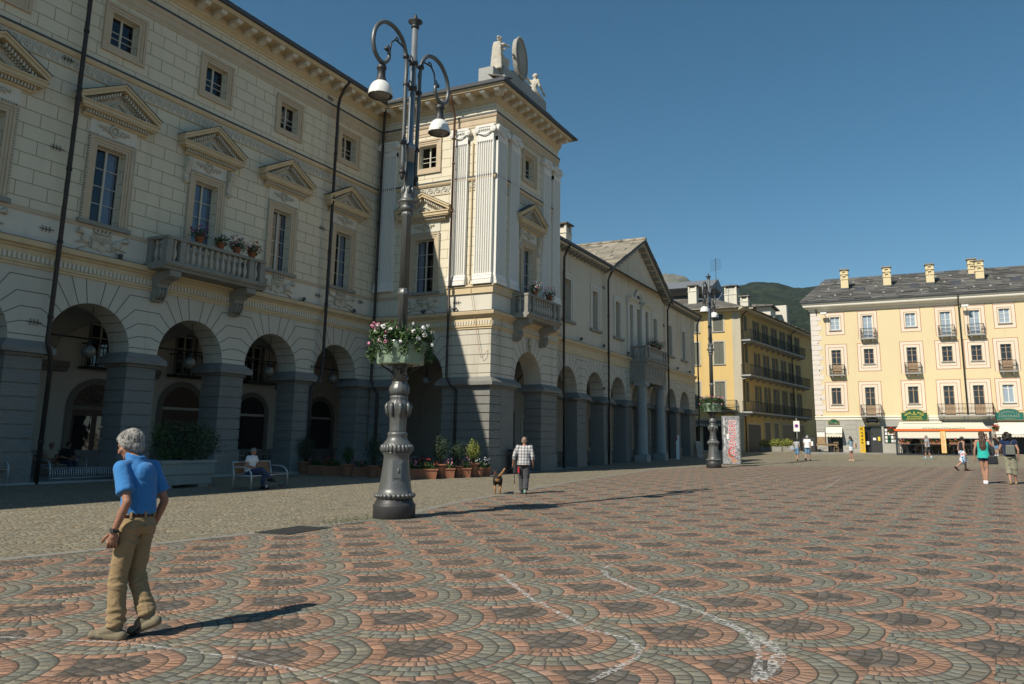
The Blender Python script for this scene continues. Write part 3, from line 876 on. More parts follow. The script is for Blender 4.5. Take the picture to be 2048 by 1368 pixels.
# ---- string course with its fluted band, scroll band, architrave, eaves: one run per front; mitred at the corner
def runs(frame, x0, x1, ma, mb, nm):
    """ma/mb: +1 outside corner, -1 inside corner, 0 plain"""
    A = dict(m0=ma, m1=-mb)
    g = G()
    g.profile([(.02, 7.19), (-.05, 7.19), (-.05, 7.27), (-.10, 7.29), (-.10, 7.36), (-.03, 7.38), (-.03, 7.78), (-.09, 7.80), (-.13, 7.86), (-.24, 7.90), (-.27, 8.03), (-.27, 8.075), (.02, 8.10)], x0, x1, **A)
    s = g.build('string_course', m_ochre, hall, frame)
    g = G(); n = int((x1-x0)/.155)
    for i in range(n):
        xx = x0+(x1-x0)*(i+.5)/n
        g.box((xx-.042, -.075, 7.40), (xx+.042, -.02, 7.60)); 
    g.build('fluted_band', m_white, s, frame)
    g = G(); g.profile([(.02, 8.10), (-.285, 8.078), (-.285, 8.092), (.02, 8.115)], x0, x1, **A); g.build('lead_cover', m_lead, s, frame)
    g = G(); g.profile([(.02, 15.0), (-.06, 15.0), (-.10, 15.06), (-.12, 15.12), (-.12, 15.17), (.02, 15.18)], x0, x1, **A)
    g.profile([(.02, 14.50), (-.035, 14.50), (-.035, 14.54), (.02, 14.54)], x0, x1, **A); b = g.build('scroll_band', m_ochre, hall, frame)
    g = G(); g.profile([(.02, 15.18), (-.135, 15.172), (-.135, 15.25), (.02, 15.30)], x0, x1, **A); g.build('lead_cover', m_lead, b, frame)
    g = G(); g.box((x0, -.008, 14.54), (x1, .01, 15.0)); g.build('scroll_ground', m_relief, b, frame)
    if nm != 'S': spiral_band_obj(frame, x0, x1, b)
    else:
        spiral_band_obj(frame, x0, x1, b)
    g = G(); g.profile([(.02, 17.95), (-.03, 17.95), (-.03, 18.08), (-.05, 18.09), (-.05, 18.36), (-.09, 18.40), (-.12, 18.48), (-.12, 18.55), (.02, 18.56)], x0, x1, **A)
    a = g.build('architrave', m_tan, hall, frame)
    g = G(); g.profile([(.02, 18.56), (-.14, 18.552), (-.14, 18.64), (.02, 18.68)], x0, x1, **A); g.build('lead_cover', m_lead, a, frame)
    g = G(); g.profile([(.02, 19.15), (-.05, 19.15), (-.08, 19.24), (-.16, 19.30), (-.20, 19.34), (-.20, 19.62), (-.88, 19.625), (-.88, 19.68), (-.93, 19.72), (-.93, 19.80), (.02, 19.80)], x0, x1, **A)
    c = g.build('cornice', m_ochre, hall, frame)
    a0, a1 = x0+(-.85 if ma > 0 else .55 if ma < 0 else 0), x1+(.85 if mb > 0 else -.55 if mb < 0 else 0)
    n = max(1, round((a1-a0)/.86))
    def modi(g):
        g.prism([(-.14, -.20, 19.62), (-.14, -.80, 19.62), (-.14, -.80, 19.54), (-.14, -.74, 19.47), (-.14, -.5, 19.45), (-.14, -.32, 19.38), (-.14, -.20, 19.36)], (.28, 0, 0))
        g.box((-.17, -.82, 19.585), (.17, -.19, 19.619))
    for i in range(n):
        part('bracket', 'modi', modi, m_white, c, frame, a0+(a1-a0)*(i+.5)/n)
    g = G(); g.profile([(-.86, 19.80), (-.94, 19.78), (-1.04, 19.80), (-1.06, 19.97), (-1.03, 19.97), (-.9, 19.84)], x0, x1, **A); g.build('gutter', m_lead, c, frame)
def spiral_band_obj(frame, x0, x1, b):
    g = G(); spiral_band(g, x0+.05, x1-.05, 14.56, .42, .43); g.build('scrolls', m_white, b, frame)
runs(FM, WX0, WX1, 0, -1, 'M'); runs(FS, sx0, sx1, -1, 1, 'S'); runs(FW, wx0, wx1, 1, 0, 'W')
# plinth line under the noble windows (tan band at sill height)
for fr, a, b in ((FM, WX0, WX1), (FS, sx0, sx1), (FW, wx0, wx1)):
    g = G(); g.profile([(.02, 9.0), (-.03, 9.0), (-.045, 9.06), (-.045, 9.17), (.02, 9.19)], a, b); g.build('sill_band', m_tan, hall, fr)
    g = G(); g.box((a, -.012, 8.1), (b, .01, 9.0)); g.build('sill_dado', m_white, hall, fr)
# ---- windows
CUR = [(), ((.05, .34), (.52, .98)), ((.0, .45), (.55, 1.0)), ((.52, .93),), ((.5, .9),), (), ()]
CUR = [((.55, .97),), ((.03, .2), (.52, .7), (.84, .97)), ((.03, .48), (.52, .97)), ((.55, .95),), ((.5, .95),), (), ()]
for i, c in enumerate(BC):
    noble_window(hall, FM, c, 1.15, i == 2, CUR[i], i == 2, True, 1.60, i != 2, i % 2)
    attic_window(hall, FM, c)
noble_window(hall, FS, -23.6, 1.25, False, ((.05, .3),), False, True, 1.72, True, 1); attic_window(hall, FS, -23.6)
noble_window(hall, FW, 38.0, 1.25, True, ((.05, .3), (.6, .9)), True, True, 1.62, False); attic_window(hall, FW, 38.0)
# ---- pilasters of the pavilion
for a, b in ((-26.62, -25.55), (-21.95, -20.98), (-20.45, -19.43)): pilaster(hall, FS, a, b)
for a, b in ((34.10, 35.12), (35.62, 36.55), (39.62, 40.55), (40.95, 41.86)): pilaster(hall, FW, a, b)
for fr, a, b in ((FS, -22.05, -19.42), (FW, 34.09, 36.7)):
    g = G(); g.profile([(.02, 9.0), (-.10, 9.0), (-.10, 9.28), (-.16, 9.34), (-.16, 9.40), (-.08, 9.44), (.02, 9.44)], a, b, 1 if fr is FW else 0, -1 if fr is FS else 0); g.build('pilaster_base_band', m_ochre, hall, fr)
# ---- balconies and their consoles
balustrade(hall, FM, 20.15, 25.15, 8.22, 1.15)
for c in (20.75, 24.55): console(hall, FM, c, 7.95, .50, 1.02)
balustrade(hall, FW, 36.05, 40.15, 8.22, 1.05)
for c in (36.55, 39.65): console(hall, FW, c, 7.95, .44, .95)
g = G()
g.ball((38.25, -.10, 6.9), (.16, .14, .2), 9, 7); g.tube([(38.25, -.1, 6.75), (38.2, -.16, 6.5), (38.3, -.12, 6.3)], [.1, .1, .05], 7); g.tube([(38.1, -.08, 7.05), (38.25, -.16, 7.1), (38.4, -.08, 7.05)], .06, 6)
g.build('keystone_ornament', m_relief, hall, FW)
# ---- small floodlights standing on the string course
def flood(g):
    g.box((-.05, -.2, 8.10), (.05, -.1, 8.18)); g.cone((-.02, -.22, 8.24), (.06, -.12, 8.28), .085, .06, 8)
for fr, xs in ((FM, (19.0, 25.9, 28.6, 32.3, 14.4)), (FS, (-23.4, -21.5)), (FW, (41.6,))):
    for x_ in xs: part('floodlight', 'flood', flood, m_lead, hall, fr, x_)
# ---- rain pipes
E_ = -26.75
def mpipe(y, jog): return [(E_+1.0, y, 19.8), (E_+.7, y, 19.5), (E_+.42, y, 19.0), (E_+.34, y, 18.6), (E_+.34, y, 4.75), (E_+.30, y+jog*.4, 4.45), (E_+.12, y+jog, 4.1), (E_+.10, y+jog, .1)]
downpipe(hall, mpipe(16.62, .35), .075); downpipe(hall, mpipe(30.0, -.4), .075)
downpipe(hall, [(E_+.86, 33.2, 19.75), (E_+.42, 33.7, 19.2), (E_+.34, 33.78, 18.5), (E_+.34, 33.78, 4.75), (E_+.5, 33.95, 4.2), (E_+.62, 33.98, 4.0), (E_+.62, 33.98, .0)], .07)
downpipe(hall, [(-21.72, 33.1, 19.8), (-21.72, 33.4, 19.3), (-21.72, 33.72, 18.6), (-21.72, 33.72, 12)], .06, m_copper)
downpipe(hall, [(-21.72, 33.72, 12.0), (-21.72, 33.72, 4.8), (-21.6, 33.8, 4.5), (-21.3, 33.98, 4.1), (-21.3, 33.98, -.1)], .065)
g = G(); g.tube([(-20.72, 34.02, 17.1), (-20.72, 34.02, 10.0), (-20.66, 34.02, 9.8), (-20.66, 33.9, 9.5)], .035, 7); g.build('conduit', simple('pale_conduit', (.42, .33, .2), .6), hall, ((0, 0, 0), 0))
# loose cable hanging across the corner
g = G(); cb = []
for i in range(25):
    t = i/24
    if t < .5: q = t/.5; cb.append((-20.62+.75*q+.5*q*q*.0, 33.93, 9.4-3.1*q-.6*sin(q*pi/2)))
    else: q = (t-.5)/.5; cb.append((-19.87+.52*min(1, q*1.3), 33.93+max(0, q-.35)*1.9, 5.7+2.1*q*q))
g.tube(cb, .012, 5); g.build('hanging_cable', simple('cable_skin', (.42, .24, .14), .6), hall, ((0, 0, 0), 0))
# iron anchors beside the pipes
def anchor(g):
    g.tube([(0, -.05, 0), (-.5, -.05, 0)], .012, 5)
    for k in (-.42, -.3, -.18): g.tube([(k, -.05, .10), (k+.05, -.05, .04), (k, -.05, 0), (k+.05, -.05, -.04), (k, -.05, -.10)], .012, 5)
for fr, pts in ((FM, ((16.55, 5.4), (16.55, 8.6), (16.55, 11.5), (16.55, 14.8), (29.95, 5.1), (29.95, 8.6), (29.95, 12), (29.95, 15.2), (29.95, 18.9), (33.2, 8.8))), (FS, ((-25.6, 15.0), (-25.6, 11.8), (-21.2, 8.6), (-21.1, 11.6)))):
    for x_, z_ in pts: part('wall_anchor', 'anchor', anchor, m_iron, hall, fr, x_, z_)
# letters on small plates over the piers
# ---- roof
g = G(); ov = 1.0; zr = 19.93; sl_ = .40
def rp(x, y, z): return (x, y, z)
a = [(-26.75+ov, 2.0), (-26.75+ov, 34.09-ov), (-19.42+ov, 34.09-ov), (-19.42+ov, 42.6), (-42, 42.6), (-42, 2.0)]
rz = zr+sl_*7.3
# main slope
g.poly([(a[0][0], a[0][1], zr), (a[1][0], a[1][1], zr), (-33.2, 34.09-ov+7.45, rz), (-33.2, 2, rz)])
g.poly([(-33.2, 2, rz), (-33.2, 42.6, rz), (-42, 42.6, zr), (-42, 2, zr)])
# pavilion: hip over the projecting bay
ym = (34.09-ov+42.6)/2; hz = zr+sl_*(ym-(34.09-ov))
g.poly([(a[1][0], a[1][1], zr), (a[2][0], a[2][1], zr), (a[2][0]-4.75, ym, hz), (-36, ym, hz), (-33.2, 34.09-ov+7.45, rz)][:4])
g.poly([(a[2][0], a[2][1], zr), (a[3][0], a[3][1], zr), (a[2][0]-4.75, ym, hz)])
g.poly([(a[3][0], a[3][1], zr), (-36, 42.6, zr), (-36, ym, hz), (a[2][0]-4.75, ym, hz)])
# eaves board closing the roof from below
g.poly([(a[0][0], a[0][1], zr-.12), (a[0][0]-1.0, a[0][1], zr-.12), (a[0][0]-1.0, 34.09, zr-.12), (a[1][0], a[1][1], zr-.12)])
hr = g.build('roof', m_lose, hall, ((0, 0, 0), 0))
g = G(); random.seed(11)                                       # ragged slab ends along the eaves
def slabs(p, q, inw, n):
    p = Vector(p); q = Vector(q); inw = Vector(inw); d = (q-p)/n
    for i in range(n):
        for lay in range(3):
            o = p+d*(i+random.uniform(-.1, .1)); L_ = d*random.uniform(.9, 1.05); e = -random.uniform(0, .07)+lay*.20; z = zr-.01+lay*.055+random.uniform(0, .02)
            A = o+inw*e; B = A+L_; Cc = B+inw*.6; Dd = A+inw*.6
            up = Vector((0, 0, .045)); tl = Vector((0, 0, .6*sl_))
            q8 = [g.v(v_) for v_ in (A+Vector((0, 0, z)), B+Vector((0, 0, z)), Cc+Vector((0, 0, z))+tl, Dd+Vector((0, 0, z))+tl)]
            r8 = [g.v(Vector(v_.co)+up) for v_ in q8]
            for k in range(4): g.f([q8[k], q8[(k+1) % 4], r8[(k+1) % 4], r8[k]])
            g.f(r8); g.f(q8[::-1])
slabs((a[1][0], 2, 0), (a[1][0], a[1][1], 0), (-1, 0, 0), 44); slabs((a[1][0], a[1][1], 0), (a[2][0], a[2][1], 0), (0, 1, 0), 11); slabs((a[2][0], a[2][1], 0), (a[3][0], a[3][1], 0), (-1, 0, 0), 14)
g.build('eaves_slabs', m_lose, hr, ((0, 0, 0), 0))

# ---- inside the arcade: floor, vaults, back wall with doors, windows and little balconies
IY = -32.25; FI = ((IY, 0, 0), radians(90))
g = G(); g.box((-40.6, 3.1, -.4), (-26.60, 34.2, .19)); g.box((-40.6, 34.2, -.4), (-19.5, 41.6, .05)); g.build('arcade_floor', m_granite_pale, hall, ((0, 0, 0), 0))
def groin(g, xc, a, y0, y1, zs, h, n=12):
    ym, b = (y0+y1)/2, (y1-y0)/2; V = []
    for i in range(n+1):
        r = []
        for j in range(n+1):
            u_, w_ = -1+2*i/n, -1+2*j/n
            z = zs+h*max(sqrt(max(0, 1-u_*u_)), sqrt(max(0, 1-w_*w_)))
            r.append(g.v((xc+a*u_, ym+b*w_, z)))
        V.append(r)
    for i in range(n):
        for j in range(n): g.f([V[i][j], V[i+1][j], V[i+1][j+1], V[i][j+1]], True)
g = G()
for c in BC: groin(g, c, 2.175, 1.1, 5.5, 4.75, 1.85)
g.build('vault', m_vault, hall, FM)
g = G(); groin(g, 38.0, 3.9, 1.1, 6.6, 4.75, 1.85); groin(g, 38.0, 3.9, 6.6, 12.8, 4.75, 1.85); g.build('vault', m_vault, hall, FW)
ih = [(22.66-.86, 22.66+.86, .2, 2.75), (22.66-.52, 22.66+.52, 4.62, 6.5), (27.0-.52, 27.0+.52, 4.62, 6.5), (31.36-.52, 31.36+.52, 4.62, 6.5)]
g = G(); wall_holes(g, 3.0, 41.7, .1, 7.3, ih, .25); ib = g.build('arcade_back_wall', m_inner, hall, FI)
g = G(); g.box((3, -.06, .1), (41.7, .0, 1.15)); g.build('dado', m_granite, ib, FI)
def arch_door(x, r, zs, kind, label=None):
    g = G(); n = 20                                             # brown surround as an arch band, then door leaf, fanlight
    pts = [(x-r-.27, 0.2), (x-r-.27, zs)]+[(x+(r+.27)*cos(pi-pi*i/n), zs+(r+.27)*sin(pi-pi*i/n)*.93) for i in range(n+1)]+[(x+r+.27, zs), (x+r+.27, .2), (x+r, .2), (x+r, zs)]+[(x+r*cos(pi*i/n), zs+r*sin(pi*i/n)*.93) for i in range(n+1)]+[(x-r, zs), (x-r, .2)]
    A = [g.v((p, -.07, q)) for p, q in pts]; m = len(pts)//2
    for i in range(len(pts)//2):
        j = len(pts)-1-i
        if i+1 < len(pts)//2: g.f([A[i], A[i+1], A[j-1], A[j]])
    d = g.build('door', m_brownsur, hall, FI)
    g = G(); g.box((x-r, -.03, .2), (x+r, .02, zs-.12)); g.mi = 0
    for i in range(n):
        a0, a1 = pi*i/n, pi*(i+1)/n; g.poly([(x, -.02, zs), (x+r*cos(a0), -.02, zs+r*sin(a0)*.93), (x+r*cos(a1), -.02, zs+r*sin(a1)*.93)])
    g.build('door_leaf', m_browndoor if kind != 'iron' else m_iron, d, FI)
    if kind == 'glass':
        g = G()
        for s in (-1, 1): a_, b_ = sorted((x+s*.12, x+s*(r-.12))); g.poly([(a_, -.04, .75), (b_, -.04, .75), (b_, -.04, zs-.4), (a_, -.04, zs-.4)])
        g.build('pane', m_doorglass, d, FI)
        g = G(); g.box((x-r, -.07, zs-.14), (x+r, -.02, zs+.02)); g.build('transom', m_brownsur, d, FI)
        g = G()                                                  # wrought iron fanlight
        for k in range(9):
            th = pi*(k+1)/10
            g.tube([(x+.15*cos(th), -.05, zs+.1+.1*sin(th)), (x+r*.5*cos(th+.15), -.06, zs+.05+r*.5*sin(th+.15)), (x+r*.92*cos(th), -.05, zs+r*.86*sin(th))], .014, 4)
            g.tube([(x+r*.6*cos(th)+.07*cos(q), -.05, zs+r*.58*sin(th)+.07*sin(q)) for q in (0, 1, 2, 3, 4, 5)], .012, 4, closed=True)
        g.build('fanlight', simple('gilt_iron', (.16, .14, .11), .5, .4), d, FI)
    return d
M_ = Mat('dark_door_glass', .04, .9); M_.color((.012, .015, .018)); M_.bump(M_.noise(1.2, 2), .02); m_doorglass = M_.m
arch_door(22.66, 1.02, 2.95, 'glass'); arch_door(27.0, 1.05, 3.1, 'wood'); arch_door(31.36, .95, 2.95, 'iron'); arch_door(18.31, 1.0, 2.95, 'glass'); arch_door(36.6, 1.0, 2.95, 'iron')
for x_ in (18.31, 22.66, 27.0, 31.36):
    s = part('window', 'iwin', lambda g: (g.box((-.64, -.05, 4.55), (-.521, .0, 6.62)), g.box((.521, -.05, 4.55), (.64, 0, 6.62)), g.box((-.521, -.05, 6.5), (.521, 0, 6.62))), m_brownsur, hall, FI, x_)
    part('frame', 'iwfr', lambda g: casement(g, 1.04, 4.62, 6.5, (.36, .68), .12), m_frame, s, FI, x_)
    part('pane', 'iwpn', lambda g: g.poly([(-.5, .16, 4.62), (.5, .16, 4.62), (.5, .16, 6.5), (-.5, .16, 6.5)]), m_doorglass, s, FI, x_)
    def ibal(g):
        g.box((-.95, -.62, 4.50), (.95, 0, 4.60))
        for i in range(13): g.tube([(-.9+1.8*i/12, -.58, 4.6), (-.9+1.8*i/12, -.60, 4.85), (-.9+1.8*i/12, -.57, 5.1), (-.9+1.8*i/12, -.58, 5.58)], [.014, .03, .014, .014], 5)
        for s_ in (-1, 1):
            g.box((s_*.9-.02, -.58, 5.55), (s_*.9+.02, 0, 5.60))
            for i in range(3): g.tube([(s_*.9, -.15-.18*i, 4.6), (s_*.9, -.15-.18*i, 5.56)], .014, 4)
        g.box((-.92, -.60, 5.56), (.92, -.56, 5.61)); g.box((-.92, -.60, 4.66), (.92, -.57, 4.69))
    part('iron_balcony', 'ibal', ibal, m_iron, hall, FI, x_)
for i in range(8):
    x_ = BC[0]+2.175-4.35*i
    part('vault_impost', 'imp', lambda g: (g.profile([(0, 4.32), (-.28, 4.32), (-.34, 4.45), (-.42, 4.52), (-.42, 4.72), (0, 4.74)], -.6, .6)), m_brownsur, hall, FI, x_)
# tie rods across the arches
g = G()
for c in BC: g.tube([(c-AR-.1, 1.3, 5.25), (c+AR+.1, 1.3, 5.25)], .035, 6)
g.build('tie_rods', m_iron, hall, FM)
# pavilion back wall beyond the corridor
g = G(); g.box((-33, 41.6, .0), (-25.4, 41.69, 7.3)); g.build('arcade_back_wall', m_inner, hall, ((0, 0, 0), 0))

# ---- globe lamps hanging in the arches
M_ = Mat('frosted_globe', .12, .6); M_.color((.17, .16, .13)); M_.set(Transmission_Weight=.45); m_globe = M_.m
GL = []
def globe(loc, label):
    t = thing('globe_lamp', label, 'lamp', loc, 0, 'globe lamps hanging in the arches')
    def ball(g):
        g.ball((0, 0, 0), .245, 20, 14)
    part('glass_globe', 'gball', ball, m_globe, t, (loc, 0))
    part('cap', 'gcap', lambda g: g.lathe([(.10, .23), (.11, .27), (.07, .30), (.05, .38), (.018, .42)], 12), m_iron, t, (loc, 0))
    part('rod', f'grod{loc[2]:.2f}', lambda g: g.tube([(0, 0, .4), (0, 0, 6.33-loc[2])], .014, 6), m_iron, t, (loc, 0))
for c, n_ in ((BC[3], 'in the arch left of the shrub planter'), (BC[2], 'in the arch above the shrub planter'), (BC[1], 'in the arch right of the wooden bench'), (BC[0], 'in the last arch before the corner')):
    globe((-27.2, c+.32, 4.68), 'frosted glass globe lamp hanging on a rod '+n_)
globe((-23.5, 34.6, 4.68), 'frosted glass globe lamp hanging in the pavilion arch behind the street lamp')

# ================================================================== low wing with the gable
wing = thing('arcaded_wing', 'long low cream wing with arcade, central gable, stone portico and slab roof', 'building', (-20.22, 58, 0))
m_wing = plaster('grey_cream_plaster', (.60, .545, .44), None, None, .32, .008, 0, .34)
m_wjamb = simple('pale_window_architrave', (.56, .53, .46), .85, 0, .15, 3)
LX0, LX1 = 41.9, 75.3
LC = [45.2, 49.8, 54.25, 58.75, 63.1, 67.4, 71.65]; LR = 1.55
lw = [(c-.47, c+.47, 9.2, 11.85) for c in LC if c != 58.75]
ser = [(56.55, 57.25, 8.2, 12.0), (58.2, 59.3, 8.2, 12.0), (60.25, 60.95, 8.2, 12.0)]
g = G(); wall_holes(g, LX0, LX1, 7.7, 13.45, lw+ser, .42)
GC, GH = 58.7, 7.05
g.poly([(GC-GH, 0, 13.45), (GC+GH, 0, 13.45), (GC, 0, 17.25)])
wl = g.build('wall', m_wing, wing, FL)
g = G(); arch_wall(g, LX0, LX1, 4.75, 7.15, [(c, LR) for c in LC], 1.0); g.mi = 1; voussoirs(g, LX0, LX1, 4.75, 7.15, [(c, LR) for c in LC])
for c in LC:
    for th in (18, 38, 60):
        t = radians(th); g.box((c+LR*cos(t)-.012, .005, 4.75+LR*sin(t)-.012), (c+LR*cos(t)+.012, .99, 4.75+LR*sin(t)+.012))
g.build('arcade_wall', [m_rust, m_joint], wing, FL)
ps = [(LX0+.02, 43.64)]+[(LC[i]+LR, LC[i+1]-LR) for i in range(6)]+[(LC[6]+LR, LX1)]
for a, b in ps:
    g = G(); z0 = gz(-20.2, (a+b)/2)-.02
    pier(g, a, b, 0, 1.0, z0-.06, 4.66, True, .46)
    for s in ((a-.27), (b+.27)): g.tube([(s, -.27, 4.34), (s, .4, 4.34)], .10, 8)
    g.build('pier', m_granite, wing, FL)
g = G(); g.profile([(.02, 7.12), (-.05, 7.12), (-.05, 7.62), (-.10, 7.66), (-.12, 7.74), (-.22, 7.80), (-.25, 7.95), (.02, 8.02)], LX0, LX1); s = g.build('string_course', m_ochre, wing, FL)
g = G(); g.profile([(.02, 8.02), (-.265, 7.955), (-.265, 7.975), (.02, 8.045)], LX0, LX1); g.build('lead_cover', m_balc, s, FL)
# end wall, back
g = G(); g.box((-33, 75.0, 4.7), (-20.24, 75.3, 13.5)); g.box((-33, 75.0, 0), (-25.3, 75.3, 4.7)); g.box((-33, 41.9, 0), (-32.7, 75, 13.4)); g.build('wall', m_wing, wing, ((0, 0, 0), 0))
g = G()
for i in range(11):
    z = 8.2+i*.48; L_ = .95 if i % 2 else .62
    g.box((LX1-L_, -.05, z+.03), (LX1+.02, .02, z+.45))
g.build('quoins', m_rust, wing, FL)
# windows
def lsur(g):
    for o, p in ((0, .03), (.2, .06)):
        for s_ in (-1, 1):
            a, b = sorted((s_*(.47+o+.001), s_*(.47+o+.20))); g.box((a, -p, 9.2), (b, .02, 11.85+o+.2))
        g.box((-.47-o, -p, 11.85+o+.001), (.47+o, .02, 11.85+o+.20))
    g.box((-.92, -.05, 9.12), (.92, -.001, 9.2)) if False else None
for i, c in enumerate(LC):
    if c == 58.75: continue
    s = part('window', 'lsur', lsur, m_wjamb, wing, FL, c)
    part('frame', 'lfr', lambda g: casement(g, .94, 9.2, 11.85, (.26, .5, .75), .34, .028, .06), m_frame, s, FL, c)
    part('pane', 'lpn', lambda g: pane(g, .94, 9.2, 11.85, .38), m_glass, s, FL, c)
    part('room', 'lrm', lambda g: room(g, .94, 9.2, 11.85, .44), m_room, s, FL, c)
    part('sill', 'lsl', lambda g: g.box((-1.0, -.17, 9.02), (1.0, .3, 9.201)), m_balc, s, FL, c)
# three light window with an arch over the middle
def serl(g):
    for x_ in (-2.45, -1.22, -.80+.0, .80, 1.22, 2.45):
        pass
    for a, b in ((-2.62, -2.22), (-1.48, -.57), (.57, 1.48), (2.22, 2.62)):
        g.box((a, -.14, 8.1), (b, .02, 12.05))
    for a, b in ((-2.72, -.62), (.62, 2.72)):
        g.profile([(.02, 12.05), (-.16, 12.05), (-.16, 12.25), (-.22, 12.30), (-.30, 12.40), (-.42, 12.48), (-.45, 12.58), (.02, 12.64)], a, b)
    n = 18
    for r0, r1, p in ((.62, .80, .10), (.80, 1.0, .16)):
        A = [[g.v((r*cos(pi*i/n), y, 12.5+r*sin(pi*i/n))) for r, y in ((r0, .02), (r0, -p), (r1, -p), (r1, .02))] for i in range(n+1)]
        for i in range(n):
            for k in range(3): g.f([A[i][k], A[i][k+1], A[i+1][k+1], A[i+1][k]])
s = part('window', 'serl', serl, m_wjamb, wing, FL, 58.75)
part('lunette', 'serg', lambda g: g.poly([(.62*cos(pi*i/16), -.012, 12.5+.62*sin(pi*i/16)) for i in range(17)]), m_glassdark if False else m_doorglass, s, FL, 58.75)
part('lunette_bars', 'serb', lambda g: [g.tube([(.12*cos(t), -.03, 12.5+.12*sin(t)), (.6*cos(t), -.03, 12.5+.6*sin(t))], .014, 5) for t in (.5, 1.05, 1.57, 2.1, 2.64)]+[g.tube([(.3*cos(t*.2), -.03, 12.5+.3*sin(t*.2)) for t in range(16)], .014, 5)], m_frame, s, FL, 58.75)
for a, b in ((56.55, 57.25), (58.2, 59.3), (60.25, 60.95)):
    w_ = b-a
    part('frame', f'sfr{w_:.1f}', lambda g: casement(g, w_, 8.2, 12.0, (.2, .4, .6, .8), .3, .028, .05), m_frame, s, FL, (a+b)/2)
    part('pane', f'spn{w_:.1f}', lambda g: pane(g, w_, 8.2, 12.0, .36), m_glass, s, FL, (a+b)/2)
    part('room', f'srm{w_:.1f}', lambda g: room(g, w_, 8.2, 12.0, .42), m_room, s, FL, (a+b)/2)
g = G(); n = 30                                      # large shallow recessed arch on the gable
A = [[g.v((58.75+r*cos(pi*i/n), y, 13.1+r*sin(pi*i/n)*1.0)) for r, y in ((2.05, .0), (2.08, -.03), (2.16, -.03), (2.19, .0))] for i in range(n+1)]
for i in range(n):
    for k in range(3): g.f([A[i][k], A[i][k+1], A[i+1][k+1], A[i+1][k]])
g.build('blind_arch', m_wing, wl, FL)
# portico
PX, P0, P1 = 1.22, 56.7, 61.95
g = G(); g.profile([(.02, 6.10), (-PX, 6.10), (-PX, 6.42), (-PX-.03, 6.44), (-PX-.03, 6.62), (-PX-.07, 6.66), (-PX-.07, 6.70), (-PX, 6.72), (-PX, 7.30), (-PX-.08, 7.34), (-PX-.12, 7.46), (-PX-.2, 7.5), (-PX-.22, 7.62), (.02, 7.62)], P0, P1)
for k in range(7):
    xx = P0+.35+(P1-P0-.7)*k/6
    for q in (-.07, 0, .07): g.box((xx+q-.025, -PX-.03, 6.76), (xx+q+.025, -PX+.02, 7.24))
po = g.build('portico', m_balc, wing, FL)
for c in (P0+.42, P1-.42):
    g = G(); z0 = gz(-19.2, c)-.1
    g.box((c-.47, -PX-.08, z0-.3), (c+.47, -PX+.86, z0+.62))
    g.lathe([(.44, z0+.62), (.44, z0+.70), (.40, z0+.76), (.385, z0+.80), (.385, 2.5), (.365, 4.2), (.335, 5.62), (.36, 5.66), (.34, 5.70), (.36, 5.76), (.43, 5.84)], 24, (c, -PX+.40, 0))
    g.box((c-.45, -PX-.05, 5.84), (c+.45, -PX+.85, 6.1))
    g.build('column', stone('column_stone' , (.30, .31, .30), 3, .25, .8, .006), po, FL)
balustrade(wing, FL, P0-.03, P1+.03, 7.88, PX+.16, .25, .27, .85)
# eaves, gutters
def eave(x0, x1):
    g = G(); g.profile([(.02, 13.40), (-.08, 13.42), (-.10, 13.5), (-.10, 13.66), (-.62, 13.67), (-.62, 13.78), (.02, 13.78)], x0, x1); e = g.build('eaves', m_wing, wing, FL)
    n = round((x1-x0)/.62)
    for i in range(n): part('bracket', 'lbr', lambda g: g.prism([(-.11, -.10, 13.66), (-.11, -.52, 13.66), (-.11, -.52, 13.55), (-.11, -.40, 13.48), (-.11, -.10, 13.44)], (.22, 0, 0)), m_balc, e, FL, x0+(x1-x0)*(i+.5)/n)
    g = G(); g.profile([(-.60, 13.78), (-.66, 13.76), (-.76, 13.78), (-.78, 13.94), (-.74, 13.94), (-.62, 13.82)], x0, x1); g.build('gutter', m_lead, e, FL)
eave(LX0, GC-GH-.05); eave(GC+GH+.05, LX1+.5)
SL = (17.55-13.75)/(GH+.55)
for s_ in (-1, 1):                                    # raking eaves of the gable
    g = G()
    def rk(a): return 13.55+SL*(GH+.30-a)
    pts = [(GC+s_*(GH+.45), -.62, rk(GH+.45)), (GC, -.62, rk(0)), (GC, -.62, rk(0)+.10), (GC+s_*(GH+.45), -.62, rk(GH+.45)+.10)]
    g.prism(pts, (0, .63, 0)); e = g.build('eaves', m_wing, wing, FL)
    g = G(); pts = [(GC+s_*(GH+.55), -.70, rk(GH+.55)+.10), (GC, -.70, rk(0)+.10), (GC, -.70, rk(0)+.30), (GC+s_*(GH+.55), -.70, rk(GH+.55)+.30)]
    g.prism(pts, (0, .12, 0)); g.build('verge_board', m_lead, e, FL)
    for i in range(10):
        t = .5+i*.70; x_ = GC+s_*t; z_ = rk(t)
        g = G(); g.prism([(x_-s_*.13, -.54, z_+SL*.13), (x_+s_*.13, -.54, z_-SL*.13), (x_+s_*.13, -.54, z_-SL*.13-.17), (x_-s_*.13, -.54, z_+SL*.13-.17)], (0, .54, 0)); g.build('bracket', m_balc, e, FL)
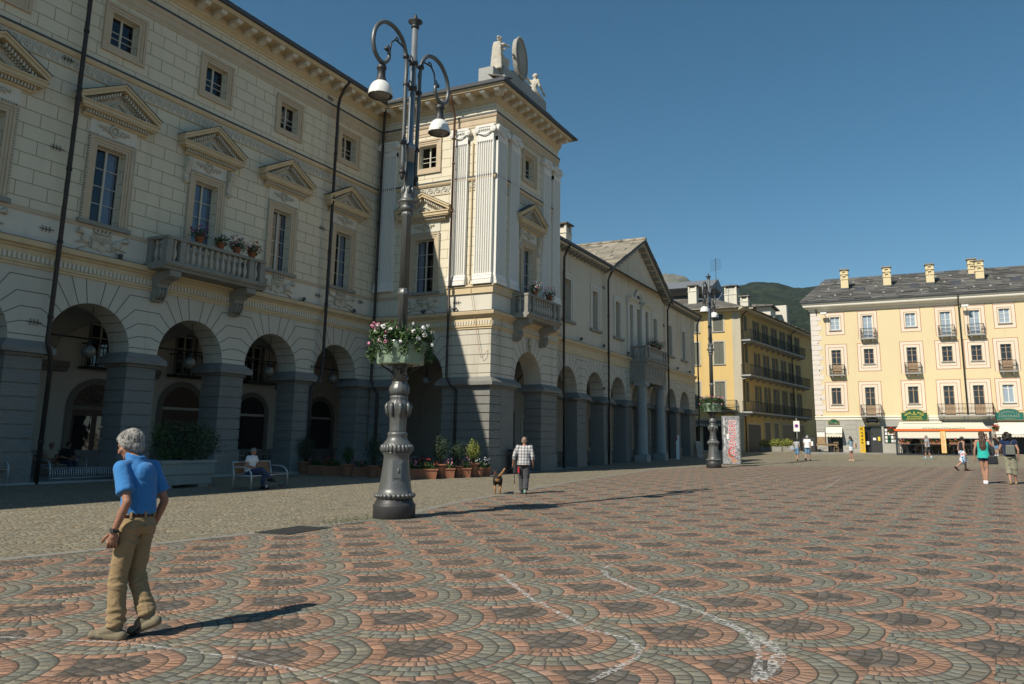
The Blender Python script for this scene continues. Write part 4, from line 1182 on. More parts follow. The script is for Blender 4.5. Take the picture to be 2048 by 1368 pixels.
# roofs: the long slope and the gable roof running back
g = G()
ry = 7.6; rz_ = 13.85+ry*.46
g.poly([(LX0, -.72, 13.88), (LX1+.6, -.72, 13.88), (LX1+.6, ry, rz_), (LX0, ry, rz_)]); g.poly([(LX0, ry, rz_), (LX1+.6, ry, rz_), (LX1+.6, 13, 13.9), (LX0, 13, 13.9)])
g.poly([(LX1+.2, -.6, 13.7), (LX1+.2, 13, 13.7), (LX1+.2, ry, rz_-.1)])
rf = g.build('roof', lose('stone_slab_roof_wing', (.22, .20, .165), .9, .42, .35, 'xy'), wing, FL)
def gslab(s_):
    random.seed(5+s_)
    g = G(); n_r = 13; zt = rk(0)+.32; zb = rk(GH+.55)+.32
    for r in range(n_r):
        t0 = r/n_r; t1 = (r+1.35)/n_r; xa = GC+s_*(GH+.55)*(1-t0); xb = GC+s_*(GH+.55)*(1-min(t1, 1.0)); za = zb+(zt-zb)*t0; zc = zb+(zt-zb)*min(t1, 1)
        y = -.78
        while y < 9:
            L_ = random.uniform(.55, 1.3); o = random.uniform(-.10, .10)*s_; th = random.uniform(.05, .10); lift = random.uniform(0, .05)
            q = [(xa+o, y, za+.02+lift), (xa+o+random.uniform(-.05, .05), y+L_-.01, za+.02+lift), (xb, y+L_-.01, zc), (xb, y, zc)]
            A = [g.v(p) for p in q]; B = [g.v((p[0], p[1], p[2]+th)) for p in q]
            for k in range(4): g.f([A[k], A[(k+1) % 4], B[(k+1) % 4], B[k]])
            g.f(B); g.f(A[::-1]); y += L_
    return g.build('gable_roof', m_slab, wing, FL)
M_ = Mat('single_roof_slabs', .85, .2); r_ = M_.island(); fn_ = M_.noise(9, 5, .65); c_ = M_.mix(r_, (.17, .155, .13), (.36, .32, .25)); c_ = M_.mix(xramp(M_.noise(1.2, 4), .5, .7)*.5, c_, (.30, .26, .17)); M_.color(M_.mix(xramp(fn_, .5, .8)*.5, c_, (.09, .085, .075))); M_.bump(fn_, .03); m_slab = M_.m
gr = gslab(-1); gslab(1)
g = G(); y = -.8
while y < 6.5: g.tube([(GC, y, rk(0)+.42), (GC, y+.93, rk(0)+.42)], .15, 10); g.tube([(GC, y+.86, rk(0)+.42), (GC, y+.96, rk(0)+.42)], .18, 10); y += .96
g.build('ridge_tiles', m_slab, gr, FL)
# pipes
for y_, cz in ((44.0, 4.5), (GC-GH-.05, 4.5), (GC+GH+.05, 4.5), (75.6, 4.3)):
    downpipe(wing, [(-19.55, y_, 13.75), (-19.75, y_, 13.4), (-19.93, y_, 13.0), (-19.93, y_, 4.6), (-19.98, y_+.25, 4.25), (-20.1, y_+.45, 4.0), (-20.1, y_+.45, 0.0)], .072)
for x_ in (47.0, 51.0, 56.0, 64.6, 69.0, 73.0): part('floodlight', 'flood', flood, m_lead, wing, FL, x_)
for pts in ((44.0, 12.0), (51.6, 12.4), (51.6, 5.3), (65.7, 11.6)): part('wall_anchor', 'anchor', anchor, m_iron, wing, FL, *pts)
# chimney
def chimney(parent, frame, x, y, z0, z1, w_, mat, capm, slots=True):
    g = G(); h = w_/2; zt = z1
    g.box((x-h, y-h, z0), (x+h, y+h, zt-.62*w_*1.3)); b = zt-.62*w_*1.3
    g.box((x-h-.05, y-h-.05, b), (x+h+.05, y+h+.05, b+.08))
    for sx in (-1, 1):
        for sy in (-1, 1): g.box((x+sx*h-(.16 if sx > 0 else 0)*1, y+sy*h-(.16 if sy > 0 else 0), b+.08), (x+sx*h+(.16 if sx < 0 else 0), y+sy*h+(.16 if sy < 0 else 0), zt-.10))
    g.box((x-h+.12, y-h+.12, b+.08), (x+h-.12, y+h-.12, zt-.25))
    c = g.build('chimney', mat, parent, frame)
    g = G(); g.box((x-h-.14, y-h-.14, zt-.10), (x+h+.14, y+h+.14, zt)); g.build('chimney_cap', capm, c, frame)
    return c
chimney(wing, ((0, 0, 0), 0), -22.6, 49.6, 14.5, 16.85, .95, m_white, m_lose)
# inside the arcade
g = G(); wall_holes(g, 41.9, 75, 0, 6.4, [(49.0, 50.4, .1, 3.2), (57.9, 59.4, .1, 3.3), (66.6, 68.0, .1, 3.2)], .2); ib = g.build('arcade_back_wall', m_inner, wing, ((-25.3, 0, 0), radians(90)))
g = G(); g.box((41.9, -.05, 0), (75, 0, .95)); g.build('dado', m_granite, ib, ((-25.3, 0, 0), radians(90)))
for a, b in ((49.0, 50.4), (57.9, 59.4), (66.6, 68.0)):
    g = G(); g.box((a, .12, .1), (b, .2, 3.3)); d_ = g.build('door', m_browndoor, wing, ((-25.3, 0, 0), radians(90)))
    g = G(); g.box((a-.2, -.06, .1), (a, 0, 3.45)); g.box((b, -.06, .1), (b+.2, 0, 3.45)); g.box((a, -.06, 3.25), (b, 0, 3.45)); g.build('door_frame', m_wjamb, d_, ((-25.3, 0, 0), radians(90)))
for c in (47.6, 52.2, 56.4, 61.2): 
    g = G(); g.box((c-.3, -.02, 1.25), (c+.3, .0, 3.6)); g.build('notice_panel', m_brownsur, ib, ((-25.3, 0, 0), radians(90)))
g = G()
for c in LC: groin(g, c, 2.2, 1.0, 5.1, 4.75, 1.7, 8)
g.build('vault', m_vault, wing, FL)
g = G(); g.box((-25.3, 41.9, -.3), (-20.1, 75.2, .09)); g.build('arcade_floor', m_granite_pale, wing, ((0, 0, 0), 0))
g = G(); g.box((-33, 42, 6.9), (-20.4, 75, 7.1)); g.build('upper_floor', m_room, wing, ((0, 0, 0), 0))
for x_ in LC[:4]: part('globe', 'wglobe', lambda g: g.ball((0, 1.2, 4.75), .24, 14, 10), m_globe, wing, FL, x_)

# ================================================================== yellow corner building with long balconies
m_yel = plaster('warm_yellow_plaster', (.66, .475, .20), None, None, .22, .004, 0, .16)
m_yeld = plaster('darker_yellow_plaster', (.56, .42, .19), None, None, .3, .004, 0, .30)  # darker, more streaked yellow used on the side wall
m_bare = plaster('bare_patched_plaster', (.50, .45, .34), None, None, .3, .008, .7, .2)
m_shut = simple('grey_green_shutter', (.14, .145, .115), .7, 0, .15, 4)
m_sill = m_granite_pale
m_wood = simple('aged_wood', (.26, .18, .10), .7, 0, .3, 8)
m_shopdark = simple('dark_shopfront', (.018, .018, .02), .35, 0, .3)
m_roofd = lose('stone_slab_roof_dark', (.135, .130, .118), 1.1, .5, .4, 'xy')
m_beige = simple('beige_shop_band', (.47, .42, .30), .85)
yb = thing('yellow_corner_house', 'warm yellow corner house with green shutters and three long iron balconies down the side street', 'house', (-17.05, 82, .7))
YA = radians(90-7.8)
FY1 = ((-17.05, 82, 0), 0); FY2 = ((-17.05, 82, 0), YA)
g = G(); fw_ = [(-2.83, -1.78, 13.2, 15.0), (-2.83, -1.78, 9.75, 12.1), (-2.83, -1.78, 5.2, 7.95), (-5.4, -4.4, 13.2, 15.0), (-5.4, -4.4, 9.75, 12.1), (-5.4, -4.4, 5.2, 7.95)]
wall_holes(g, -10, 0, 4.15, 15.3, fw_, .25); g.build('wall', m_yel, yb, FY1)
sw = [(4.05, 5.75), (7.1, 8.8), (10.3, 12.0), (13.5, 15.2), (16.5, 18.2), (19.5, 21.2)]
sh = [(a+.35, b-.35, z0, z1) for a, b in sw for z0, z1 in ((12.3, 14.75), (8.65, 11.3), (4.9, 7.75))]
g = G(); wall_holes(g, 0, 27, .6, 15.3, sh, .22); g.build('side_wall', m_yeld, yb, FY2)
g = G(); g.box((-10, .0, .5), (0, .3, 4.15)); g.mi = 0; g.build('ground_floor_wall', m_bare, yb, FY1)
g = G(); g.box((-10, 0.28, 4.2), (-.02, .5, 15.25)); g.box((-10, .5, .5), (-9.8, 20, 15.2)); g.build('inner_wall', m_room, yb, FY1)
g = G(); g.box((0.1, .24, .6), (27, .5, 15.2)); g.box((26.8, .5, .6), (27, 14, 15.2)); g.build('inner_wall', m_room, yb, FY2)
g = G(); g.box((-.85, -.035, 4.15), (.03, .0, 15.2)); g.build('worn_corner_strip', m_bare, yb, FY1)
g = G(); g.profile([(.02, 4.0), (-.06, 4.0), (-.1, 4.1), (-.1, 4.24), (.02, 4.3)], -10, .08); g.build('string_course', m_beige, yb, FY1)
def shutters(g, w_, z0, z1, y=-.05, gap=.0, op=False):
    for s in (-1, 1):
        a, b = sorted((s*.015, s*w_/2)) if not op else sorted((s*(w_/2+.02), s*(w_+.0)))
        g.box((a, y, z0), (b, y+.035, z0+.07)); g.box((a, y, z1-.07), (b, y+.035, z1)); g.box((a, y, z0+.071), (a+.06, y+.035, z1-.071)); g.box((b-.06, y, z0+.071), (b, y+.035, z1-.071))
        g.box((a+.06, y, (z0+z1)/2-.04), (b-.06, y+.035, (z0+z1)/2+.04))
        n = int((z1-z0)/.07); A, B = a+.06, b-.06
        for i in range(n):
            z = z0+.08+(z1-z0-.2)*i/n
            g.poly([(A, y+.03, z+.05), (B, y+.03, z+.05), (B, y+.003, z), (A, y+.003, z)])
for x_ in (-2.305, -4.9):
    for z0, z1 in ((13.2, 15.0), (9.75, 12.1), (5.2, 7.95)):
        g = G(); shutters(g, 1.05, z0, z1, .02); 
        o = part('window', f'ysh{z0}', lambda g: shutters(g, 1.05, z0, z1, .0), m_shut, yb, FY1, x_)
        g.bm.free()
        part('sill', f'ysl{z0}', lambda g: g.box((-.66, -.1, z0-.09), (.66, .2, z0+.001)), m_sill, o, FY1, x_)
        part('surround', f'ysu{z0}', lambda g: (g.box((-.69, -.018, z0), (-.53, .01, z1+.16)), g.box((.53, -.018, z0), (.69, .01, z1+.16)), g.box((-.53, -.018, z1+.01), (.53, .01, z1+.16))), m_bare, o, FY1, x_)
def rail_balcony(parent, frame, x0, x1, z, deep, h=1.0, step=.13, slab=.12, mat=m_iron, sm=None, brackets=0, fancy=False):
    g = G(); g.box((x0, -deep, z-slab), (x1, .1, z))
    b = g.build('balcony', sm or m_balc, parent, frame)
    g = G(); yo = -deep+.05
    g.box((x0+.02, yo-.02, z+h-.04), (x1-.02, yo+.02, z+h)); g.box((x0+.02, yo-.012, z+.10), (x1-.02, yo+.012, z+.13))
    for s in (x0+.04, x1-.04):
        g.box((s-.02, yo+.02, z+h-.04), (s+.02, .05, z+h)); g.box((s-.012, yo+.02, z+.10), (s+.012, .05, z+.13))
        k = max(2, int(deep/step))
        for i in range(k+1): g.box((s-.009, yo+(-yo)*i/k-.009, z), (s+.009, yo+(-yo)*i/k+.009, z+h-.02))
    n = int((x1-x0-.1)/step)
    for i in range(n+1):
        xx = x0+.05+(x1-x0-.1)*i/n; g.box((xx-.009, yo-.009, z), (xx+.009, yo+.009, z+h-.03))
        if fancy and i < n: g.tube([(xx+.5*step+.05*cos(t), yo, z+.55+.09*sin(t)) for t in (0, 1.05, 2.1, 3.14, 4.2, 5.25)], .008, 4, closed=True)
    g.build('railing', mat, b, frame)
    for i in range(brackets):
        xx = x0+.3+(x1-x0-.6)*i/max(1, brackets-1)
        part('bracket', f'rbk{deep}', lambda g: g.prism([(-.08, 0, 0), (-.08, -deep+.08, 0), (-.08, -deep+.08, -.10), (-.08, -deep*.5, -.18), (-.08, 0, -.34)], (.16, 0, 0)), sm or m_balc, b, frame, xx, z-slab)
    return b
rail_balcony(yb, FY1, -3.5, -.55, 4.95, .75, 1.05, .12, .14, m_iron, None, 3, True)
for z in (12.25, 8.6, 4.85): rail_balcony(yb, FY2, -.15 if z < 12 else .1, 22.2 if z < 12 else 20.6, z, 1.0, 1.05, .15, .16, m_iron, m_granite_pale, 11)
for a, b in sw:
    for z0, z1 in ((12.3, 14.75), (8.65, 11.3), (4.9, 7.75)):
        c = (a+b)/2
        o = part('window', f'yso{z0}', lambda g: shutters(g, 1.0, z0, z1, -.045, 0, True), m_shut, yb, FY2, c)
        part('frame', f'ysf{z0}', lambda g: casement(g, 1.0, z0, z1, (.35, .6, .8), .12), m_frame, o, FY2, c)
        part('pane', f'ysp{z0}', lambda g: pane(g, 1.0, z0, z1, .15), m_doorglass, o, FY2, c)
for z0, z1 in ((13.3, 14.95), (9.95, 12.05), (5.9, 8.0)):
    part('window', f'yn{z0}', lambda g: shutters(g, .8, z0, z1, -.04), m_shut, yb, FY2, 1.5)
# ground floor openings along the side street
for a, b, z1 in ((1.2, 5.1, 3.6), (6.6, 8.4, 3.9), (9.9, 11.2, 3.9), (12.8, 17.2, 3.8), (19.4, 21.6, 3.9)):
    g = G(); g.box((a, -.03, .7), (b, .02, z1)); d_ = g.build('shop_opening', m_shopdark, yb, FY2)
    g = G(); g.box((a-.18, -.06, .7), (a, .0, z1+.18)); g.box((b, -.06, .7), (b+.18, .0, z1+.18)); g.box((a, -.06, z1), (b, 0, z1+.18)); g.build('frame', m_bare, d_, FY2)
for a, b in ((-8, -4.6), (-4.2, -.9)):
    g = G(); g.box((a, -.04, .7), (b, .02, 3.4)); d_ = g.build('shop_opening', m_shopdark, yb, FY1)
    g = G(); g.box((a+(b-a)*.3, -.06, .75), (a+(b-a)*.42, -.041, 3.1)); g.build('door_glow_panel', simple('amber_glow_colour', (.12, .085, .05), .5), d_, FY1)  # opaque panel; its amber colour stands in for light indoors
g = G(); g.box((-8.5, -.5, .2), (-.3, .02, .95)); g.build('step', m_granite_pale, yb, FY1)
# dark awning with scalloped valance and letters
g = G(); g.prism([(-9, 0, 3.95), (-9, -.9, 3.68), (-9, -.9, 3.62), (-9, 0, 3.88)], (8.4, 0, 0))
for i in range(28):
    a = -9+8.4*i/28; L_ = 8.4/28
    g.prism([(a, -.9, 3.64), (a, -.9, 3.36), (a+L_*.25, -.9, 3.30), (a+L_*.75, -.9, 3.30), (a+L_, -.9, 3.36), (a+L_, -.9, 3.64)], (0, .012, 0))
aw_ = g.build('awning', simple('dark_green_awning', (.085, .095, .09), .85), yb, FY1)
def text(name, body, size, mat, parent, frame, loc, rx=90, rz=0, ext=.004, sx=1.0, shear=0, align='CENTER', ry=0, spacing=1.0, off=0):
    c = D.curves.new(name, 'FONT'); c.body = body; c.size = size; c.align_x = align; c.align_y = 'CENTER'; c.extrude = ext; c.shear = shear; c.space_character = spacing; c.resolution_u = 3; c.offset = off
    o = D.objects.new(name, c); COL.objects.link(o)
    bpy.context.view_layer.update()
    me = D.meshes.new_from_object(o.evaluated_get(bpy.context.evaluated_depsgraph_get()))
    D.objects.remove(o); D.curves.remove(c)
    M = Matrix.Translation(loc) @ Euler((radians(rx), radians(ry), radians(rz)), 'XYZ').to_matrix().to_4x4() @ Matrix.Diagonal((sx, 1, 1, 1))
    me.transform(M); me.materials.clear(); me.materials.append(mat); me.name = name
    return obj(name, me, None, parent, frame)
m_lett = simple('pale_lettering', (.62, .60, .55), .7); m_red = simple('red_lettering', (.35, .03, .03), .6)
text('awning_lettering', 'LA PASSARELLA  BAR', .34, m_lett, aw_, FY1, (-4.1, -.925, 3.49), sx=1.25)
# roof, eaves, chimneys
g = G(); g.profile([(.02, 15.2), (-.75, 15.26), (-.8, 15.42), (-.2, 15.5), (.02, 15.5)], -10, .75, 0, -1); g.build('eaves', m_bare, yb, FY1)
g = G(); g.profile([(.02, 15.2), (-.85, 15.26), (-.9, 15.42), (-.2, 15.5), (.02, 15.5)], -.75, 27, 1, 0); g.build('eaves', m_bare, yb, FY2)
R2 = Matrix.Translation((-17.05, 82, 0)) @ Matrix.Rotation(YA, 4, 'Z')
def y2(x_, y_, z): return tuple(R2 @ Vector((x_, y_, z)))
g = G(); c0 = (-16.15, 81.1, 15.5)
rdg = 6.0; zq = 15.5+rdg*.42
e1 = y2(27, -.95, 15.5); r0 = y2(rdg, rdg-.5, zq); r1 = y2(27, rdg-.5, zq)
g.poly([c0, e1, r1, r0]); g.poly([(-28, 81.1, 15.5), c0, r0, (-28, 81.1+rdg, zq)]); g.poly([(-28, 81.1+rdg, zq), r0, r1, y2(27, 13, 15.4), (-28, 95, 15.4)])
g.build('roof', m_roofd, yb, ((0, 0, 0), 0))
random.seed(4); g = G()
for i in range(60):                                  # loose slabs breaking the eaves line
    t = i/60; p = y2(-.6+27*t, -.95+random.uniform(-.08, .05), 15.50); g.cbox(p, (.5, random.uniform(.35, .6), .07), YA+random.uniform(-.05, .05))
for i in range(24): g.cbox((-27+11*i/24, 81.1+random.uniform(-.06, .06), 15.5), (random.uniform(.4, .6), .45, .07), random.uniform(-.05, .05))
g.build('eaves_slabs', m_slab, yb, ((0, 0, 0), 0))
W0 = ((0, 0, 0), 0)
chimney(yb, W0, -23.0, 86, 16.5, 19.1, .95, m_white, m_lose); chimney(yb, W0, -18.9, 87, 16.5, 18.9, 1.35, m_white, m_lose); chimney(yb, W0, -17.4, 86.6, 16.3, 17.6, .85, m_white, m_lose)
g = G(); g.prism([(-31, 94, 19.6), (-31, 91, 18.0), (-31, 97.5, 18.0)], (9.5, 0, 0)); g.prism([(-30.9, 94, 21.3), (-30.9, 90.8, 19.9), (-30.9, 97, 19.9)], (8.9, 0, 0)); g.build('metal_roof', simple('weathered_sheet_metal', (.21, .22, .23), .5, .3, .2), yb, W0)
g = G()
for i in range(14): g.box((-31+.65*i, 90.7, 18.5), (-30.95+.65*i, 94, 19.0))
g.bm.free()
g = G(); g.box((-17.2, 92, 16), (-15.6, 95.5, 17.2)); d_ = g.build('dormer', m_white, yb, W0); g = G(); g.prism([(-17.6, 91.4, 17.2), (-15.2, 91.4, 17.2), (-15.2, 91.4, 17.35), (-17.6, 91.4, 17.5)], (0, 4.6, 0)); g.build('dormer_roof', m_roofd, d_, W0)
g = G(); g.box((-15.9, 96.5, 15.8), (-14.5, 97.6, 18.0)); g.build('chimney', m_white, yb, W0)
g = G(); g.tube([(-19.9, 84, 17), (-19.9, 84, 21.6)], .03, 5)
for k in range(6): g.tube([(-20.5, 84, 20.2+.0+.22*k), (-19.3, 84, 20.35+.22*k)], .015, 4)
g.build('antenna', m_iron, yb, W0)
for x_ in (.35, 17.6): downpipe(yb, [y2(x_, -.75, 15.3), y2(x_, -.2, 14.9), y2(x_, -.12, 14.7), y2(x_, -.12, .7)], .06)
# houses at the end of the side street
al = thing('side_street_house', 'dim plastered house closing the narrow side street behind the yellow house', 'house', (-12.5, 112, .9))
m_dim = plaster('brown_grey_plaster', (.36, .31, .235), None, None, .35, .006, 0, .35)
g = G(); wall_holes(g, -6, 8, .5, 14.6, [(-2.6, -1.6, 5.2, 7.2), (.2, 1.2, 5.2, 7.2), (-2.6, -1.6, 9, 11), (.2, 1.2, 9, 11), (.6, 1.6, 12.3, 13.7)], .25); g.box((-6, .3, .5), (8, .6, 14.6)); g.build('wall', m_dim, al, ((-12.5, 116, 0), 0))
g = G(); g.prism([(-7, -1, 14.5), (-7, 4, 16.6), (-7, 9, 14.5)], (16, 0, 0)); g.build('roof', m_roofd, al, ((-12.5, 116, 0), 0))
al2 = thing('side_street_house', 'dark balconied house deeper in the side street, half behind the yellow house', 'house', (-14, 109, .9))
g = G(); g.box((0, 0, .4), (9, 8, 13.6)); g.build('wall', m_dim, al2, (y2(27.3, .2, 0), YA))
g = G(); g.prism([(-.5, -1.2, 13.6), (-.5, 4, 15.8), (-.5, 9, 13.6)], (10, 0, 0)); g.build('roof', m_roofd, al2, (y2(27.3, .2, 0), YA))
rail_balcony(al2, (y2(27.3, .2, 0), YA), .2, 8.8, 10.2, 1.0, 1.0, .16, .16, m_iron, m_wood, 5); rail_balcony(al2, (y2(27.3, .2, 0), YA), .2, 8.8, 6.4, 1.0, 1.0, .16, .16, m_iron, m_wood, 5)
for z0 in (6.5, 10.3, 1.0):
    for a in (1.2, 4, 6.8):
        part('window', f'al{z0}', lambda g: g.box((-.5, -.04, z0), (.5, .02, z0+2)), m_shopdark, al2, (y2(27.3, .2, 0), YA), a)

S_ = 1.05                                            # the street house and its neighbours stand a little larger and further back
for o_ in (yb, al, al2):
    l_ = o_.matrix_basis.translation.copy(); o_.matrix_basis = Matrix.Translation((l_.x*S_, l_.y*S_, 1.6+(l_.z-1.6)*S_)) @ Matrix.Scale(S_, 4)

# ================================================================== pale yellow house across the square
m_pale = plaster('pale_yellow_plaster', (.70, .585, .36), None, None, .10, .003, 0, .07)
m_band = simple('cream_painted_band', (.69, .61, .48), .9, 0, .06, 3); m_rline = simple('red_painted_line', (.43, .17, .10), .9)
m_quoin = simple('painted_quoin', (.66, .60, .54), .9, 0, .12, 2)
m_corn = simple('white_cornice', (.74, .70, .60), .85, 0, .06, 3)
m_shopstone = stone('shop_grey_stone', (.40, .39, .345), 3, .25, .85, .01, .4)
m_wwhite = simple('white_window_paint', (.72, .72, .68), .6, 0, .05); m_wbrown = simple('brown_window_wood', (.36, .25, .16), .7, 0, .2, 6)
m_sky_pane = Mat('pale_sky_glass', .08, .6); m_sky_pane.color((.30, .36, .42)); m_sky_pane = m_sky_pane.m  # sky reflection put into the base colour of the panes
M_ = Mat('dark_glass', .05, .7); M_.color((.022, .025, .03)); m_glassdark = M_.m
RA = .02
FR = ((0, 78, 0), RA)
rb = thing('pale_yellow_house', 'long pale yellow four storey house with painted window frames and slab roof across the square', 'house', (0, 78, .8))
WIN = [(-7.34, 13.43, 12.16, 'w', 0), (-4.5, 13.43, 11.25, 'w', 1), (-.86, 13.43, 12.16, 'w', 0), (1.98, 13.40, 11.2, 'w', 1), (4.28, 13.40, 11.2, 'w', 1), (6.6, 13.40, 12.1, 'w', 0),
       (-7.38, 10.37, 7.98, 'b', 1), (-4.55, 10.37, 8.90, 'b', 0), (-.95, 10.37, 7.98, 'b', 1), (1.92, 10.35, 8.90, 'b', 0), (4.22, 10.35, 8.9, 'b', 0), (6.47, 10.35, 7.95, 'b', 1),
       (-7.56, 6.86, 5.24, 'b', 0), (-4.66, 6.86, 4.22, 'b', 2), (-1.07, 6.86, 5.24, 'b', 0), (1.78, 6.86, 4.22, 'b', 3), (4.1, 6.86, 4.22, 'b', 3), (6.35, 6.86, 5.24, 'w', 0)]
WIN += [(9.2, 13.4, 12.1, 'w', 0), (9.1, 10.35, 8.9, 'b', 0), (9.0, 6.86, 5.24, 'b', 0), (12, 13.4, 12.1, 'w', 0), (11.9, 10.35, 8.9, 'b', 0), (11.8, 6.86, 5.24, 'b', 0)]
WW = .84
RX0, RX1 = -9.5, 16
g = G(); wall_holes(g, RX0, RX1, 4.12, 14.2, [(c-WW/2, c+WW/2, b, t) for c, t, b, *_ in WIN], .20); g.build('wall', m_pale, rb, FR)
g = G(); g.box((RX0, .02, .6), (RX0+.3, 14, 14.2)); g.box((RX0+.3, .35, .6), (RX1, .6, 14.2)); g.build('side_wall', m_pale, rb, FR)
g = G()
for i in range(21):
    z = 4.3+i*.465
    if z > 13.9: break
    L_ = .92 if i % 2 else .66
    g.box((RX0-.03, -.025, z), (RX0+L_, .01, z+.43))
g.build('quoins', m_quoin, rb, FR)
for c, t, b, kd, bal in WIN:
    top = t > 12; w2 = .93 if not top else .75
    hw = WW/2
    def paint(g, t=t, b=b, top=top, bal=bal):
        g.mi = 0; z0 = b-.62 if not bal else b-.02; z1 = t+.42; ho = .93 if not top else .80
        if top: z0 = b-.42 if not bal else b-.02; z1 = t+.34
        def frame_(h, za, zb, y, w_):                      # a painted band as flat border
            for s in (-1, 1): a_, b_ = sorted((s*(h-w_), s*h)); g.box((a_, -y, za), (b_, .004, zb))
            g.box((-h+w_, -y, zb-w_), (h-w_, .004, zb))
            if not bal: g.box((-h+w_, -y, za), (h-w_, .004, za+w_))
        g.mi = 0; frame_(ho, z0, z1, .008, ho-hw-.001)
        if not bal: g.box((-hw-.001, -.008, z0), (hw+.001, .004, b-.001)) if False else None
        g.mi = 1; frame_(ho+.05, z0-(.05 if not bal else 0), z1+.05, .010, .05); frame_(ho-.24, z0+(.24 if not bal else 0), z1-.24, .012, .04)
        if top:
            g.mi = 0; g.prism([(-ho, -.012, z1+.051), (ho, -.012, z1+.051), (ho+.32, -.012, z1+.36), (ho+.32, -.012, z1+.46), (-ho-.32, -.012, z1+.46), (-ho-.32, -.012, z1+.36)], (0, .016, 0))
            g.mi = 1
            for s in (-1, 1): g.prism([(s*ho, -.016, z1+.04), (s*(ho+.34), -.016, z1+.36), (s*(ho+.38), -.016, z1+.36), (s*(ho+.05), -.016, z1+.04)], (0, .016, 0))
            g.box((-ho-.34, -.016, z1+.46), (ho+.34, .0, z1+.49)); g.box((-ho-.1, -.016, z1+.20), (ho+.1, .0, z1+.225))
    o = part('window', f'rp{t}{b}{bal}', paint, [m_band, m_rline], rb, FR, c)
    rows = (.33, .66) if t > 12 or not bal else ((.45, .68, .85) if bal != 2 else (.6, .8))
    if abs(t-6.86) < .1 and not bal: rows = (.74,)
    part('frame', f'rf{t}{b}{kd}', lambda g: casement(g, WW, b, t, rows, .13, .035, .06, .07), m_wwhite if kd == 'w' else m_wbrown, o, FR, c)
    part('pane', f'rpn{t}{b}{kd}', lambda g: pane(g, WW, b, t, .165), m_sky_pane if kd == 'w' else m_glassdark, o, FR, c)
    if bal and kd == 'b': part('door_panel', f'rdp{b}', lambda g: g.box((-WW/2+.06, .125, b+.05), (WW/2-.06, .16, b+.92)), m_wbrown, o, FR, c)
    if not bal: part('sill', f'rsl{b}', lambda g: g.box((-.55, -.09, b-.07), (.55, .18, b+.001)), m_granite_pale, o, FR, c)
    if bal == 1: rail_balcony(rb, FR, c-.68, c+.68, b-.02, .5, .92, .10, .10, m_iron, m_granite_pale, 2, True)
    if bal == 2: rail_balcony(rb, FR, c-.88, c+.88, b-.02, .85, .98, .10, .12, m_iron, m_granite_pale, 2, True)
rail_balcony(rb, FR, .75, 5.1, 4.2, .85, .98, .11, .12, m_iron, m_granite_pale, 3, True)
# ground floor in grey stone with shop openings
OP = [(-8.55, -7.25, .9, 3.25), (-5.75, -3.9, .9, 3.25), (-3.72, -2.6, 1.75, 3.25), (-2.3, 4.3, .9, 3.25), (5.2, 8.4, .9, 3.2), (9.5, 12, .9, 3.2)]
g = G(); wall_holes(g, RX0, RX1, .6, 4.12, OP, .3); gf = g.build('ground_floor_wall', m_shopstone, rb, FR)
for a, b in ((RX0, -8.75), (-7.05, -6.0), (4.4, 5.1)):
    g = G(); g.box((a+.02, -.012, 1.3), (b-.02, .01, 3.78))
    for z in (1.3, 1.72, 2.14, 2.56, 2.98, 3.4): g.box((a, -.03, z), (b, .01, z+.38))
    g.build('rusticated_blocks', m_shopstone, gf, FR)
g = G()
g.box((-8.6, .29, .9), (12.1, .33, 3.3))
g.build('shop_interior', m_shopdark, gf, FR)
g = G(); g.profile([(.02, 3.86), (-.05, 3.86), (-.05, 4.04), (-.12, 4.08), (-.12, 4.16), (.02, 4.2)], RX0-.05, RX1); g.build('string_course', m_corn, rb, FR)
# cornice, gutter, roof
g = G(); g.profile([(.02, 13.95), (-.12, 13.98), (-.2, 14.10), (-.2, 14.16), (-.42, 14.24), (-.58, 14.36), (-.62, 14.44), (-.62, 14.56), (-.72, 14.62), (-.72, 14.74), (.02, 14.8)], RX0, RX1, 1, 0); g.build('cornice', m_corn, rb, FR)
g = G(); g.profile([(-.70, 14.74), (-.78, 14.72), (-.86, 14.76), (-.86, 14.88), (-.7, 14.84)], RX0, RX1, 1, 0); g.build('gutter', m_lead, rb, FR)
def rslope(x_, t): return None
g = G(); zr0, zr1, rd = 14.85, 17.85, 6.3
random.seed(21); NR = 14; sl2 = (zr1-zr0)/rd
for r in range(NR):                                  # overlapping stone slabs in courses
    y0 = -.85+(rd+.85)*r/NR; y1 = y0+(rd+.85)/NR*1.3; z0 = zr0+(y0+.85)*sl2; z1 = zr0+(y1+.85)*sl2-.05
    x_ = RX0-.8+(y0+.85)*.26
    while x_ < RX1:
        L_ = random.uniform(.6, 1.5); lf = random.uniform(.02, .07); sk = random.uniform(-.08, .08)
        q = [(x_, y0+random.uniform(-.1, .05), z0+lf), (x_+L_-.015, y0+random.uniform(-.1, .05), z0+lf), (x_+L_+sk, y1, z1), (x_+sk, y1, z1)]
        A = [g.v(p) for p in q]; B = [g.v((p[0], p[1], p[2]+.06)) for p in q]
        for k in range(4): g.f([A[k], A[(k+1) % 4], B[(k+1) % 4], B[k]])
        g.f(B); g.f(A[::-1]); x_ += L_
M_ = Mat('dark_roof_slabs', .8, .25); c_ = M_.mix(M_.island(), (.075, .075, .072), (.165, .16, .145)); M_.color(M_.mix(xramp(M_.noise(9, 5, .65), .5, .8)*.5, c_, (.06, .058, .052))); M_.bump(M_.noise(9, 5), .03); m_slabd = M_.m
rrf = g.build('roof', m_slabd, rb, FR)
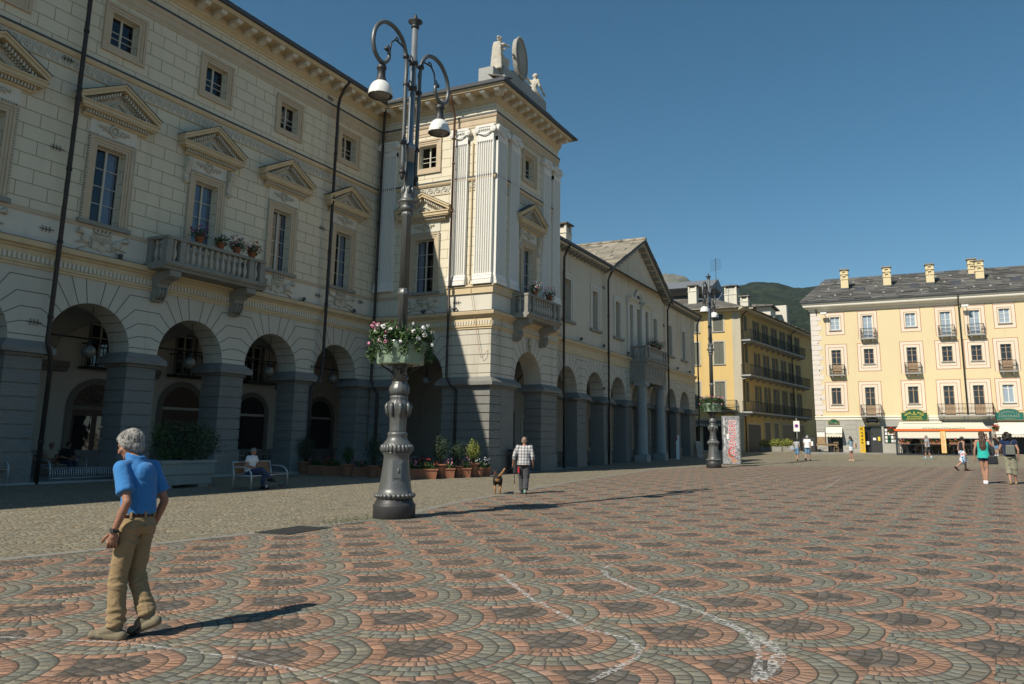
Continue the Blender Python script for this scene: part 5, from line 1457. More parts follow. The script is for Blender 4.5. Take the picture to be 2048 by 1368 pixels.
g = G(); g.poly([(RX0-.75, -.8, 14.83), (RX1, -.8, 14.83), (RX1, rd, zr1-.02), (RX0+1.0, rd, zr1-.02)]); g.poly([(RX0-.75, -.8, 14.83), (RX0+1.0, rd, zr1-.02), (RX0-.75, 13, 14.83)]); g.poly([(RX0+1, rd, zr1-.02), (RX1, rd, zr1-.02), (RX1, 13.4, 14.8), (RX0-.7, 13.4, 14.8)]); g.build('roof_deck', m_slabd, rrf, FR)
g = G(); g.tube([(RX0+1, rd, zr1+.03), (RX1, rd, zr1+.03)], .12, 8); g.build('ridge', m_lose, rrf, FR)
random.seed(9)
def guard(g): g.prism([(-.13, 0, .12), (.13, 0, .12), (0, -.02, -.02)], (0, .02, 0))
for row, y_ in ((0, .15), (1, 2.3), (2, 4.2)):
    for i in range(13 if row < 2 else 10):
        x_ = -8.6+i*1.45+(.7 if row == 1 else 0)+random.uniform(-.15, .15); 
        part('snow_guard', 'guard', guard, m_granite_pale, rrf, ((Matrix.Rotation(RA, 4, 'Z') @ Vector((0, y_, 0)))+Vector(FR[0]), RA), x_, zr0+(y_+.85)*sl2+.10)
for x_, md in ((-5.05, m_glassdark), (-.3, m_sky_pane), (3.15, m_glassdark), (8, m_glassdark)):
    y_ = 1.3; z_ = zr0+(y_+.85)*sl2
    g = G(); g.prism([(x_-.42, y_, z_+.05), (x_+.42, y_, z_+.05), (x_+.42, y_, z_+.2), (x_-.42, y_, z_+.2)], (0, 1.0, 1.0*sl2)); s = g.build('skylight', m_lead, rrf, FR)
    g = G(); g.poly([(x_-.33, y_+.1, z_+.21+.1*sl2), (x_+.33, y_+.1, z_+.21+.1*sl2), (x_+.33, y_+.9, z_+.21+.9*sl2), (x_-.33, y_+.9, z_+.21+.9*sl2)]); g.build('pane', md, s, FR) if False else None; g.bm.free()
for i, (x_, y_, z1) in enumerate(((-6.4, 2.3, 18.35), (-2.6, 2.3, 18.3), (1.1, 2.3, 18.25), (5.2, 2.5, 18.3), (4.75, 4.2, 18.85))):
    g = G(); z0 = 15.5; h = .34
    g.box((x_-h, y_-h, z0), (x_+h, y_+h, z1-1.05)); g.box((x_-h-.05, y_-h-.05, z1-1.05), (x_+h+.05, y_+h+.05, z1-.98))
    for a, b in ((z1-.98, z1-.55), (z1-.48, z1-.1)):
        for sx in (-1, 1):
            for sy in (-1, 1): g.cbox((x_+sx*(h-.1), y_+sy*(h-.1), (a+b)/2), (.2, .2, b-a))
        g.box((x_-h, y_-h, a+(b-a)*.62), (x_+h, y_-h+.08, b)) 
    g.box((x_-h-.05, y_-h-.05, z1-.55), (x_+h+.05, y_+h+.05, z1-.48)); g.box((x_-h+.1, y_-h+.12, z1-.98), (x_+h-.1, y_+h-.1, z1-.2))
    c = g.build('chimney', m_pale, rb, FR)
    g = G(); g.box((x_-h-.09, y_-h-.09, z1-.1), (x_+h+.09, y_+h+.09, z1)); g.build('chimney_cap', m_balc, c, FR)
    g = G(); g.box((x_-h-.02, y_-h-.02, z0), (x_+h+.02, y_+h+.02, zr0+(y_+.85)*sl2+.12)); g.build('flashing', m_lead, c, FR)
for x_ in (-8.95, 3.1): downpipe(rb, [(x_, 77.25, 14.75), (x_, 77.5, 14.3), (x_, 77.78, 13.9), (x_, 77.85, 13.6), (x_, 77.85, 4.2)], .055)
for x_ in (-8.3, 3.55):
    g = G(); g.box((x_-.25, -.75, 13.62), (x_+.3, -.45, 13.8)); g.tube([(x_+.1, -.5, 13.65), (x_+.2, -.2, 13.45), (x_+.25, 0, 13.4)], .03, 6); g.build('floodlight', m_wwhite, rb, FR)

# ================================================================== mountains beyond the town
def ridge(name, mat, az0, az1, el, dist, depth, n=140, m=36, seed=0, rough=.10):
    g = G(); V = []
    for i in range(n+1):
        az = radians(az0+(az1-az0)*i/n); col_ = []
        e = 0
        for (a, b), (c, d_) in zip(el, el[1:]):
            if a <= az0+(az1-az0)*i/n <= c: e = b+(d_-b)*((az0+(az1-az0)*i/n)-a)/(c-a)
        e = e or (el[0][1] if i < n/2 else el[-1][1])
        H = math.tan(radians(e))*dist
        for j in range(m+1):
            t = j/m; r = dist-depth*(1-t)
            x_, y_ = r*sin(az), r*cos(az)
            q = noise.fractal(Vector((x_*.004+seed, y_*.004, seed)), 1.0, 2.0, 6)
            fold = abs(noise.noise(Vector((az*40+seed, t*1.4, 3))))
            z = H*(t**.85)*(1-rough*1.3*fold*(1-t)) + q*H*rough*(1 if j < m else .22)
            col_.append(g.v((x_, y_, max(z, -20 if j else -40))))
        V.append(col_)
    for i in range(n):
        for j in range(m): g.f([V[i][j], V[i+1][j], V[i+1][j+1], V[i][j+1]], True)
    return struct(g.build(name, mat))
M_ = Mat('forested_slope', .95, .05); n1 = M_.noise(.05, 6, .7); n2 = M_.noise(.010, 4); n3 = M_.noise(.0035, 3)
c_ = M_.mix(xramp(n1, .35, .65), (.014, .026, .014), (.042, .060, .028)); c_ = M_.mix(xramp(n2, .58, .68)*.45, c_, (.075, .09, .045)); c_ = M_.mix(xramp(n3, .62, .72)*.35, c_, (.14, .13, .10)); n4 = M_.noise(.16, 4, .7); c_ = M_.mix(xramp(n4, .4, .7)*.6, c_, (.008, .015, .008)); M_.color(c_); M_.bump(n1+n4*.5, 14); m_forest = M_.m
M_ = Mat('bare_alpine_slope', .95, .05); n1 = M_.noise(.012, 6, .7); M_.color(M_.mix(xramp(n1, .35, .7), (.075, .085, .05), (.21, .19, .15))); M_.bump(n1, 14); m_alp = M_.m
ridge('mountain', m_forest, -16, 34, [(-16, 9.6), (-13.08, 10.62), (-11.84, 10.82), (-10.97, 10.88), (-9.59, 10.82), (-8.23, 10.7), (-6.89, 10.8), (-5.56, 10.92), (2, 11.2), (14, 10.2), (34, 9)], 1900, 1250, 150, 60, 3.1, .10)
ridge('mountain', m_alp, -34, -8, [(-34, 10.5), (-22, 11.3), (-18.2, 11.95), (-17.34, 11.78), (-16.44, 11.82), (-15.54, 11.60), (-14.48, 11.05), (-12.5, 9.9), (-8, 8.5)], 3600, 1500, 90, 24, 8.3, .08)

# the summer air between the square and the mountains
g = G(); g.box((-4300, -360, -45), (4300, 4400, 900)); hz_ = g.build('haze', None); hz_['kind'] = 'stuff'; hz_['label'] = 'thin pale summer haze in front of the mountains'
M_ = D.materials.new('haze_air'); M_.use_nodes = True; n_ = M_.node_tree.nodes; n_.remove(n_['Principled BSDF']); v_ = n_.new('ShaderNodeVolumePrincipled'); v_.inputs['Density'].default_value = .00005; v_.inputs['Color'].default_value = (.72, .85, 1, 1); v_.inputs['Anisotropy'].default_value = .0
M_.node_tree.links.new(v_.outputs[0], n_['Material Output'].inputs['Volume']); hz_.data.materials.append(M_)

# ================================================================== street lamps
m_cast = Mat('grey_cast_iron', .42, .45); _n = m_cast.noise(3, 5, .6, m_cast.scale(m_cast.co(), (3, 3, .5))); m_cast.color(m_cast.mix(xramp(m_cast.noise(11, 5, .7), .55, .75)*.6, m_cast.mix(_n, (.085, .09, .088), (.17, .175, .17)), (.055, .05, .045))); m_cast.set(Metallic=.35); m_cast.bump(m_cast.noise(30, 3), .003); m_cast = m_cast.m
m_castdk = simple('dark_cast_iron', (.055, .055, .056), .5, .35, .3, 8)
m_steel = simple('galvanised_tube', (.27, .29, .30), .42, .6, .25, 4)
m_enamel = simple('white_enamel', (.72, .72, .68), .3, 0, .06, 3, .5)
m_inenamel = simple('grey_reflector', (.22, .215, .20), .35, .4, .1)
m_leaf = Mat('green_leaves', .55, .35); r_ = m_leaf.island(); m_leaf.color(m_leaf.ramp(r_, [(0, (.012, .035, .010)), (.5, (.03, .075, .018)), (1, (.085, .14, .035))])); m_leaf.set(Subsurface_Weight=0.0); m_leaf = m_leaf.m
def leafmat(name, a, b, c):
    M = Mat(name, .5, .4); M.color(M.ramp(M.island(), [(0, a), (.5, b), (1, c)])); return M.m
m_leafdk = leafmat('dark_leaves', (.010, .022, .010), (.022, .045, .018), (.05, .08, .03))
m_leafyel = leafmat('yellow_green_leaves', (.06, .09, .015), (.17, .20, .03), (.34, .33, .06))
m_pinkf = leafmat('pink_petals', (.50, .10, .22), (.68, .22, .36), (.82, .42, .52))
m_magf = leafmat('magenta_petals', (.20, .02, .10), (.34, .04, .20), (.48, .12, .30))
m_whitef = leafmat('white_petals', (.66, .62, .60), (.78, .76, .73), (.86, .84, .80))
m_redf = leafmat('red_petals', (.35, .012, .010), (.52, .03, .02), (.62, .07, .045))
m_celadon = simple('celadon_green_planter', (.21, .29, .21), .35, 0, .12, 4, .5)
m_terra = simple('terracotta', (.30, .13, .075), .85, 0, .22, 7, .2, .002)
m_soil = simple('potting_soil', (.035, .026, .018), .95)
def rand_dir():
    while True:
        v = Vector((random.uniform(-1, 1), random.uniform(-1, 1), random.uniform(-1, 1)))
        if .1 < v.length < 1: return v.normalized()
def leaf(g, c, n, size, asp=.55):
    """one folded leaf"""
    n = n.normalized(); t = n.orthogonal().normalized(); t = Matrix.Rotation(random.uniform(0, 6.28), 3, n) @ t; b = n.cross(t)
    L = size*random.uniform(.7, 1.25); W = L*asp
    p = [g.v(c-t*L*.5), g.v(c+b*W*.5+n*L*.08), g.v(c+t*L*.5), g.v(c-b*W*.5+n*L*.08)]
    g.f([p[0], p[1], p[2]]); g.f([p[0], p[2], p[3]])
def foliage(g, c, r, n, size, fill=.55, flat=0, asp=.55, clump=0.0, seed=0):
    """leaves through an ellipsoid, thinned by noise so the outline is uneven and gaps show"""
    c = Vector(c); k = 0; tries = 0
    while k < n and tries < n*8:
        tries += 1
        d = rand_dir(); rr = random.random()**fill
        wob = 1+.38*noise.noise(d*2.2+Vector((seed, seed, seed)))
        p = Vector((d.x*r[0], d.y*r[1], d.z*r[2]))*rr*wob
        if noise.noise((c+p)*(1.6/max(r))*1.8+Vector((seed, 0, 3))) < clump-.5 and rr > .35: continue
        leaf(g, c+p, (d*.8+rand_dir()*.8+Vector((0, 0, .35))), size, asp); k += 1
def blossoms(g, c, r, n, size, seed=0, up=.0):
    """flower heads: small balls of petals near the surface of an ellipsoid"""
    c = Vector(c)
    for i in range(n):
        d = rand_dir(); d.z = d.z*.9+up
        p = c+Vector((d.x*r[0], d.y*r[1], d.z*r[2]))*random.uniform(.85, 1.18)
        for q in range(9):
            e = rand_dir(); leaf(g, p+e*size*.45, e, size*.75, .9)
def lamp_post(loc, label):
    t = thing('street_lamp', label, 'street lamp', loc, 0, 'cast iron street lamps on the square')
    f = (loc, 0)
    g = G()
    g.lathe([(.445, -.1), (.445, .26), (.44, .29), (.415, .30), (.41, .33), (.385, .37), (.375, .40)], 40); g.build('base_drum', m_castdk, t, f)
    g = G()
    g.lathe([(.375, .40), (.40, .43), (.405, .47), (.395, .51), (.355, .53), (.34, .62), (.315, .80), (.29, 1.0), (.272, 1.2), (.268, 1.30), (.30, 1.34), (.31, 1.37)], 40)
    for i in range(26):
        a = 2*pi*i/26; g.ball((.39*cos(a), .39*sin(a), .47), (.055, .055, .045), 7, 5)
    p = g.build('pedestal', m_cast, t, f)
    g = G()
    for i in range(24):
        a = 2*pi*i/24; g.ball((.315*cos(a), .315*sin(a), 1.45), (.046, .046, .085), 8, 6)
    g.lathe([(.29, 1.36), (.325, 1.40), (.325, 1.50), (.30, 1.54), (.27, 1.58), (.225, 1.63), (.20, 1.70), (.212, 1.73), (.212, 1.77), (.185, 1.80)], 36)
    g.build('fluted_collar', m_cast, t, f)
    g = G(); g.box((.24, -.20, .72), (.31, .02, 1.10)) if False else None
    M = Matrix.Rotation(radians(-48), 4, 'Z')
    for dx, w_, h_, c_ in ((0, .20, .40, 0), (.012, .15, .33, 0)):
        pts = [(.295+dx, -w_/2, 1.0-h_/2), (.295+dx, w_/2, 1.0-h_/2), (.262+dx, w_/2, 1.0+h_/2), (.262+dx, -w_/2, 1.0+h_/2)]
        g.m = M; g.prism(pts, (.02, 0, 0))
    g.ball((.315, .02, .98), (.02, .025, .06), 8, 6); g.m = Matrix()
    g.build('access_door', m_cast, t, f)
    g = G()
    g.lathe([(.185, 1.80), (.178, 1.83), (.182, 2.08), (.205, 2.16), (.235, 2.26), (.245, 2.36), (.225, 2.44), (.185, 2.49), (.20, 2.52), (.20, 2.56), (.17, 2.58)], 40, flute=.07, nfl=12)
    for i in range(8):
        a = 2*pi*i/8; g.tube([(.235*cos(a), .235*sin(a), 2.42), (.262*cos(a), .262*sin(a), 2.34), (.245*cos(a), .245*sin(a), 2.22), (.215*cos(a), .215*sin(a), 2.10)], [.03, .045, .035, .01], 6)
    g.build('acanthus_vase', m_cast, t, f)
    g = G(); g.lathe([(.17, 2.58), (.215, 2.63), (.225, 2.70), (.205, 2.78), (.165, 2.83), (.17, 2.86), (.155, 2.88)], 36, flute=.08, nfl=14); g.build('bulb', m_cast, t, f)
    g = G(); g.lathe([(.155, 2.88), (.15, 3.18), (.165, 3.2), (.15, 3.24)], 24)
    random.seed(2)
    for i in range(26):
        a = random.uniform(0, 6.28); z = random.uniform(2.94, 3.18); g.ball((.155*cos(a), .155*sin(a), z), (.04, .04, .05), 6, 5)
    g.lathe([(.15, 3.2), (.20, 3.28), (.215, 3.31), (.20, 3.34), (.12, 3.42), (.11, 3.6)], 24)
    g.build('leafed_neck', m_cast, t, f)
    g = G(); g.lathe([(.11, 3.5), (.115, 4.78), (.138, 4.8), (.138, 4.86), (.115, 4.9), (.112, 4.95)], 40, flute=.10, nfl=10)
    g.lathe([(.112, 4.95), (.105, 6.58), (.135, 6.62), (.14, 6.68), (.12, 6.72)], 40, flute=.10, nfl=10)
    g.build('fluted_shaft', m_cast, t, f)
    g = G(); g.lathe([(.11, 6.72), (.15, 6.78), (.16, 6.84), (.13, 6.86), (.225, 6.93), (.235, 6.96), (.17, 7.0), (.145, 7.06), (.15, 7.1), (.115, 7.2), (.11, 7.5), (.13, 7.6), (.11, 7.66), (.10, 7.9)], 28)
    for i in range(7):
        a = 2*pi*i/7; g.ball((.125*cos(a), .125*sin(a), 7.22), (.045, .045, .11), 7, 6)
    g.build('knop', m_cast, t, f)
    g = G(); g.lathe([(.10, 7.8), (.10, 8.2), (.125, 8.22), (.125, 8.32), (.075, 8.38), (.07, 11.3)], 20); g.build('mast', m_steel, t, f)
    g = G(); g.lathe([(.07, 11.25), (.10, 11.28), (.09, 11.33), (.07, 11.36), (.17, 11.42), (.165, 11.45), (.08, 11.47), (.035, 11.50), (.05, 11.55), (.035, 11.6), (.008, 11.64)], 20); g.build('finial', m_castdk, t, f)
    g = G()
    for z in (8.3, 9.72, 10.35):
        g.tube([(0, -.30, z), (0, .30, z)], .028, 7)
        for s in (-1, 1):
            if z > 9: g.tube([(0, s*.10, z), (0, s*.16, z+.09), (0, s*.12, z+.17), (0, s*.06, z+.13)], .016, 5)
        g.lathe([(.09, z-.05), (.105, z-.03), (.105, z+.03), (.09, z+.05)], 14)
    g.build('tie_collars', m_castdk, t, f)
    for s in (-1, 1):
        g = G()
        arm = [(.25, 7.56), (.26, 8.9), (.27, 9.75), (.265, 10.15), (.31, 10.45), (.45, 10.72), (.66, 10.86), (.92, 10.90), (1.2, 10.82), (1.43, 10.58), (1.51, 10.28), (1.46, 10.04), (1.32, 9.90), (1.16, 9.86), (1.02, 9.94), (.93, 10.09), (.95, 10.22), (1.03, 10.27), (1.07, 10.22)]
        fine = []
        P_ = [Vector((0, s*a, b)) for a, b in arm]
        for i in range(len(P_)-1):
            p0, p1, p2, p3 = P_[max(i-1, 0)], P_[i], P_[i+1], P_[min(i+2, len(P_)-1)]
            for q in range(4):
                u = q/4; fine.append(.5*((2*p1)+(-p0+p2)*u+(2*p0-5*p1+4*p2-p3)*u*u+(-p0+3*p1-3*p2+p3)*u*u*u))
        fine.append(P_[-1]); n_ = len(fine)
        g.tube(fine, [.05 if i < n_*.72 else .05-.016*((i-n_*.72)/(n_*.28)) for i in range(n_)], 10)
        a_ = g.build('arm', m_cast, t, f)
        g = G()
        g.ball((0, s*1.03, 10.24), .05, 8, 6); g.tube([(0, s*.36, 10.58), (0, s*.5, 10.60), (0, s*.72, 10.62), (0, s*.86, 10.5), (0, s*.90, 10.33), (0, s*.93, 10.15)], .022, 6); g.tube([(0, s*.76, 10.6), (0, s*.70, 10.70), (0, s*.62, 10.69), (0, s*.62, 10.62)], .016, 5); g.tube([(0, s*.91, 10.32), (0, s*.98, 10.36), (0, s*1.0, 10.30)], .014, 5)
        for z in (7.60, 8.3, 9.72, 10.4): g.lathe([(.05, -.05), (.075, -.03), (.075, .03), (.05, .05)], 12, (0, s*.255 if z < 10 else s*.30, z))
        g.lathe([(.012, -.14), (.04, -.1), (.06, -.03), (.05, .0)], 10, (0, s*.25, 7.56))
        g.build('scroll', m_castdk, a_, f)
        g = G(); c_ = (0, s*1.17, 0)
        g.lathe([(.03, 9.88), (.03, 9.83), (.06, 9.82), (.095, 9.78), (.11, 9.72), (.108, 9.69), (.085, 9.67), (.088, 9.52), (.11, 9.45), (.135, 9.40), (.14, 9.37)], 28, c_); h_ = g.build('lamp_head', m_castdk, t, f)
        g = G()
        prof = [(.135, 9.385), (.185, 9.34), (.225, 9.27), (.252, 9.19), (.264, 9.11), (.267, 9.06)]
        A = [[g.v((c_[0]+r*cos(2*pi*k/40), c_[1]+r*sin(2*pi*k/40), z)) for k in range(40)] for r, z in prof]
        for i in range(len(A)-1):
            for k in range(40): g.f([A[i][k], A[i][(k+1) % 40], A[i+1][(k+1) % 40], A[i+1][k]], True)
        g.build('lamp_shade', m_enamel, h_, f, recalc=True)
        g = G()
        A = [[g.v((c_[0]+(r-.012)*cos(2*pi*k/40), c_[1]+(r-.012)*sin(2*pi*k/40), z)) for k in range(40)] for r, z in prof]
        for i in range(len(A)-1):
            for k in range(40): g.f([A[i][k], A[i][(k+1) % 40], A[i+1][(k+1) % 40], A[i+1][k]], True)
        g.build('reflector', m_inenamel, h_, f)
        g = G(); g.tube([(c_[0]+.263*cos(2*pi*k/40), c_[1]+.263*sin(2*pi*k/40), 9.06) for k in range(40)], .011, 6, closed=True); g.lathe([(.245, 9.10), (.2, 9.06), (.08, 9.04)], 24, c_); g.build('rim_and_lens', m_inenamel, h_, f)
    return t
L1 = (-10.42, 14.32, gz(-10.42, 14.32)); L2 = (-11.58, 46.93, gz(-11.58, 46.93))
lamp_post(L1, 'near tall cast iron street lamp with two hooked arms and white bell shades')
lp2 = [o for o in D.objects if o.name.startswith('street_lamp')][0]
dup(lp2, L2, 0, 'distant street lamp with two white bell shades standing beside the tall film poster')
def flower_bowl(loc, label, seed):
    random.seed(seed); t = thing('flower_planter', label, 'flower planter', loc, 0, 'flower planters ringed round the lamp posts'); f = (loc, 0)
    g = G(); n = 8                                         # lobed bowl of eight segments round the post
    prof = [(.30, 3.24), (.50, 3.25), (.51, 3.30), (.53, 3.50), (.545, 3.52), (.57, 3.60), (.60, 3.70), (.585, 3.74), (.54, 3.73)]
    rings = []
    for r, z in prof:
        ring = []
        for k in range(64):
            a = 2*pi*k/64; fr = (k % 8)/8; lob = 1-.07*(1-sin(pi*fr))*(1 if z > 3.5 else .35)
            if z < 3.5: lob *= cos(pi/8)/cos((fr-.5)*2*pi/8)*1.04
            ring.append(g.v((r*lob*cos(a), r*lob*sin(a), z)))
        rings.append(ring)
    for A, B in zip(rings, rings[1:]):
        for k in range(64): g.f([A[k], A[(k+1) % 64], B[(k+1) % 64], B[k]], False)
    g.f(rings[0][::-1]); g.build('bowl', m_celadon, t, f)
    g = G(); g.lathe([(.54, 3.66), (.13, 3.70)], 32); g.build('soil', m_soil, t, f)
    g = G(); g.lathe([(.12, 3.24), (.26, 3.22), (.30, 3.245)], 16)
    for k in range(4): a = pi/4+k*pi/2; g.tube([(.14*cos(a), .14*sin(a), 3.05), (.28*cos(a), .28*sin(a), 3.14), (.42*cos(a), .42*sin(a), 3.23)], .022, 6)
    g.build('bracket', m_castdk, t, f)
    g = G()
    for k in range(14):
        a = 2*pi*k/14+random.uniform(-.1, .1); foliage(g, (.50*cos(a), .50*sin(a), 3.86+random.uniform(-.06, .08)), (.24, .24, .22), 330, .06, .5, asp=.8, seed=k)
    for k in range(12):
        a = 2*pi*k/12+.2; foliage(g, (.66*cos(a), .66*sin(a), 3.66+random.uniform(-.2, .0)), (.12, .12, .22), 120, .055, .5, asp=.75, seed=k+20)
    for k in range(40):                                  # flower stems standing out of the leaves
        a = random.uniform(0, 6.28); r = random.uniform(.3, .8); g.tube([(.45*cos(a), .45*sin(a), 3.85), (r*cos(a), r*sin(a), 4.05+random.uniform(0, .18))], .006, 3)
    g.build('foliage', m_leaf, t, f)
    for nm, mt, cnt, rng in (('pink_blossoms', m_pinkf, 34, (2.2, 5.4)), ('white_blossoms', m_whitef, 34, (-1.6, 2.4))):
        g = G()
        for i in range(cnt):
            a = random.uniform(*rng)-.5; r = random.uniform(.45, .80); z = 3.98+random.uniform(-.22, .22)-(r-.5)*.45
            p = Vector((r*cos(a), r*sin(a), z)); s_ = random.uniform(.045, .075)
            for q in range(11): e = rand_dir(); leaf(g, p+e*s_*.6, e, s_*.8, .95)
        g.build(nm, mt, t, f)
    return t
flower_bowl(L1, 'pink and white flowers in a pale green bowl ringed round the near lamp post', 5)
fb = [o for o in D.objects if o.name.startswith('flower_planter')][0]
dup(fb, L2, 1.9, 'small pale green flower bowl high on the distant lamp post')

# ================================================================== pots on the stone balconies
def balcony_pot(loc, label, mt, seed, grp='flower pots on the stone balconies', r=.36, pot=True):
    random.seed(seed); t = thing('flower_pot', label, 'flower pot', loc, 0, grp); f = (loc, 0)
    g = G(); g.lathe([(.12, 0), (.17, .22), (.19, .22), (.19, .27), (.15, .27)], 12); g.build('pot', m_terra, t, f)
    g = G(); foliage(g, (0, 0, .38), (r, r, r*.72), 420, .075, .5, asp=.7, seed=seed); g.build('foliage', m_leaf, t, f)
    for i, m_ in enumerate(mt if isinstance(mt, list) else [mt]):
        g = G(); blossoms(g, (0, 0, .42), (r, r, r*.75), 26, .07, seed, .35); g.build('blossoms', m_, t, f)
bz = 8.22+.9+.13+.001
for y_, mt, lb in ((21.7, m_magf, 'magenta flowers, leftmost pot on the long stone balcony rail'), (22.75, m_whitef, 'white flowers in a pot left of the second magenta pot on the stone balcony'), (23.6, m_magf, 'magenta flowers, second magenta pot along the long stone balcony rail'), (24.45, [m_whitef, m_redf], 'white and red flowers, rightmost pot on the long stone balcony rail')):
    balcony_pot((-26.75+.99, y_, bz), lb, mt, int(y_*10))
for y_, mt, lb in ((37.1, [m_pinkf, m_whitef], 'pink and white flowers in the left pot on the pavilion balcony'), (38.9, [m_pinkf, m_whitef], 'pink and white flowers in the right pot on the pavilion balcony')):
    balcony_pot((-19.42+.89, y_, bz), lb, mt, int(y_*10), r=.40)
for y_, lb in ((58.6, 'magenta flowers in the left pot on the portico balcony'), (60.4, 'magenta flowers in the right pot on the portico balcony')):
    balcony_pot((-20.22+1.22, y_, 7.88+.85+.131), lb, m_magf, int(y_*10), r=.5)

# ================================================================== planters, pots, benches on the pavement
def at(x, y, dz=0): return (x, y, gz(x, y)+dz)
m_conc = simple('pale_green_concrete', (.27, .29, .265), .9, 0, .18, 4, .2, .003)
m_fib = simple('grey_fibre_planter', (.30, .29, .26), .85, 0, .2, 5)
m_slat = simple('oiled_bench_slats', (.26, .125, .05), .55, 0, .3, 3)
m_alu = simple('pale_metal_tube', (.42, .44, .45), .4, .5, .1, 4)
def shrub(t, f, c, r, n, size, mat, seed, stem=.0, asp=.5, clump=.05):
    random.seed(seed); g = G(); foliage(g, c, r, n, size, .5, asp=asp, clump=clump, seed=seed); g.build('foliage', mat, t, f)
    g = G(); b = stem
    for k in range(5):
        d = Vector((random.uniform(-.6, .6)*r[0], random.uniform(-.6, .6)*r[1], random.uniform(-.1, .6)*r[2]))
        g.tube([(d.x*.1, d.y*.1, b), ((c[0]+d.x)*.5, (c[1]+d.y)*.5, (b+c[2]+d.z)/2), (c[0]+d.x, c[1]+d.y, c[2]+d.z)], [.03, .02, .008], 5)
    g.build('stem', m_browndoor, t, f)
# the large planter with its shrub, long side along the front
PL = at(-22.25, 18.75); t = thing('large_planter', 'large pale concrete planter box holding a big bushy shrub beside the wooden bench', 'planter', PL, radians(90)); f = (PL, radians(90))
g = G(); g.prism([(-.98, -.46, .10), (.98, -.46, .10), (.98, .46, .10), (-.98, .46, .10)], (0, 0, .30))
g.prism([(-1.02, -.50, .42), (1.02, -.50, .42), (1.02, .50, .42), (-1.02, .50, .42)], (0, 0, .34)); g.prism([(-1.07, -.55, .765), (1.07, -.55, .765), (1.07, .55, .765), (-1.07, .55, .765)], (0, 0, .10))
g.box((-.9, -.4, -.05), (-.5, .4, .099)); g.box((.5, -.4, -.05), (.9, .4, .099)); g.box((-.96, -.44, .401), (.96, .44, .419)); g.box((-1.0, -.48, .76), (1.0, .48, .7651)); g.build('box', m_conc, t, f, bevel=.02)
shrub(t, f, (.25, 0, 1.42), (1.12, .85, .72), 5200, .085, m_leafdk, 4, .86, .42, .10)
random.seed(44); g = G(); foliage(g, (.55, -.2, 1.5), (.55, .6, .62), 1500, .07, .6, asp=.4, clump=.1, seed=9); foliage(g, (-.7, .1, 1.75), (.35, .35, .38), 600, .075, .6, asp=.4, clump=.1, seed=12); foliage(g, (-.3, -.1, 1.1), (.8, .6, .3), 900, .07, .6, asp=.4, seed=15); g.build('sprays', m_leaf, t, f)
PL2 = at(-25.0, 20.6); t = thing('planter_box', 'smaller concrete planter half hidden behind the large shrub planter', 'planter', PL2, radians(90)); f = (PL2, radians(90))
g = G(); g.box((-.6, -.4, 0), (.6, .4, .62)); g.box((-.65, -.45, .62), (.65, .45, .72)); g.build('box', m_conc, t, f, bevel=.02); shrub(t, f, (0, 0, 1.3), (.7, .5, .65), 1800, .09, m_leafdk, 6, .7, .42)
# terracotta row along the pavilion
random.seed(31)
def pot_thing(x, y, kind, label, plant=None, rot=0, sc=1.0, seed=1, cat='plant pot', h=1.0, fl=None):
    loc = at(x, y); t = thing('terracotta_pot', label, cat, loc, rot, 'terracotta pots lined up along the town hall'); f = (loc, rot)
    g = G()
    if kind == 'box':
        A = [g.v(p) for p in ((-.36*sc, -.17, 0), (.36*sc, -.17, 0), (.36*sc, .17, 0), (-.36*sc, .17, 0))]; B = [g.v(p) for p in ((-.42*sc, -.21, .36), (.42*sc, -.21, .36), (.42*sc, .21, .36), (-.42*sc, .21, .36))]
        for k in range(4): g.f([A[k], A[(k+1) % 4], B[(k+1) % 4], B[k]])
        g.f(A[::-1]); g.f(B); g.box((-.45*sc, -.24, .36), (.45*sc, .24, .42)); top = .42
    else:
        r = .27*sc; g.lathe([(r*.72, 0), (r*.76, .03), (r*.98, .44*sc), (r*1.0, .46*sc), (r*1.12, .46*sc), (r*1.12, .54*sc), (r*.95, .54*sc), (r*.9, .50*sc)], 20); top = .52*sc
        if kind == 'swag':
            for k in range(6):
                a = 2*pi*k/6; g.tube([(r*.93*cos(a+q*.26), r*.93*sin(a+q*.26), .38*sc-.07*sin(pi*q/4)) for q in range(5)], .016, 5)
    g.build('pot', m_terra, t, f)
    g = G(); (g.box((-.38*sc, -.18, top-.04), (.38*sc, .18, top+.002)) if kind == 'box' else g.lathe([(.22*sc, top-.05), (.2*sc, top-.01)], 14)); g.build('soil', m_soil, t, f)
    if plant == 'bush':
        shrub(t, f, (0, 0, top+.55*h), (.33*h*1.1, .33*h*1.1, .52*h), int(1500*h), .075, {'dk': m_leafdk, 'gr': m_leaf, 'ye': m_leafyel}[fl], seed, top, .42, .05)
    else:
        random.seed(seed); g = G(); foliage(g, (0, 0, top+.10), (.42*sc, .25, .20), 520, .07, .5, asp=.8, seed=seed); g.build('foliage', m_leaf, t, f)
        g = G(); blossoms(g, (0, 0, top+.14), (.40*sc, .24, .22), 24, .05, seed, .4); g.build('blossoms', {'r': m_redf, 'p': m_pinkf, 'm': m_magf, 'w': m_whitef}[fl], t, f)
pot_thing(-26.46, 29.29, 'round', 'tall dark shrub in a terracotta pot, leftmost of the row', 'bush', 0.45, 1.05, 100, 'plant pot', 1.15, 'dk')
pot_thing(-25.68, 29.18, 'box', 'plain terracotta box with magenta flowers between the first pot and the red geraniums', None, 0.47, 0.85, 101, 'plant pot', 0.85, 'm')
pot_thing(-24.39, 28.76, 'box', 'terracotta box of bright red geraniums, left part of the row', None, 0.49, 1.00, 102, 'plant pot', 1.00, 'r')
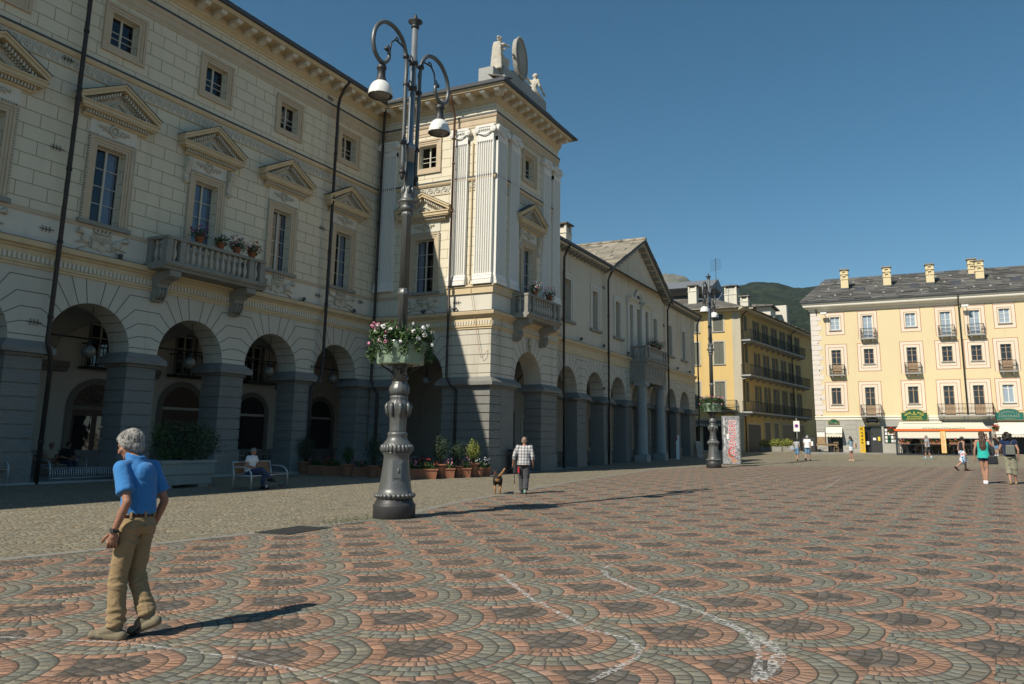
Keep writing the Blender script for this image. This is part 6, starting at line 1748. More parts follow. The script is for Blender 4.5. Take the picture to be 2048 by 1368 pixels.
pot_thing(-23.21, 28.36, 'round', 'thin leafy shrub in a round terracotta pot left of the pink box', 'bush', 0.51, 1.00, 103, 'plant pot', 0.75, 'gr')
pot_thing(-22.82, 28.74, 'box', 'terracotta box of pink geraniums left of the garlanded pot', None, 0.53, 1.05, 104, 'plant pot', 1.05, 'p')
pot_thing(-21.75, 28.31, 'swag', 'tall shrub in a garlanded terracotta pot left of the lamp base', 'bush', 0.55, 0.95, 105, 'plant pot', 1.25, 'dk')
pot_thing(-21.46, 28.58, 'box', 'small terracotta box of magenta flowers half behind the lamp base', None, 0.57, 0.50, 106, 'plant pot', 0.50, 'm')
pot_thing(-19.75, 28.15, 'box', 'small terracotta box with pink flowers just right of the lamp base', None, 0.59, 0.65, 107, 'plant pot', 0.65, 'p')
pot_thing(-19.24, 28.57, 'box', 'long terracotta box of red geraniums right of the lamp base', None, 0.61, 1.10, 108, 'plant pot', 1.10, 'r')
pot_thing(-19.30, 29.76, 'round', 'round dense shrub in a large terracotta pot right of the long red box', 'bush', 0.63, 1.10, 109, 'plant pot', 1.20, 'dk')
pot_thing(-18.99, 29.99, 'box', 'small terracotta box with pink flowers between two shrub pots', None, 0.65, 0.50, 110, 'plant pot', 0.50, 'p')
pot_thing(-18.97, 30.66, 'swag', 'loose tall shrub in a garlanded pot near the corner pier', 'bush', 0.67, 0.95, 111, 'plant pot', 1.05, 'dk')
pot_thing(-18.70, 30.85, 'box', 'small terracotta box with pale pink flowers before the yellow shrub', None, 0.69, 0.50, 112, 'plant pot', 0.50, 'p')
pot_thing(-18.73, 31.50, 'round', 'sunlit yellow green shrub in a terracotta pot at the corner', 'bush', 0.71, 1.15, 113, 'plant pot', 1.00, 'ye')
pot_thing(-18.49, 31.67, 'round', 'small terracotta pot right of the yellow shrub', None, 0.73, 0.75, 114, 'plant pot', 0.70, 'w')
pot_thing(-18.56, 32.31, 'box', 'terracotta box at the right end of the row by the corner pier', None, 0.75, 0.55, 115, 'plant pot', 0.55, 'w')
# grate in the paving
g = G(); X0, Y0 = -10.9, 11.0
loc = at(-10.55, 11.5, .012); t = thing('drain_grate', 'dark metal drain grate let into the paving left of the near lamp post', 'drain grate', loc, radians(4))
def grate(g):
    g.box((-.36, -.62, -.03), (-.31, .62, .006)); g.box((.31, -.62, -.03), (.36, .62, .006)); g.box((-.31, -.62, -.03), (.31, -.57, .006)); g.box((-.31, .57, -.03), (.31, .62, .006))
    for i in range(17): y = -.54+1.08*i/16; g.box((-.31, y-.018, -.03), (.31, y+.018, .004))
    g.box((-.31, -.57, -.031), (.31, .57, -.02)); 
    for x_ in (-.1, .1): g.box((x_-.02, -.57, -.03), (x_+.02, .57, .003))
part('grating', 'grate', grate, m_castdk, t, (loc, radians(4)))
# weeds by the lamp foot
random.seed(8); g = G()
for i in range(420):
    x, y = -10.75+random.gauss(0, .28), 13.4+random.gauss(0, .75); p = Vector((x, y, gz(x, y)+.018+random.uniform(0, .02)))
    leaf(g, p, Vector((random.uniform(-.6, .6), random.uniform(-.6, .6), 1)), random.uniform(.02, .06), .4)
wd = g.build('weeds', m_leaf); tag(wd, 'sparse green weeds in the paving joints at the lamp foot', 'weeds', None, 'stuff')
# bench of metal hoops (side on between the first two piers)
def tube_bench(loc, rz, label, kind, w=1.75):
    t = thing('bench', label, 'bench', loc, rz); f = (loc, rz)
    for s in (-1, 1):
        g = G(); x = s*w/2
        g.tube([(x, -.42, 0), (x, -.42, .38), (x, -.40, .52), (x, -.30, .64), (x, -.12, .70), (x, .10, .70), (x, .22, .69)], .026, 8); g.tube([(x, .26, 0), (x, .20, .44), (x, .28, .84)], .026, 8); g.tube([(x, -.42, .44), (x, .20, .42)], .02, 8); g.build('side_frame', m_alu, t, f)
    if kind == 'slats':
        for i in range(6): g = G(); y = -.40+.115*i; g.box((-w/2+.03, y, .425), (w/2-.03, y+.085, .452)); g.build('seat_slat', m_slat, t, f)
        for i in range(4): g = G(); z = .50+.085*i; y = .20+.03*i; g.prism([(-w/2+.03, y, z), (-w/2+.03, y+.02, z+.072), (-w/2+.03, y+.042, z+.068), (-w/2+.03, y+.022, z-.004)], (w-.06, 0, 0)); g.build('back_slat', m_slat, t, f)
        g = G(); g.tube([(-w/2, .285, .845), (w/2, .285, .845)], .028, 8); g.tube([(-w/2, -.42, .43), (w/2, -.42, .43)], .022, 8); g.build('rail', m_alu, t, f)
    else:
        n = 34
        for i in range(n):
            x = -w/2+.04+(w-.08)*i/(n-1); g = G()
            g.tube([(x, -.40, .08), (x, -.42, .22), (x, -.38, .36), (x, -.26, .41), (x, -.05, .41), (x, .1, .41)], .016, 5); g.build('hoop', m_alu, t, f)
        g = G(); g.tube([(-w/2, -.40, .08), (w/2, -.40, .08)], .02, 6); g.tube([(-w/2, .1, .41), (w/2, .1, .41)], .02, 6); g.build('rail', m_alu, t, f)
    return t
tube_bench(at(-19.95, 19.95), radians(102), 'wooden slatted bench with curved metal arms where the seated man rests', 'slats', 2.05)
tube_bench((-27.2, 18.85, .2), radians(90), 'low silvery metal bench of curved hoops between the two left piers', 'hoops', 2.75)
tube_bench((-26.9, 15.0, .2), radians(90), 'metal bench cut off at the left picture edge beside the left pier', 'slats', 1.9)
tube_bench((-30.65, 20.2, .19), radians(88), 'shadowy bench deep in the arcade where the couple sits', 'slats', 1.9)
# cafe tables and bistro chairs in the arcade shade
def bistro_chair(loc, rz, label, grp):
    t = thing('bistro_chair', label, 'chair', loc, rz, grp); f = (loc, rz)
    part('seat', 'bcs', lambda g: g.lathe([(.20, .44), (.21, .45), (.2, .465)], 16), m_iron, t, f)
    for sx in (-1, 1):
        for sy in (-1, 1): part('leg', f'bcl{sx}{sy}', lambda g: g.tube([(sx*.15, sy*.15, .45), (sx*.20, sy*.21, 0)], .013, 5), m_iron, t, f)
    part('backrest', 'bcb', lambda g: (g.tube([(.19*cos(a), .17+.03*sin(a), .46+.42*sin(a)) for a in [pi*i/12 for i in range(13)]], .014, 5), g.tube([(.10*cos(a), .18, .50+.26*sin(a)) for a in [pi*i/10 for i in range(11)]], .010, 5), g.tube([(-.06, .18, .74), (0, .19, .80), (.06, .18, .74)], .010, 4)), m_iron, t, f)
    return t
def bistro_table(loc, label, grp, r=.34):
    t = thing('bistro_table', label, 'table', loc, 0, grp); f = (loc, 0)
    part('table_top', f'btt{r}', lambda g: g.lathe([(r, .715), (r+.01, .725), (r, .74)], 20), m_balus, t, f); part('leg', 'btl', lambda g: (g.tube([(0, 0, 0.02), (0, 0, .72)], .025, 6), g.lathe([(.2, 0), (.18, .03), (.03, .06)], 12)), m_iron, t, f)
random.seed(77); k_ = 0
CH = 'black bistro chair with hooped back at the cafe tables in the dark arcade'; TB = 'small round cafe table among black chairs in the dark arcade'
for x_, y_ in ((-29.0, 25.6), (-28.6, 27.2), (-29.2, 29.4), (-28.8, 31.6), (-27.0, 35.2), (-25.0, 35.9), (-22.8, 36.0)):
    z_ = .19 if y_ < 34 else .05
    bistro_table((x_, y_, z_), TB, 'cafe tables in the arcade')
    for q in range(4): a = q*pi/2+random.uniform(-.3, .3); bistro_chair((x_+.62*cos(a), y_+.62*sin(a), z_), a-pi/2, CH, 'bistro chairs in the arcade')
# wall lamps seen through the arches
for loc in ((-32.1, 33.9, 2.9), (-25.4, 41.4, 3.0)):
    t = thing('wall_lantern', 'small globe wall lamp on a curled iron bracket, '+('left' if loc[0] < -30 else 'right')+' of the near lamp post', 'wall lamp', loc, 0); f = (loc, 0)
    part('bracket', 'wlb', lambda g: g.tube([(-.1, -.02, -.5), (.1, -.1, -.55), (.22, -.18, -.35), (.15, -.2, -.1), (.25, -.25, 0)], .035, 6), m_iron, t, f); part('globe', 'wlg', lambda g: g.ball((.25, -.25, .2), .19, 14, 10), m_globe, t, f)
# litter bin by the corner pier
loc = at(-18.95, 36.0); t = thing('litter_bin', 'dark litter bin with a pale arrow mark against the corner pier', 'litter bin', loc, radians(80)); f = (loc, radians(80))
g = G(); g.box((-.3, -.24, .05), (.3, .24, 1.0)); g.build('body', m_castdk, t, f, bevel=.03)
g = G(); g.prism([(-.32, -.26, 1.0), (.32, -.26, 1.0), (.32, .26, 1.06), (-.32, .26, 1.06)], (0, 0, .16)); g.build('lid', m_castdk, t, f, bevel=.02)
g = G(); g.prism([(-.12, -.243, .84), (.12, -.243, .84), (0, -.243, .98)], (0, .004, 0)); g.box((-.09, -.243, .74), (.09, -.239, .83)); g.build('arrow_mark', m_fib, t, f)
# white post and tilted board at the far end of the arcade
loc = at(-18.67, 63.8); t = thing('marker_post', 'narrow white and red upright board by the far arcade piers', 'post', loc, .4); f = (loc, .4)
g = G(); g.box((-.13, -.03, 0), (.13, .03, 1.95)); g.build('board', m_wwhite, t, f); g = G(); g.box((-.131, -.034, 1.5), (-.04, .0, 1.94)); g.build('red_mark', m_red, t, f)
loc = at(-18.41, 69.0); t = thing('sandwich_board', 'leaning pale sandwich board at the end of the arcade', 'sandwich board', loc, radians(60)); f = (loc, radians(60))
for s in (-1, 1):
    g = G(); g.prism([(-.32, s*.32, 0), (.32, s*.32, 0), (.32, s*.02, 1.4), (-.32, s*.02, 1.4)], (0, s*.03, 0)); p_ = g.build('panel', m_fib, t, f)
    g = G()
    for i in range(6): z = .35+i*.15; y = s*(.355-.3*z/1.4); g.box((-.22, y-.004, z), (.22-.05*(i % 3), y+.004, z+.05))
    g.build('lettering', m_granite, p_, f)
# the tall poster stand
m_poster = Mat('poster_print', .35, .4); q1 = m_poster.noise(1.9, 6, .7, dist=2.2); q2 = m_poster.noise(3.1, 4, .6, dist=3.0)
c_ = m_poster.ramp(q1, [(.30, (.02, .02, .024)), (.42, (.17, .17, .18)), (.50, (.42, .43, .45)), (.56, (.10, .10, .11)), (.66, (.33, .31, .22)), (.78, (.05, .045, .04))]); c_ = m_poster.mix(xramp(q2, .62, .7)*.8, c_, (.30, .14, .10)); m_poster.color(c_); m_poster = m_poster.m
PA = radians(8); loc = at(-11.75, 52.5); t = thing('poster_stand', 'tall grey poster stand with red upright lettering beside the distant lamp', 'poster stand', loc, PA); f = (loc, PA)
g = G(); g.box((-.58, -.26, 0), (.58, .26, 3.1)); g.build('stand', simple('stand_metal', (.20, .20, .19), .4, .4), t, f, bevel=.02)
for rz_ in (0,):
    g = G(); g.poly([(-.53, -.266, .05), (.53, -.266, .05), (.53, -.266, 3.04), (-.53, -.266, 3.04)]); p_ = g.build('poster', m_poster, t, f)
    m_pwhite = simple('poster_white', (.72, .70, .68), .5); m_pred = simple('poster_red', (.50, .03, .035), .45); m_pflesh = simple('poster_flesh', (.42, .22, .15), .6)
    text('lettering_outline', 'AVENGERS', .62, m_pwhite, p_, f, (.11, -.270, 1.72), 90, 0, .001, .74, 0, 'CENTER', -90, 1.0, .030)
    text('lettering', 'AVENGERS', .62, m_pred, p_, f, (.11, -.274, 1.72), 90, 0, .001, .74, 0, 'CENTER', -90, 1.0)
    text('small_lettering', 'AGE OF ULTRON', .17, m_pwhite, p_, f, (.42, -.271, 1.75), 90, 0, .001, 1.0, 0, 'CENTER', -90, 1.1)
    g = G(); g.tube([(.10+.27*cos(a), -.272, .80+.30*sin(a)) for a in [.9+5.0*i/22 for i in range(23)]], [.012+.024*sin(pi*i/22) for i in range(23)], 4); g.build('emblem_ring', m_pred, p_, f)
    g = G(); g.poly([(-.30, -.269, .58), (-.12, -.269, .66), (.14, -.269, .42), (.34, -.269, .30), (.30, -.269, .12), (.05, -.269, .10), (-.02, -.269, .34)]); g.build('poster_patch', m_pflesh, p_, f)
    g = G()
    for z in (2.5, 1.9, 1.2, .9): g.box((-.44, -.269, z), (-.39, -.267, z+.45))
    g.box((-.27, -.269, 1.62), (-.14, -.267, 1.95)); g.build('poster_strips', m_pwhite, p_, f)
# yellow green shrubs in boxes by the yellow house
for i, (x_, y_, lb) in enumerate(((-15.9, 87.3, 'leftmost yellow green shrub in a stone box before the yellow house'), (-14.6, 86.2, 'middle yellow green shrub in a pale box before the yellow house'), (-13.45, 85.9, 'rightmost yellow green shrub in a stone box by the side street'))):
    loc = at(x_, y_, -.05); t = thing('shrub_box', lb, 'potted shrub', loc, .2*i, 'yellow green shrubs in boxes'); f = (loc, .2*i)
    g = G(); g.cbox((0, 0, .28), (.9, .9, .56), 0, 1.12); g.build('box', [m_granite, m_fib, m_fib][i], t, f)
    random.seed(60+i); g = G(); foliage(g, (0, 0, .90), (.72, .72, .48), 1400, .12, .5, asp=.5, seed=i); g.build('foliage', m_leafyel, t, f)

# ================================================================== shop fronts across the square
def rp_(x, y, z): return Vector(FR[0])+Matrix.Rotation(RA, 4, 'Z') @ Vector((x, y, z))
def sign_board(name, label, x, z, w, h, arch, mat, lines, cat='shop sign', y=-.10):
    loc = rp_(x, y, z); t = thing(name, label, cat, loc, RA); f = (loc, RA)
    def outline(o):
        pts = [(-w/2-o, -h/2-o), (w/2+o, -h/2-o), (w/2+o, h/2+o)]
        n = 14; aw_ = w*.36
        if arch:
            pts += [(aw_+o, h/2+o)]+[((aw_+o)*cos(pi*i/n), h/2+o+arch*sin(pi*i/n)) for i in range(1, n)]+[(-aw_-o, h/2+o)]
        return pts+[(-w/2-o, h/2+o)]
    g = G(); g.prism([(a, 0, b) for a, b in outline(.035)], (0, .08, 0)); bd = g.build('border', m_gold, t, f)
    g = G(); g.prism([(a, -.012, b) for a, b in outline(0)], (0, .02, 0)); g.build('board', mat, t, f)
    for body, size, zz, sx, mt in lines:
        if body.startswith('~'):                           # lettering bent along the arch
            body = body[1:]; n = len(body)
            for i, ch in enumerate(body):
                if ch == ' ': continue
                a = radians(90+62-124*(i+.5)/n); R = w*.40
                text('letter', ch, size, mt, bd, f, (R*cos(a), -.016, zz+R*.55*sin(a)), 90, 0, .002, sx, 0, 'CENTER', math.degrees(pi/2-a)*.62)
        else: text('lettering', body, size, mt, bd, f, (0, -.016, zz), 90, 0, .002, sx)
    return t
m_gold = simple('gilt_border', (.42, .30, .09), .5, .1); m_sgreen = simple('sign_dark_green', (.012, .085, .042), .45, 0, .1); m_steal = simple('sign_teal_green', (.018, .13, .11), .45, 0, .1); m_syel = simple('sign_yellow_lettering', (.72, .55, .07), .5); m_smut = simple('sign_muted_lettering', (.30, .30, .19), .6)
sign_board('cafe_sign', 'green arched cafe sign with yellow lettering above the terrace', -1.14, 4.12, 2.06, .62, .30, m_sgreen, [('~WINE & FOOD', .25, -.12, 1.0, m_syel), ("CAFE'", .17, .17, 1.1, m_syel), ('DE LA PLACE', .17, -.03, 1.15, m_syel), ('BRUSCHETTERIA', .145, -.21, 1.15, m_syel)], y=-.30)
sign_board('pharmacy_sign', 'teal green arched pharmacy sign at the right picture edge', 6.2, 4.10, 2.1, .60, .30, m_steal, [('~FARMACIA', .25, -.10, 1.0, m_smut), ('CENTRALE', .27, .0, 1.25, m_smut), ('OMEOPATIA', .11, -.21, 1.3, m_smut)], y=-.30)
sign_board('photo_shop_sign', 'small dark sign reading FOTO under a balcony', -4.62, 3.70, 1.0, .42, .16, m_shopdark, [('FOTO', .22, .10, 1.15, m_lett), ('.................', .14, -.08, 1.0, m_lett)], y=-.34)
t = sign_board('small_green_sign', 'small green half round sign above the shop with the little awning', -7.95, 3.62, .92, .22, .17, m_sgreen, [], y=-.10)
f = (t.matrix_basis.translation, RA); g = G()
for x0, n in ((-.34, 4), (.06, 4)):
    g.tube([(x0+.07*i*.5, -.02, -.02+(.05 if i % 2 else -.02)+(-.05 if x0 > 0 else .03)) for i in range(n*2)], .014, 4)
g.build('script_lettering', m_lett, t, f)
# yellow film sign
loc = rp_(-5.55, -.32, .93); t = thing('film_sign', 'tall yellow upright sign with black letters beside the photo shop door', 'shop sign', loc, RA); f = (loc, RA)
g = G(); g.box((-.22, 0, 0), (.22, .14, 2.3)); g.build('board', simple('sign_bright_yellow', (.70, .44, .015), .4, 0, .05), t, f)
m_black = simple('black_print', (.012, .012, .012), .5)
for i, ch in enumerate('Kodak'): text('letter', ch, .36, m_black, t, f, (0, -.006, 2.08-.30*i), 90, 0, .002, 1.15, 0, 'CENTER', 0, 1, .008)
g = G()
for z in (.14, .22, .34, .42, .54, .62): g.box((-.16, -.004, z), (.16, .0, z+.035))
g.build('small_print', m_wbrown, t, f)
# small awning and what stands under it
def awning(label, x0, x1, z0, z1, deep, mat, scallop=.2, name='awning'):
    loc = rp_((x0+x1)/2, 0, 0); t = thing(name, label, 'awning', loc, RA); f = (loc, RA); h = (x1-x0)/2
    g = G(); n = 10; prev = None
    for i in range(n+1):
        u = i/n; cur = [g.v((s*h, -.05-deep*u, z1-(z1-z0)*(u**1.25))) for s in (-1, 1)]
        if prev: g.f([prev[0], prev[1], cur[1], cur[0]], True)
        prev = cur
    g.build('canopy', mat, t, f)
    g = G(); n = max(4, int(2*h/.22)); L_ = 2*h/n
    for i in range(n):
        a = -h+L_*i; g.prism([(a, -.05-deep, z0), (a+L_, -.05-deep, z0), (a+L_, -.05-deep, z0-scallop*.7), (a+L_*.75, -.05-deep, z0-scallop), (a+L_*.25, -.05-deep, z0-scallop), (a, -.05-deep, z0-scallop*.7)], (0, -.006, 0))
    g.build('valance', mat, t, f)
    g = G(); g.tube([(-h, -.05-deep, z0), (h, -.05-deep, z0)], .03, 6)
    for s in (-1, 1): g.tube([(s*(h-.05), -.03, z0-.45), (s*(h-.05), -.05-deep, z0)], .015, 5)
    g.build('frame', m_alu, t, f)
    return t
m_awn = simple('cream_awning_cloth', (.68, .64, .52), .9, 0, .08, 3)
awning('small cream scalloped awning over the left shop window', -8.62, -7.22, 2.6, 3.2, .75, m_awn, .32)
awning('cream pharmacy awning at the right picture edge', 5.0, 8.8, 2.55, 3.6, 1.5, m_awn, .22)
loc = rp_(-9.12, -.04, 2.2); t = thing('menu_poster', 'framed brown and white poster on the wall left of the small awning', 'poster', loc, RA); f = (loc, RA)
g = G(); g.box((-.40, -.03, -.58), (.40, .03, .58)); g.build('frame', m_browndoor, t, f)
m_food = Mat('printed_picture', .4); m_food.color(m_food.ramp(m_food.noise(3, 5, .6, dist=3), [(.3, (.10, .055, .03)), (.5, (.42, .30, .16)), (.65, (.12, .07, .04)), (.8, (.5, .42, .3))])); m_food = m_food.m
g = G(); g.box((-.35, -.035, -.52), (.35, -.03, .10)); g.build('picture', m_food, t, f); g = G(); g.box((-.35, -.035, .11), (.35, -.03, .53)); g.build('printed_text', m_wwhite, t, f); g = G(); [g.box((-.3+.22*i, -.039, .18), (-.15+.22*i, -.035, .40)) for i in range(3)]; g.bm.free()
# table bench and chair before the shop
loc = rp_(-8.6, -1.0, .93); t = thing('wooden_table', 'low wooden table before the shop with the little awning', 'table', loc, RA); f = (loc, RA)
g = G(); g.box((-1.0, -.3, .70), (1.0, .3, .75)); g.build('table_top', m_wood, t, f); g = G(); g.prism([(-.95, -.27, .69), (-.95, -.27, .55), (-.5, -.27, .62), (0, -.27, .55), (.5, -.27, .62), (.95, -.27, .55), (.95, -.27, .69)], (0, .54, 0)); g.build('apron', m_wood, t, f)
for sx in (-1, 1):
    for sy in (-1, 1): g = G(); g.box((sx*.9-.035, sy*.22-.035, 0), (sx*.9+.035, sy*.22+.035, .7)); g.build('leg', m_wood, t, f)
def wood_chair(loc, rz, label, grp, mat):
    t = thing('cafe_chair', label, 'chair', loc, rz, grp); f = (loc, rz); k = mat.name
    part('seat', 'wcs'+k, lambda g: g.box((-.21, -.21, .43), (.21, .21, .465)), mat, t, f)
    for sx in (-1, 1):
        part('leg', f'wcf{sx}'+k, lambda g: g.box((sx*.18-.02, -.20, 0), (sx*.18+.02, -.16, .43)), mat, t, f); part('leg', f'wcr{sx}'+k, lambda g: g.box((sx*.18-.02, .16, 0), (sx*.18+.02, .20, .92)), mat, t, f)
    part('backrest', 'wcb'+k, lambda g: (g.box((-.16, .165, .84), (.16, .19, .92)), g.box((-.16, .165, .66), (.16, .19, .73))), mat, t, f)
wood_chair(rp_(-7.75, -1.25, .93), .1, 'wooden chair at the end of the low table before the left shop', None, m_wood)
# A-board before the shop corner and photo shop door details
loc = rp_(-10.1, -1.3, gz(-10.1, 76.5)); t = thing('notice_stand', 'dark notice stand with a white sheet at the house corner', 'notice stand', loc, .1); f = (loc, .1)
g = G(); g.box((-.55, -.25, 0), (.55, .25, 1.45)); g.build('cabinet', m_castdk, t, f, bevel=.02); g = G(); g.box((-.38, -.262, .75), (.38, -.25, 1.15)); g.build('sheet', m_wwhite, t, f); g = G(); g.tube([(-.5, 0, 1.5), (.1, -.1, 1.75), (.7, 0, 1.55)], .03, 6); g.build('top_bar', m_castdk, t, f)
loc = rp_(-4.4, -.02, .93); t = thing('photo_shop_door', 'dark glazed photo shop entrance with white and yellow notices', 'door', loc, RA); f = (loc, RA)
g = G(); [g.box((a, .12, 0), (a+.08, .2, 2.3)) for a in (-1.15, -.45, .42)]; g.box((-1.15, .12, 2.22), (.5, .2, 2.3)); g.box((-.37, .13, 0), (.42, .19, .95)); g.build('frame', m_castdk, t, f)
g = G(); g.poly([(-.37, .15, .95), (.42, .15, .95), (.42, .15, 2.22), (-.37, .15, 2.22)]); g.build('pane', m_doorglass, t, f)
for i, (a, b, c_, d_, mt) in enumerate(((-.28, -.02, 1.10, 1.32, m_wwhite), (.14, .34, 1.05, 1.40, m_syel), (-.95, -.62, .7, 1.0, m_wwhite))): g = G(); g.box((a, .10, b+1.15 if False else c_), (b if b > a else a+.2, .115, d_)); g.build('notice', mt, t, f)
loc = rp_(-3.16, -.02, 1.75); t = thing('display_window', 'photo shop display window full of white picture sheets', 'window', loc, RA); f = (loc, RA)
g = G(); [g.box(a, b) for a, b in (((-.6, .05, 0), (-.53, .15, 1.5)), ((.53, .05, 0), (.6, .15, 1.5)), ((-.53, .05, 1.43), (.53, .15, 1.5)), ((-.53, .05, 0), (.53, .15, .06)))]; g.build('frame', m_castdk, t, f)
random.seed(3)
for i in range(14): a = -.5+.25*(i % 4); z = .10+.32*(i//4); g = G(); g.box((a, .16, z), (a+.2, .17, z+.24)); g.build('picture_sheet', [m_wwhite, m_food, m_wwhite, m_sgreen][(i*7) % 4 if i % 3 else 0], t, f)
# no parking sign
loc = at(-11.0, 76.0); t = thing('road_sign', 'small square no parking sign on a pale post at the street corner', 'road sign', loc, 0); f = (loc, 0)
g = G(); g.tube([(0, 0, 0), (0, 0, 3.25)], .035, 8); g.build('post', m_fib, t, f); g = G(); g.box((-.27, -.06, 2.05), (.27, -.04, 3.0)); p_ = g.build('plate', m_wwhite, t, f)
g = G(); g.lathe([(.17, 0), (.17, .006)], 20); me = g.mesh('ring'); me.transform(Matrix.Translation((0, -.061, 2.55)) @ Matrix.Rotation(radians(90), 4, 'X')); obj('red_disc', me, m_pred, p_, f)
g = G(); g.lathe([(.12, 0), (.12, .006)], 20); me = g.mesh('disc'); me.transform(Matrix.Translation((0, -.067, 2.55)) @ Matrix.Rotation(radians(90), 4, 'X')); obj('blue_disc', me, simple('sign_blue', (.02, .06, .30), .4), p_, f)

# ================================================================== cafe terrace
TX0, TX1, TY = -2.75, 4.45, 74.0
zt = gz(1, 74)
loc = (0, 78, zt); t = thing('cafe_terrace', 'glazed cafe terrace with orange beam, cream canopy and lowered cream blinds', 'cafe terrace', loc, RA); f = ((0, 78, 0), RA)
m_ant = simple('anthracite_frame', (.045, .05, .055), .4, .3, .1); m_or = simple('orange_beam', (.72, .14, .02), .35, 0, .06)
yf = -4.0
g = G(); g.box((TX0, yf, zt-.1), (TX1, 0, zt+.03)); g.build('deck', m_ant, t, f)
for x_ in (TX0, TX1-.16): g = G(); g.box((x_, yf, zt), (x_+.16, yf+.16, 2.78)); g.build('post', m_ant, t, f)
for x_ in (-.75, .78, 2.9): g = G(); g.box((x_, yf+.03, zt), (x_+.08, yf+.11, 2.62)); g.build('post', m_ant, t, f)
for x_ in (TX0, TX1-.1): g = G(); g.box((x_, yf+.2, zt), (x_+.1, -.05, zt+.2)); g.box((x_, yf+.2, 2.5), (x_+.1, -.05, 2.6)); g.build('side_rail', m_ant, t, f)
g = G(); g.box((TX0-.05, yf-.06, 2.78), (TX1+.05, yf+.12, 2.95)); g.build('orange_beam', m_or, t, f)
g = G(); g.box((TX0+.16, yf+.03, zt+.0), (TX1-.16, yf+.10, zt+.10)); g.box((TX0+.16, yf+.04, 1.66), (TX1-.16, yf+.09, 1.71)); g.build('rail', m_ant, t, f)
g = G()
for a, b in ((TX0+.2, .70), (1.06, TX1-.2)): g.poly([(a, yf+.02, 2.22), (b, yf+.02, 2.22), (b, yf+.02, 2.78), (a, yf+.02, 2.78)])
bl = g.build('blind', m_awn, t, f); g = G(); g.box((TX0+.2, yf, 2.17), (TX1-.2, yf+.04, 2.23)); g.build('blind_bar', m_alu, t, f)
g = G(); prev = None
for i in range(9):
    u = i/8; cur = [g.v((x_, yf-.02+(3.9)*u, 3.0+.62*u-.10*sin(pi*u))) for x_ in (TX0+.1+.25*u, TX1-.1-.2*u)]
    if prev: g.f([prev[0], prev[1], cur[1], cur[0]], True)
    prev = cur
g.build('canopy', m_awn, t, f)
g = G(); g.box((TX0+.1, yf-.03, 2.951), (TX1-.1, yf+.02, 3.07)); g.build('canopy_front', m_awn, t, f)
g = G(); g.box((TX0+.6, -.75, 3.52), (1.0, -.05, 3.66)); g.build('awning_box', m_awn, t, f)
g = G()
for i in range(16): x_ = -.6+i*.2; g.box((x_, yf-.035, 2.98+.02*sin(i)), (x_+.15, yf-.03, 3.04+.02*sin(i)))
g.build('green_banner_lettering', simple('banner_green', (.03, .22, .10), .7), t, f)
g = G(); g.box((TX0+.3, yf+.12, zt+.04), (TX1-.3, yf+.125, 1.6)); g.bm.free()
# tables, chairs behind the terrace front
random.seed(17); 
for i, (x_, y_) in enumerate(((-2.0, -3.1), (-.9, -2.6), (.1, -3.2), (1.5, -3.1), (2.5, -2.7), (3.5, -3.1))):
    p = rp_(x_, y_, zt+.03); bistro_table(p, 'pale cafe table on the glazed terrace among dark chairs', 'tables on the cafe terrace', .36)
    for q in (0, 1, 2): a = q*2.1+i; wood_chair(rp_(x_+.58*cos(a), y_+.5*sin(a), zt+.03), a-pi/2, 'dark cafe chair at a terrace table under the cream canopy', 'chairs on the cafe terrace', m_castdk)
# counter glow of the lit pastry display at the back is left to the sun: a pale counter
loc = rp_(1.2, -.7, zt); tt = thing('cafe_counter', 'pale wooden counter at the back of the cafe terrace', 'counter', loc, RA); ff = (loc, RA)
g = G(); g.box((-2.4, -.25, 0), (2.4, .25, .95)); g.build('front', m_wood, tt, ff); g = G(); g.box((-2.45, -.32, .95), (2.45, .3, 1.0)); g.build('counter_top', m_awn, tt, ff)
def trough(loc, rz, label, mt, grp, w=.8, seed=0):
    random.seed(seed); t = thing('flower_trough', label, 'flower box', loc, rz, grp); f = (loc, rz)
    g = G(); g.box((-w/2, -.11, 0), (w/2, .11, .2)); g.build('trough', m_terra, t, f); g = G(); foliage(g, (0, 0, .28), (w*.62, .22, .2), 380, .10, .5, asp=.8, seed=seed); g.build('foliage', m_leaf, t, f)
    g = G(); blossoms(g, (0, 0, .33), (w*.62, .24, .2), 34, .085, seed, .3); g.build('blossoms', mt, t, f)
m_coral = leafmat('coral_petals', (.50, .05, .04), (.66, .14, .10), (.74, .26, .20))
for i, (x_, lb) in enumerate(((-2.05, 'leftmost coral geranium box on the terrace rail'), (-.95+.55, 'second coral geranium box on the terrace rail'), (.35+.0, 'coral geranium box just left of the yellow menu board'), (1.75, 'coral geranium box just right of the yellow menu board'), (3.45, 'rightmost coral geranium box on the terrace rail'))):
    trough(rp_(x_, yf+.22, 1.70), RA, lb, m_coral, 'geranium boxes on the terrace rail', .8, 90+i)
trough(rp_(TX0-.3, yf+.1, 2.55), RA, 'red geranium basket hung at the left end of the orange beam', m_redf, 'geranium baskets at the beam ends', .4, 97)
trough(rp_(TX1+.35, yf+.1, 2.75), RA, 'red geranium basket hung at the right end of the orange beam', m_redf, 'geranium baskets at the beam ends', .4, 98)
loc = rp_(.90, yf-.06, zt+.18); t = thing('menu_board', 'tall yellow menu board fixed in the middle of the terrace front', 'menu board', loc, RA); f = (loc, RA)
g = G(); g.box((-.19, 0, 0), (.19, .05, 1.78)); g.build('board', simple('menu_amber', (.66, .40, .07), .5, 0, .1), t, f)
g = G(); g.box((-.16, -.006, .04), (.16, .0, 1.74)); g.build('sheet', simple('menu_cream', (.70, .58, .30), .5, 0, .1), t, f)
random.seed(5)
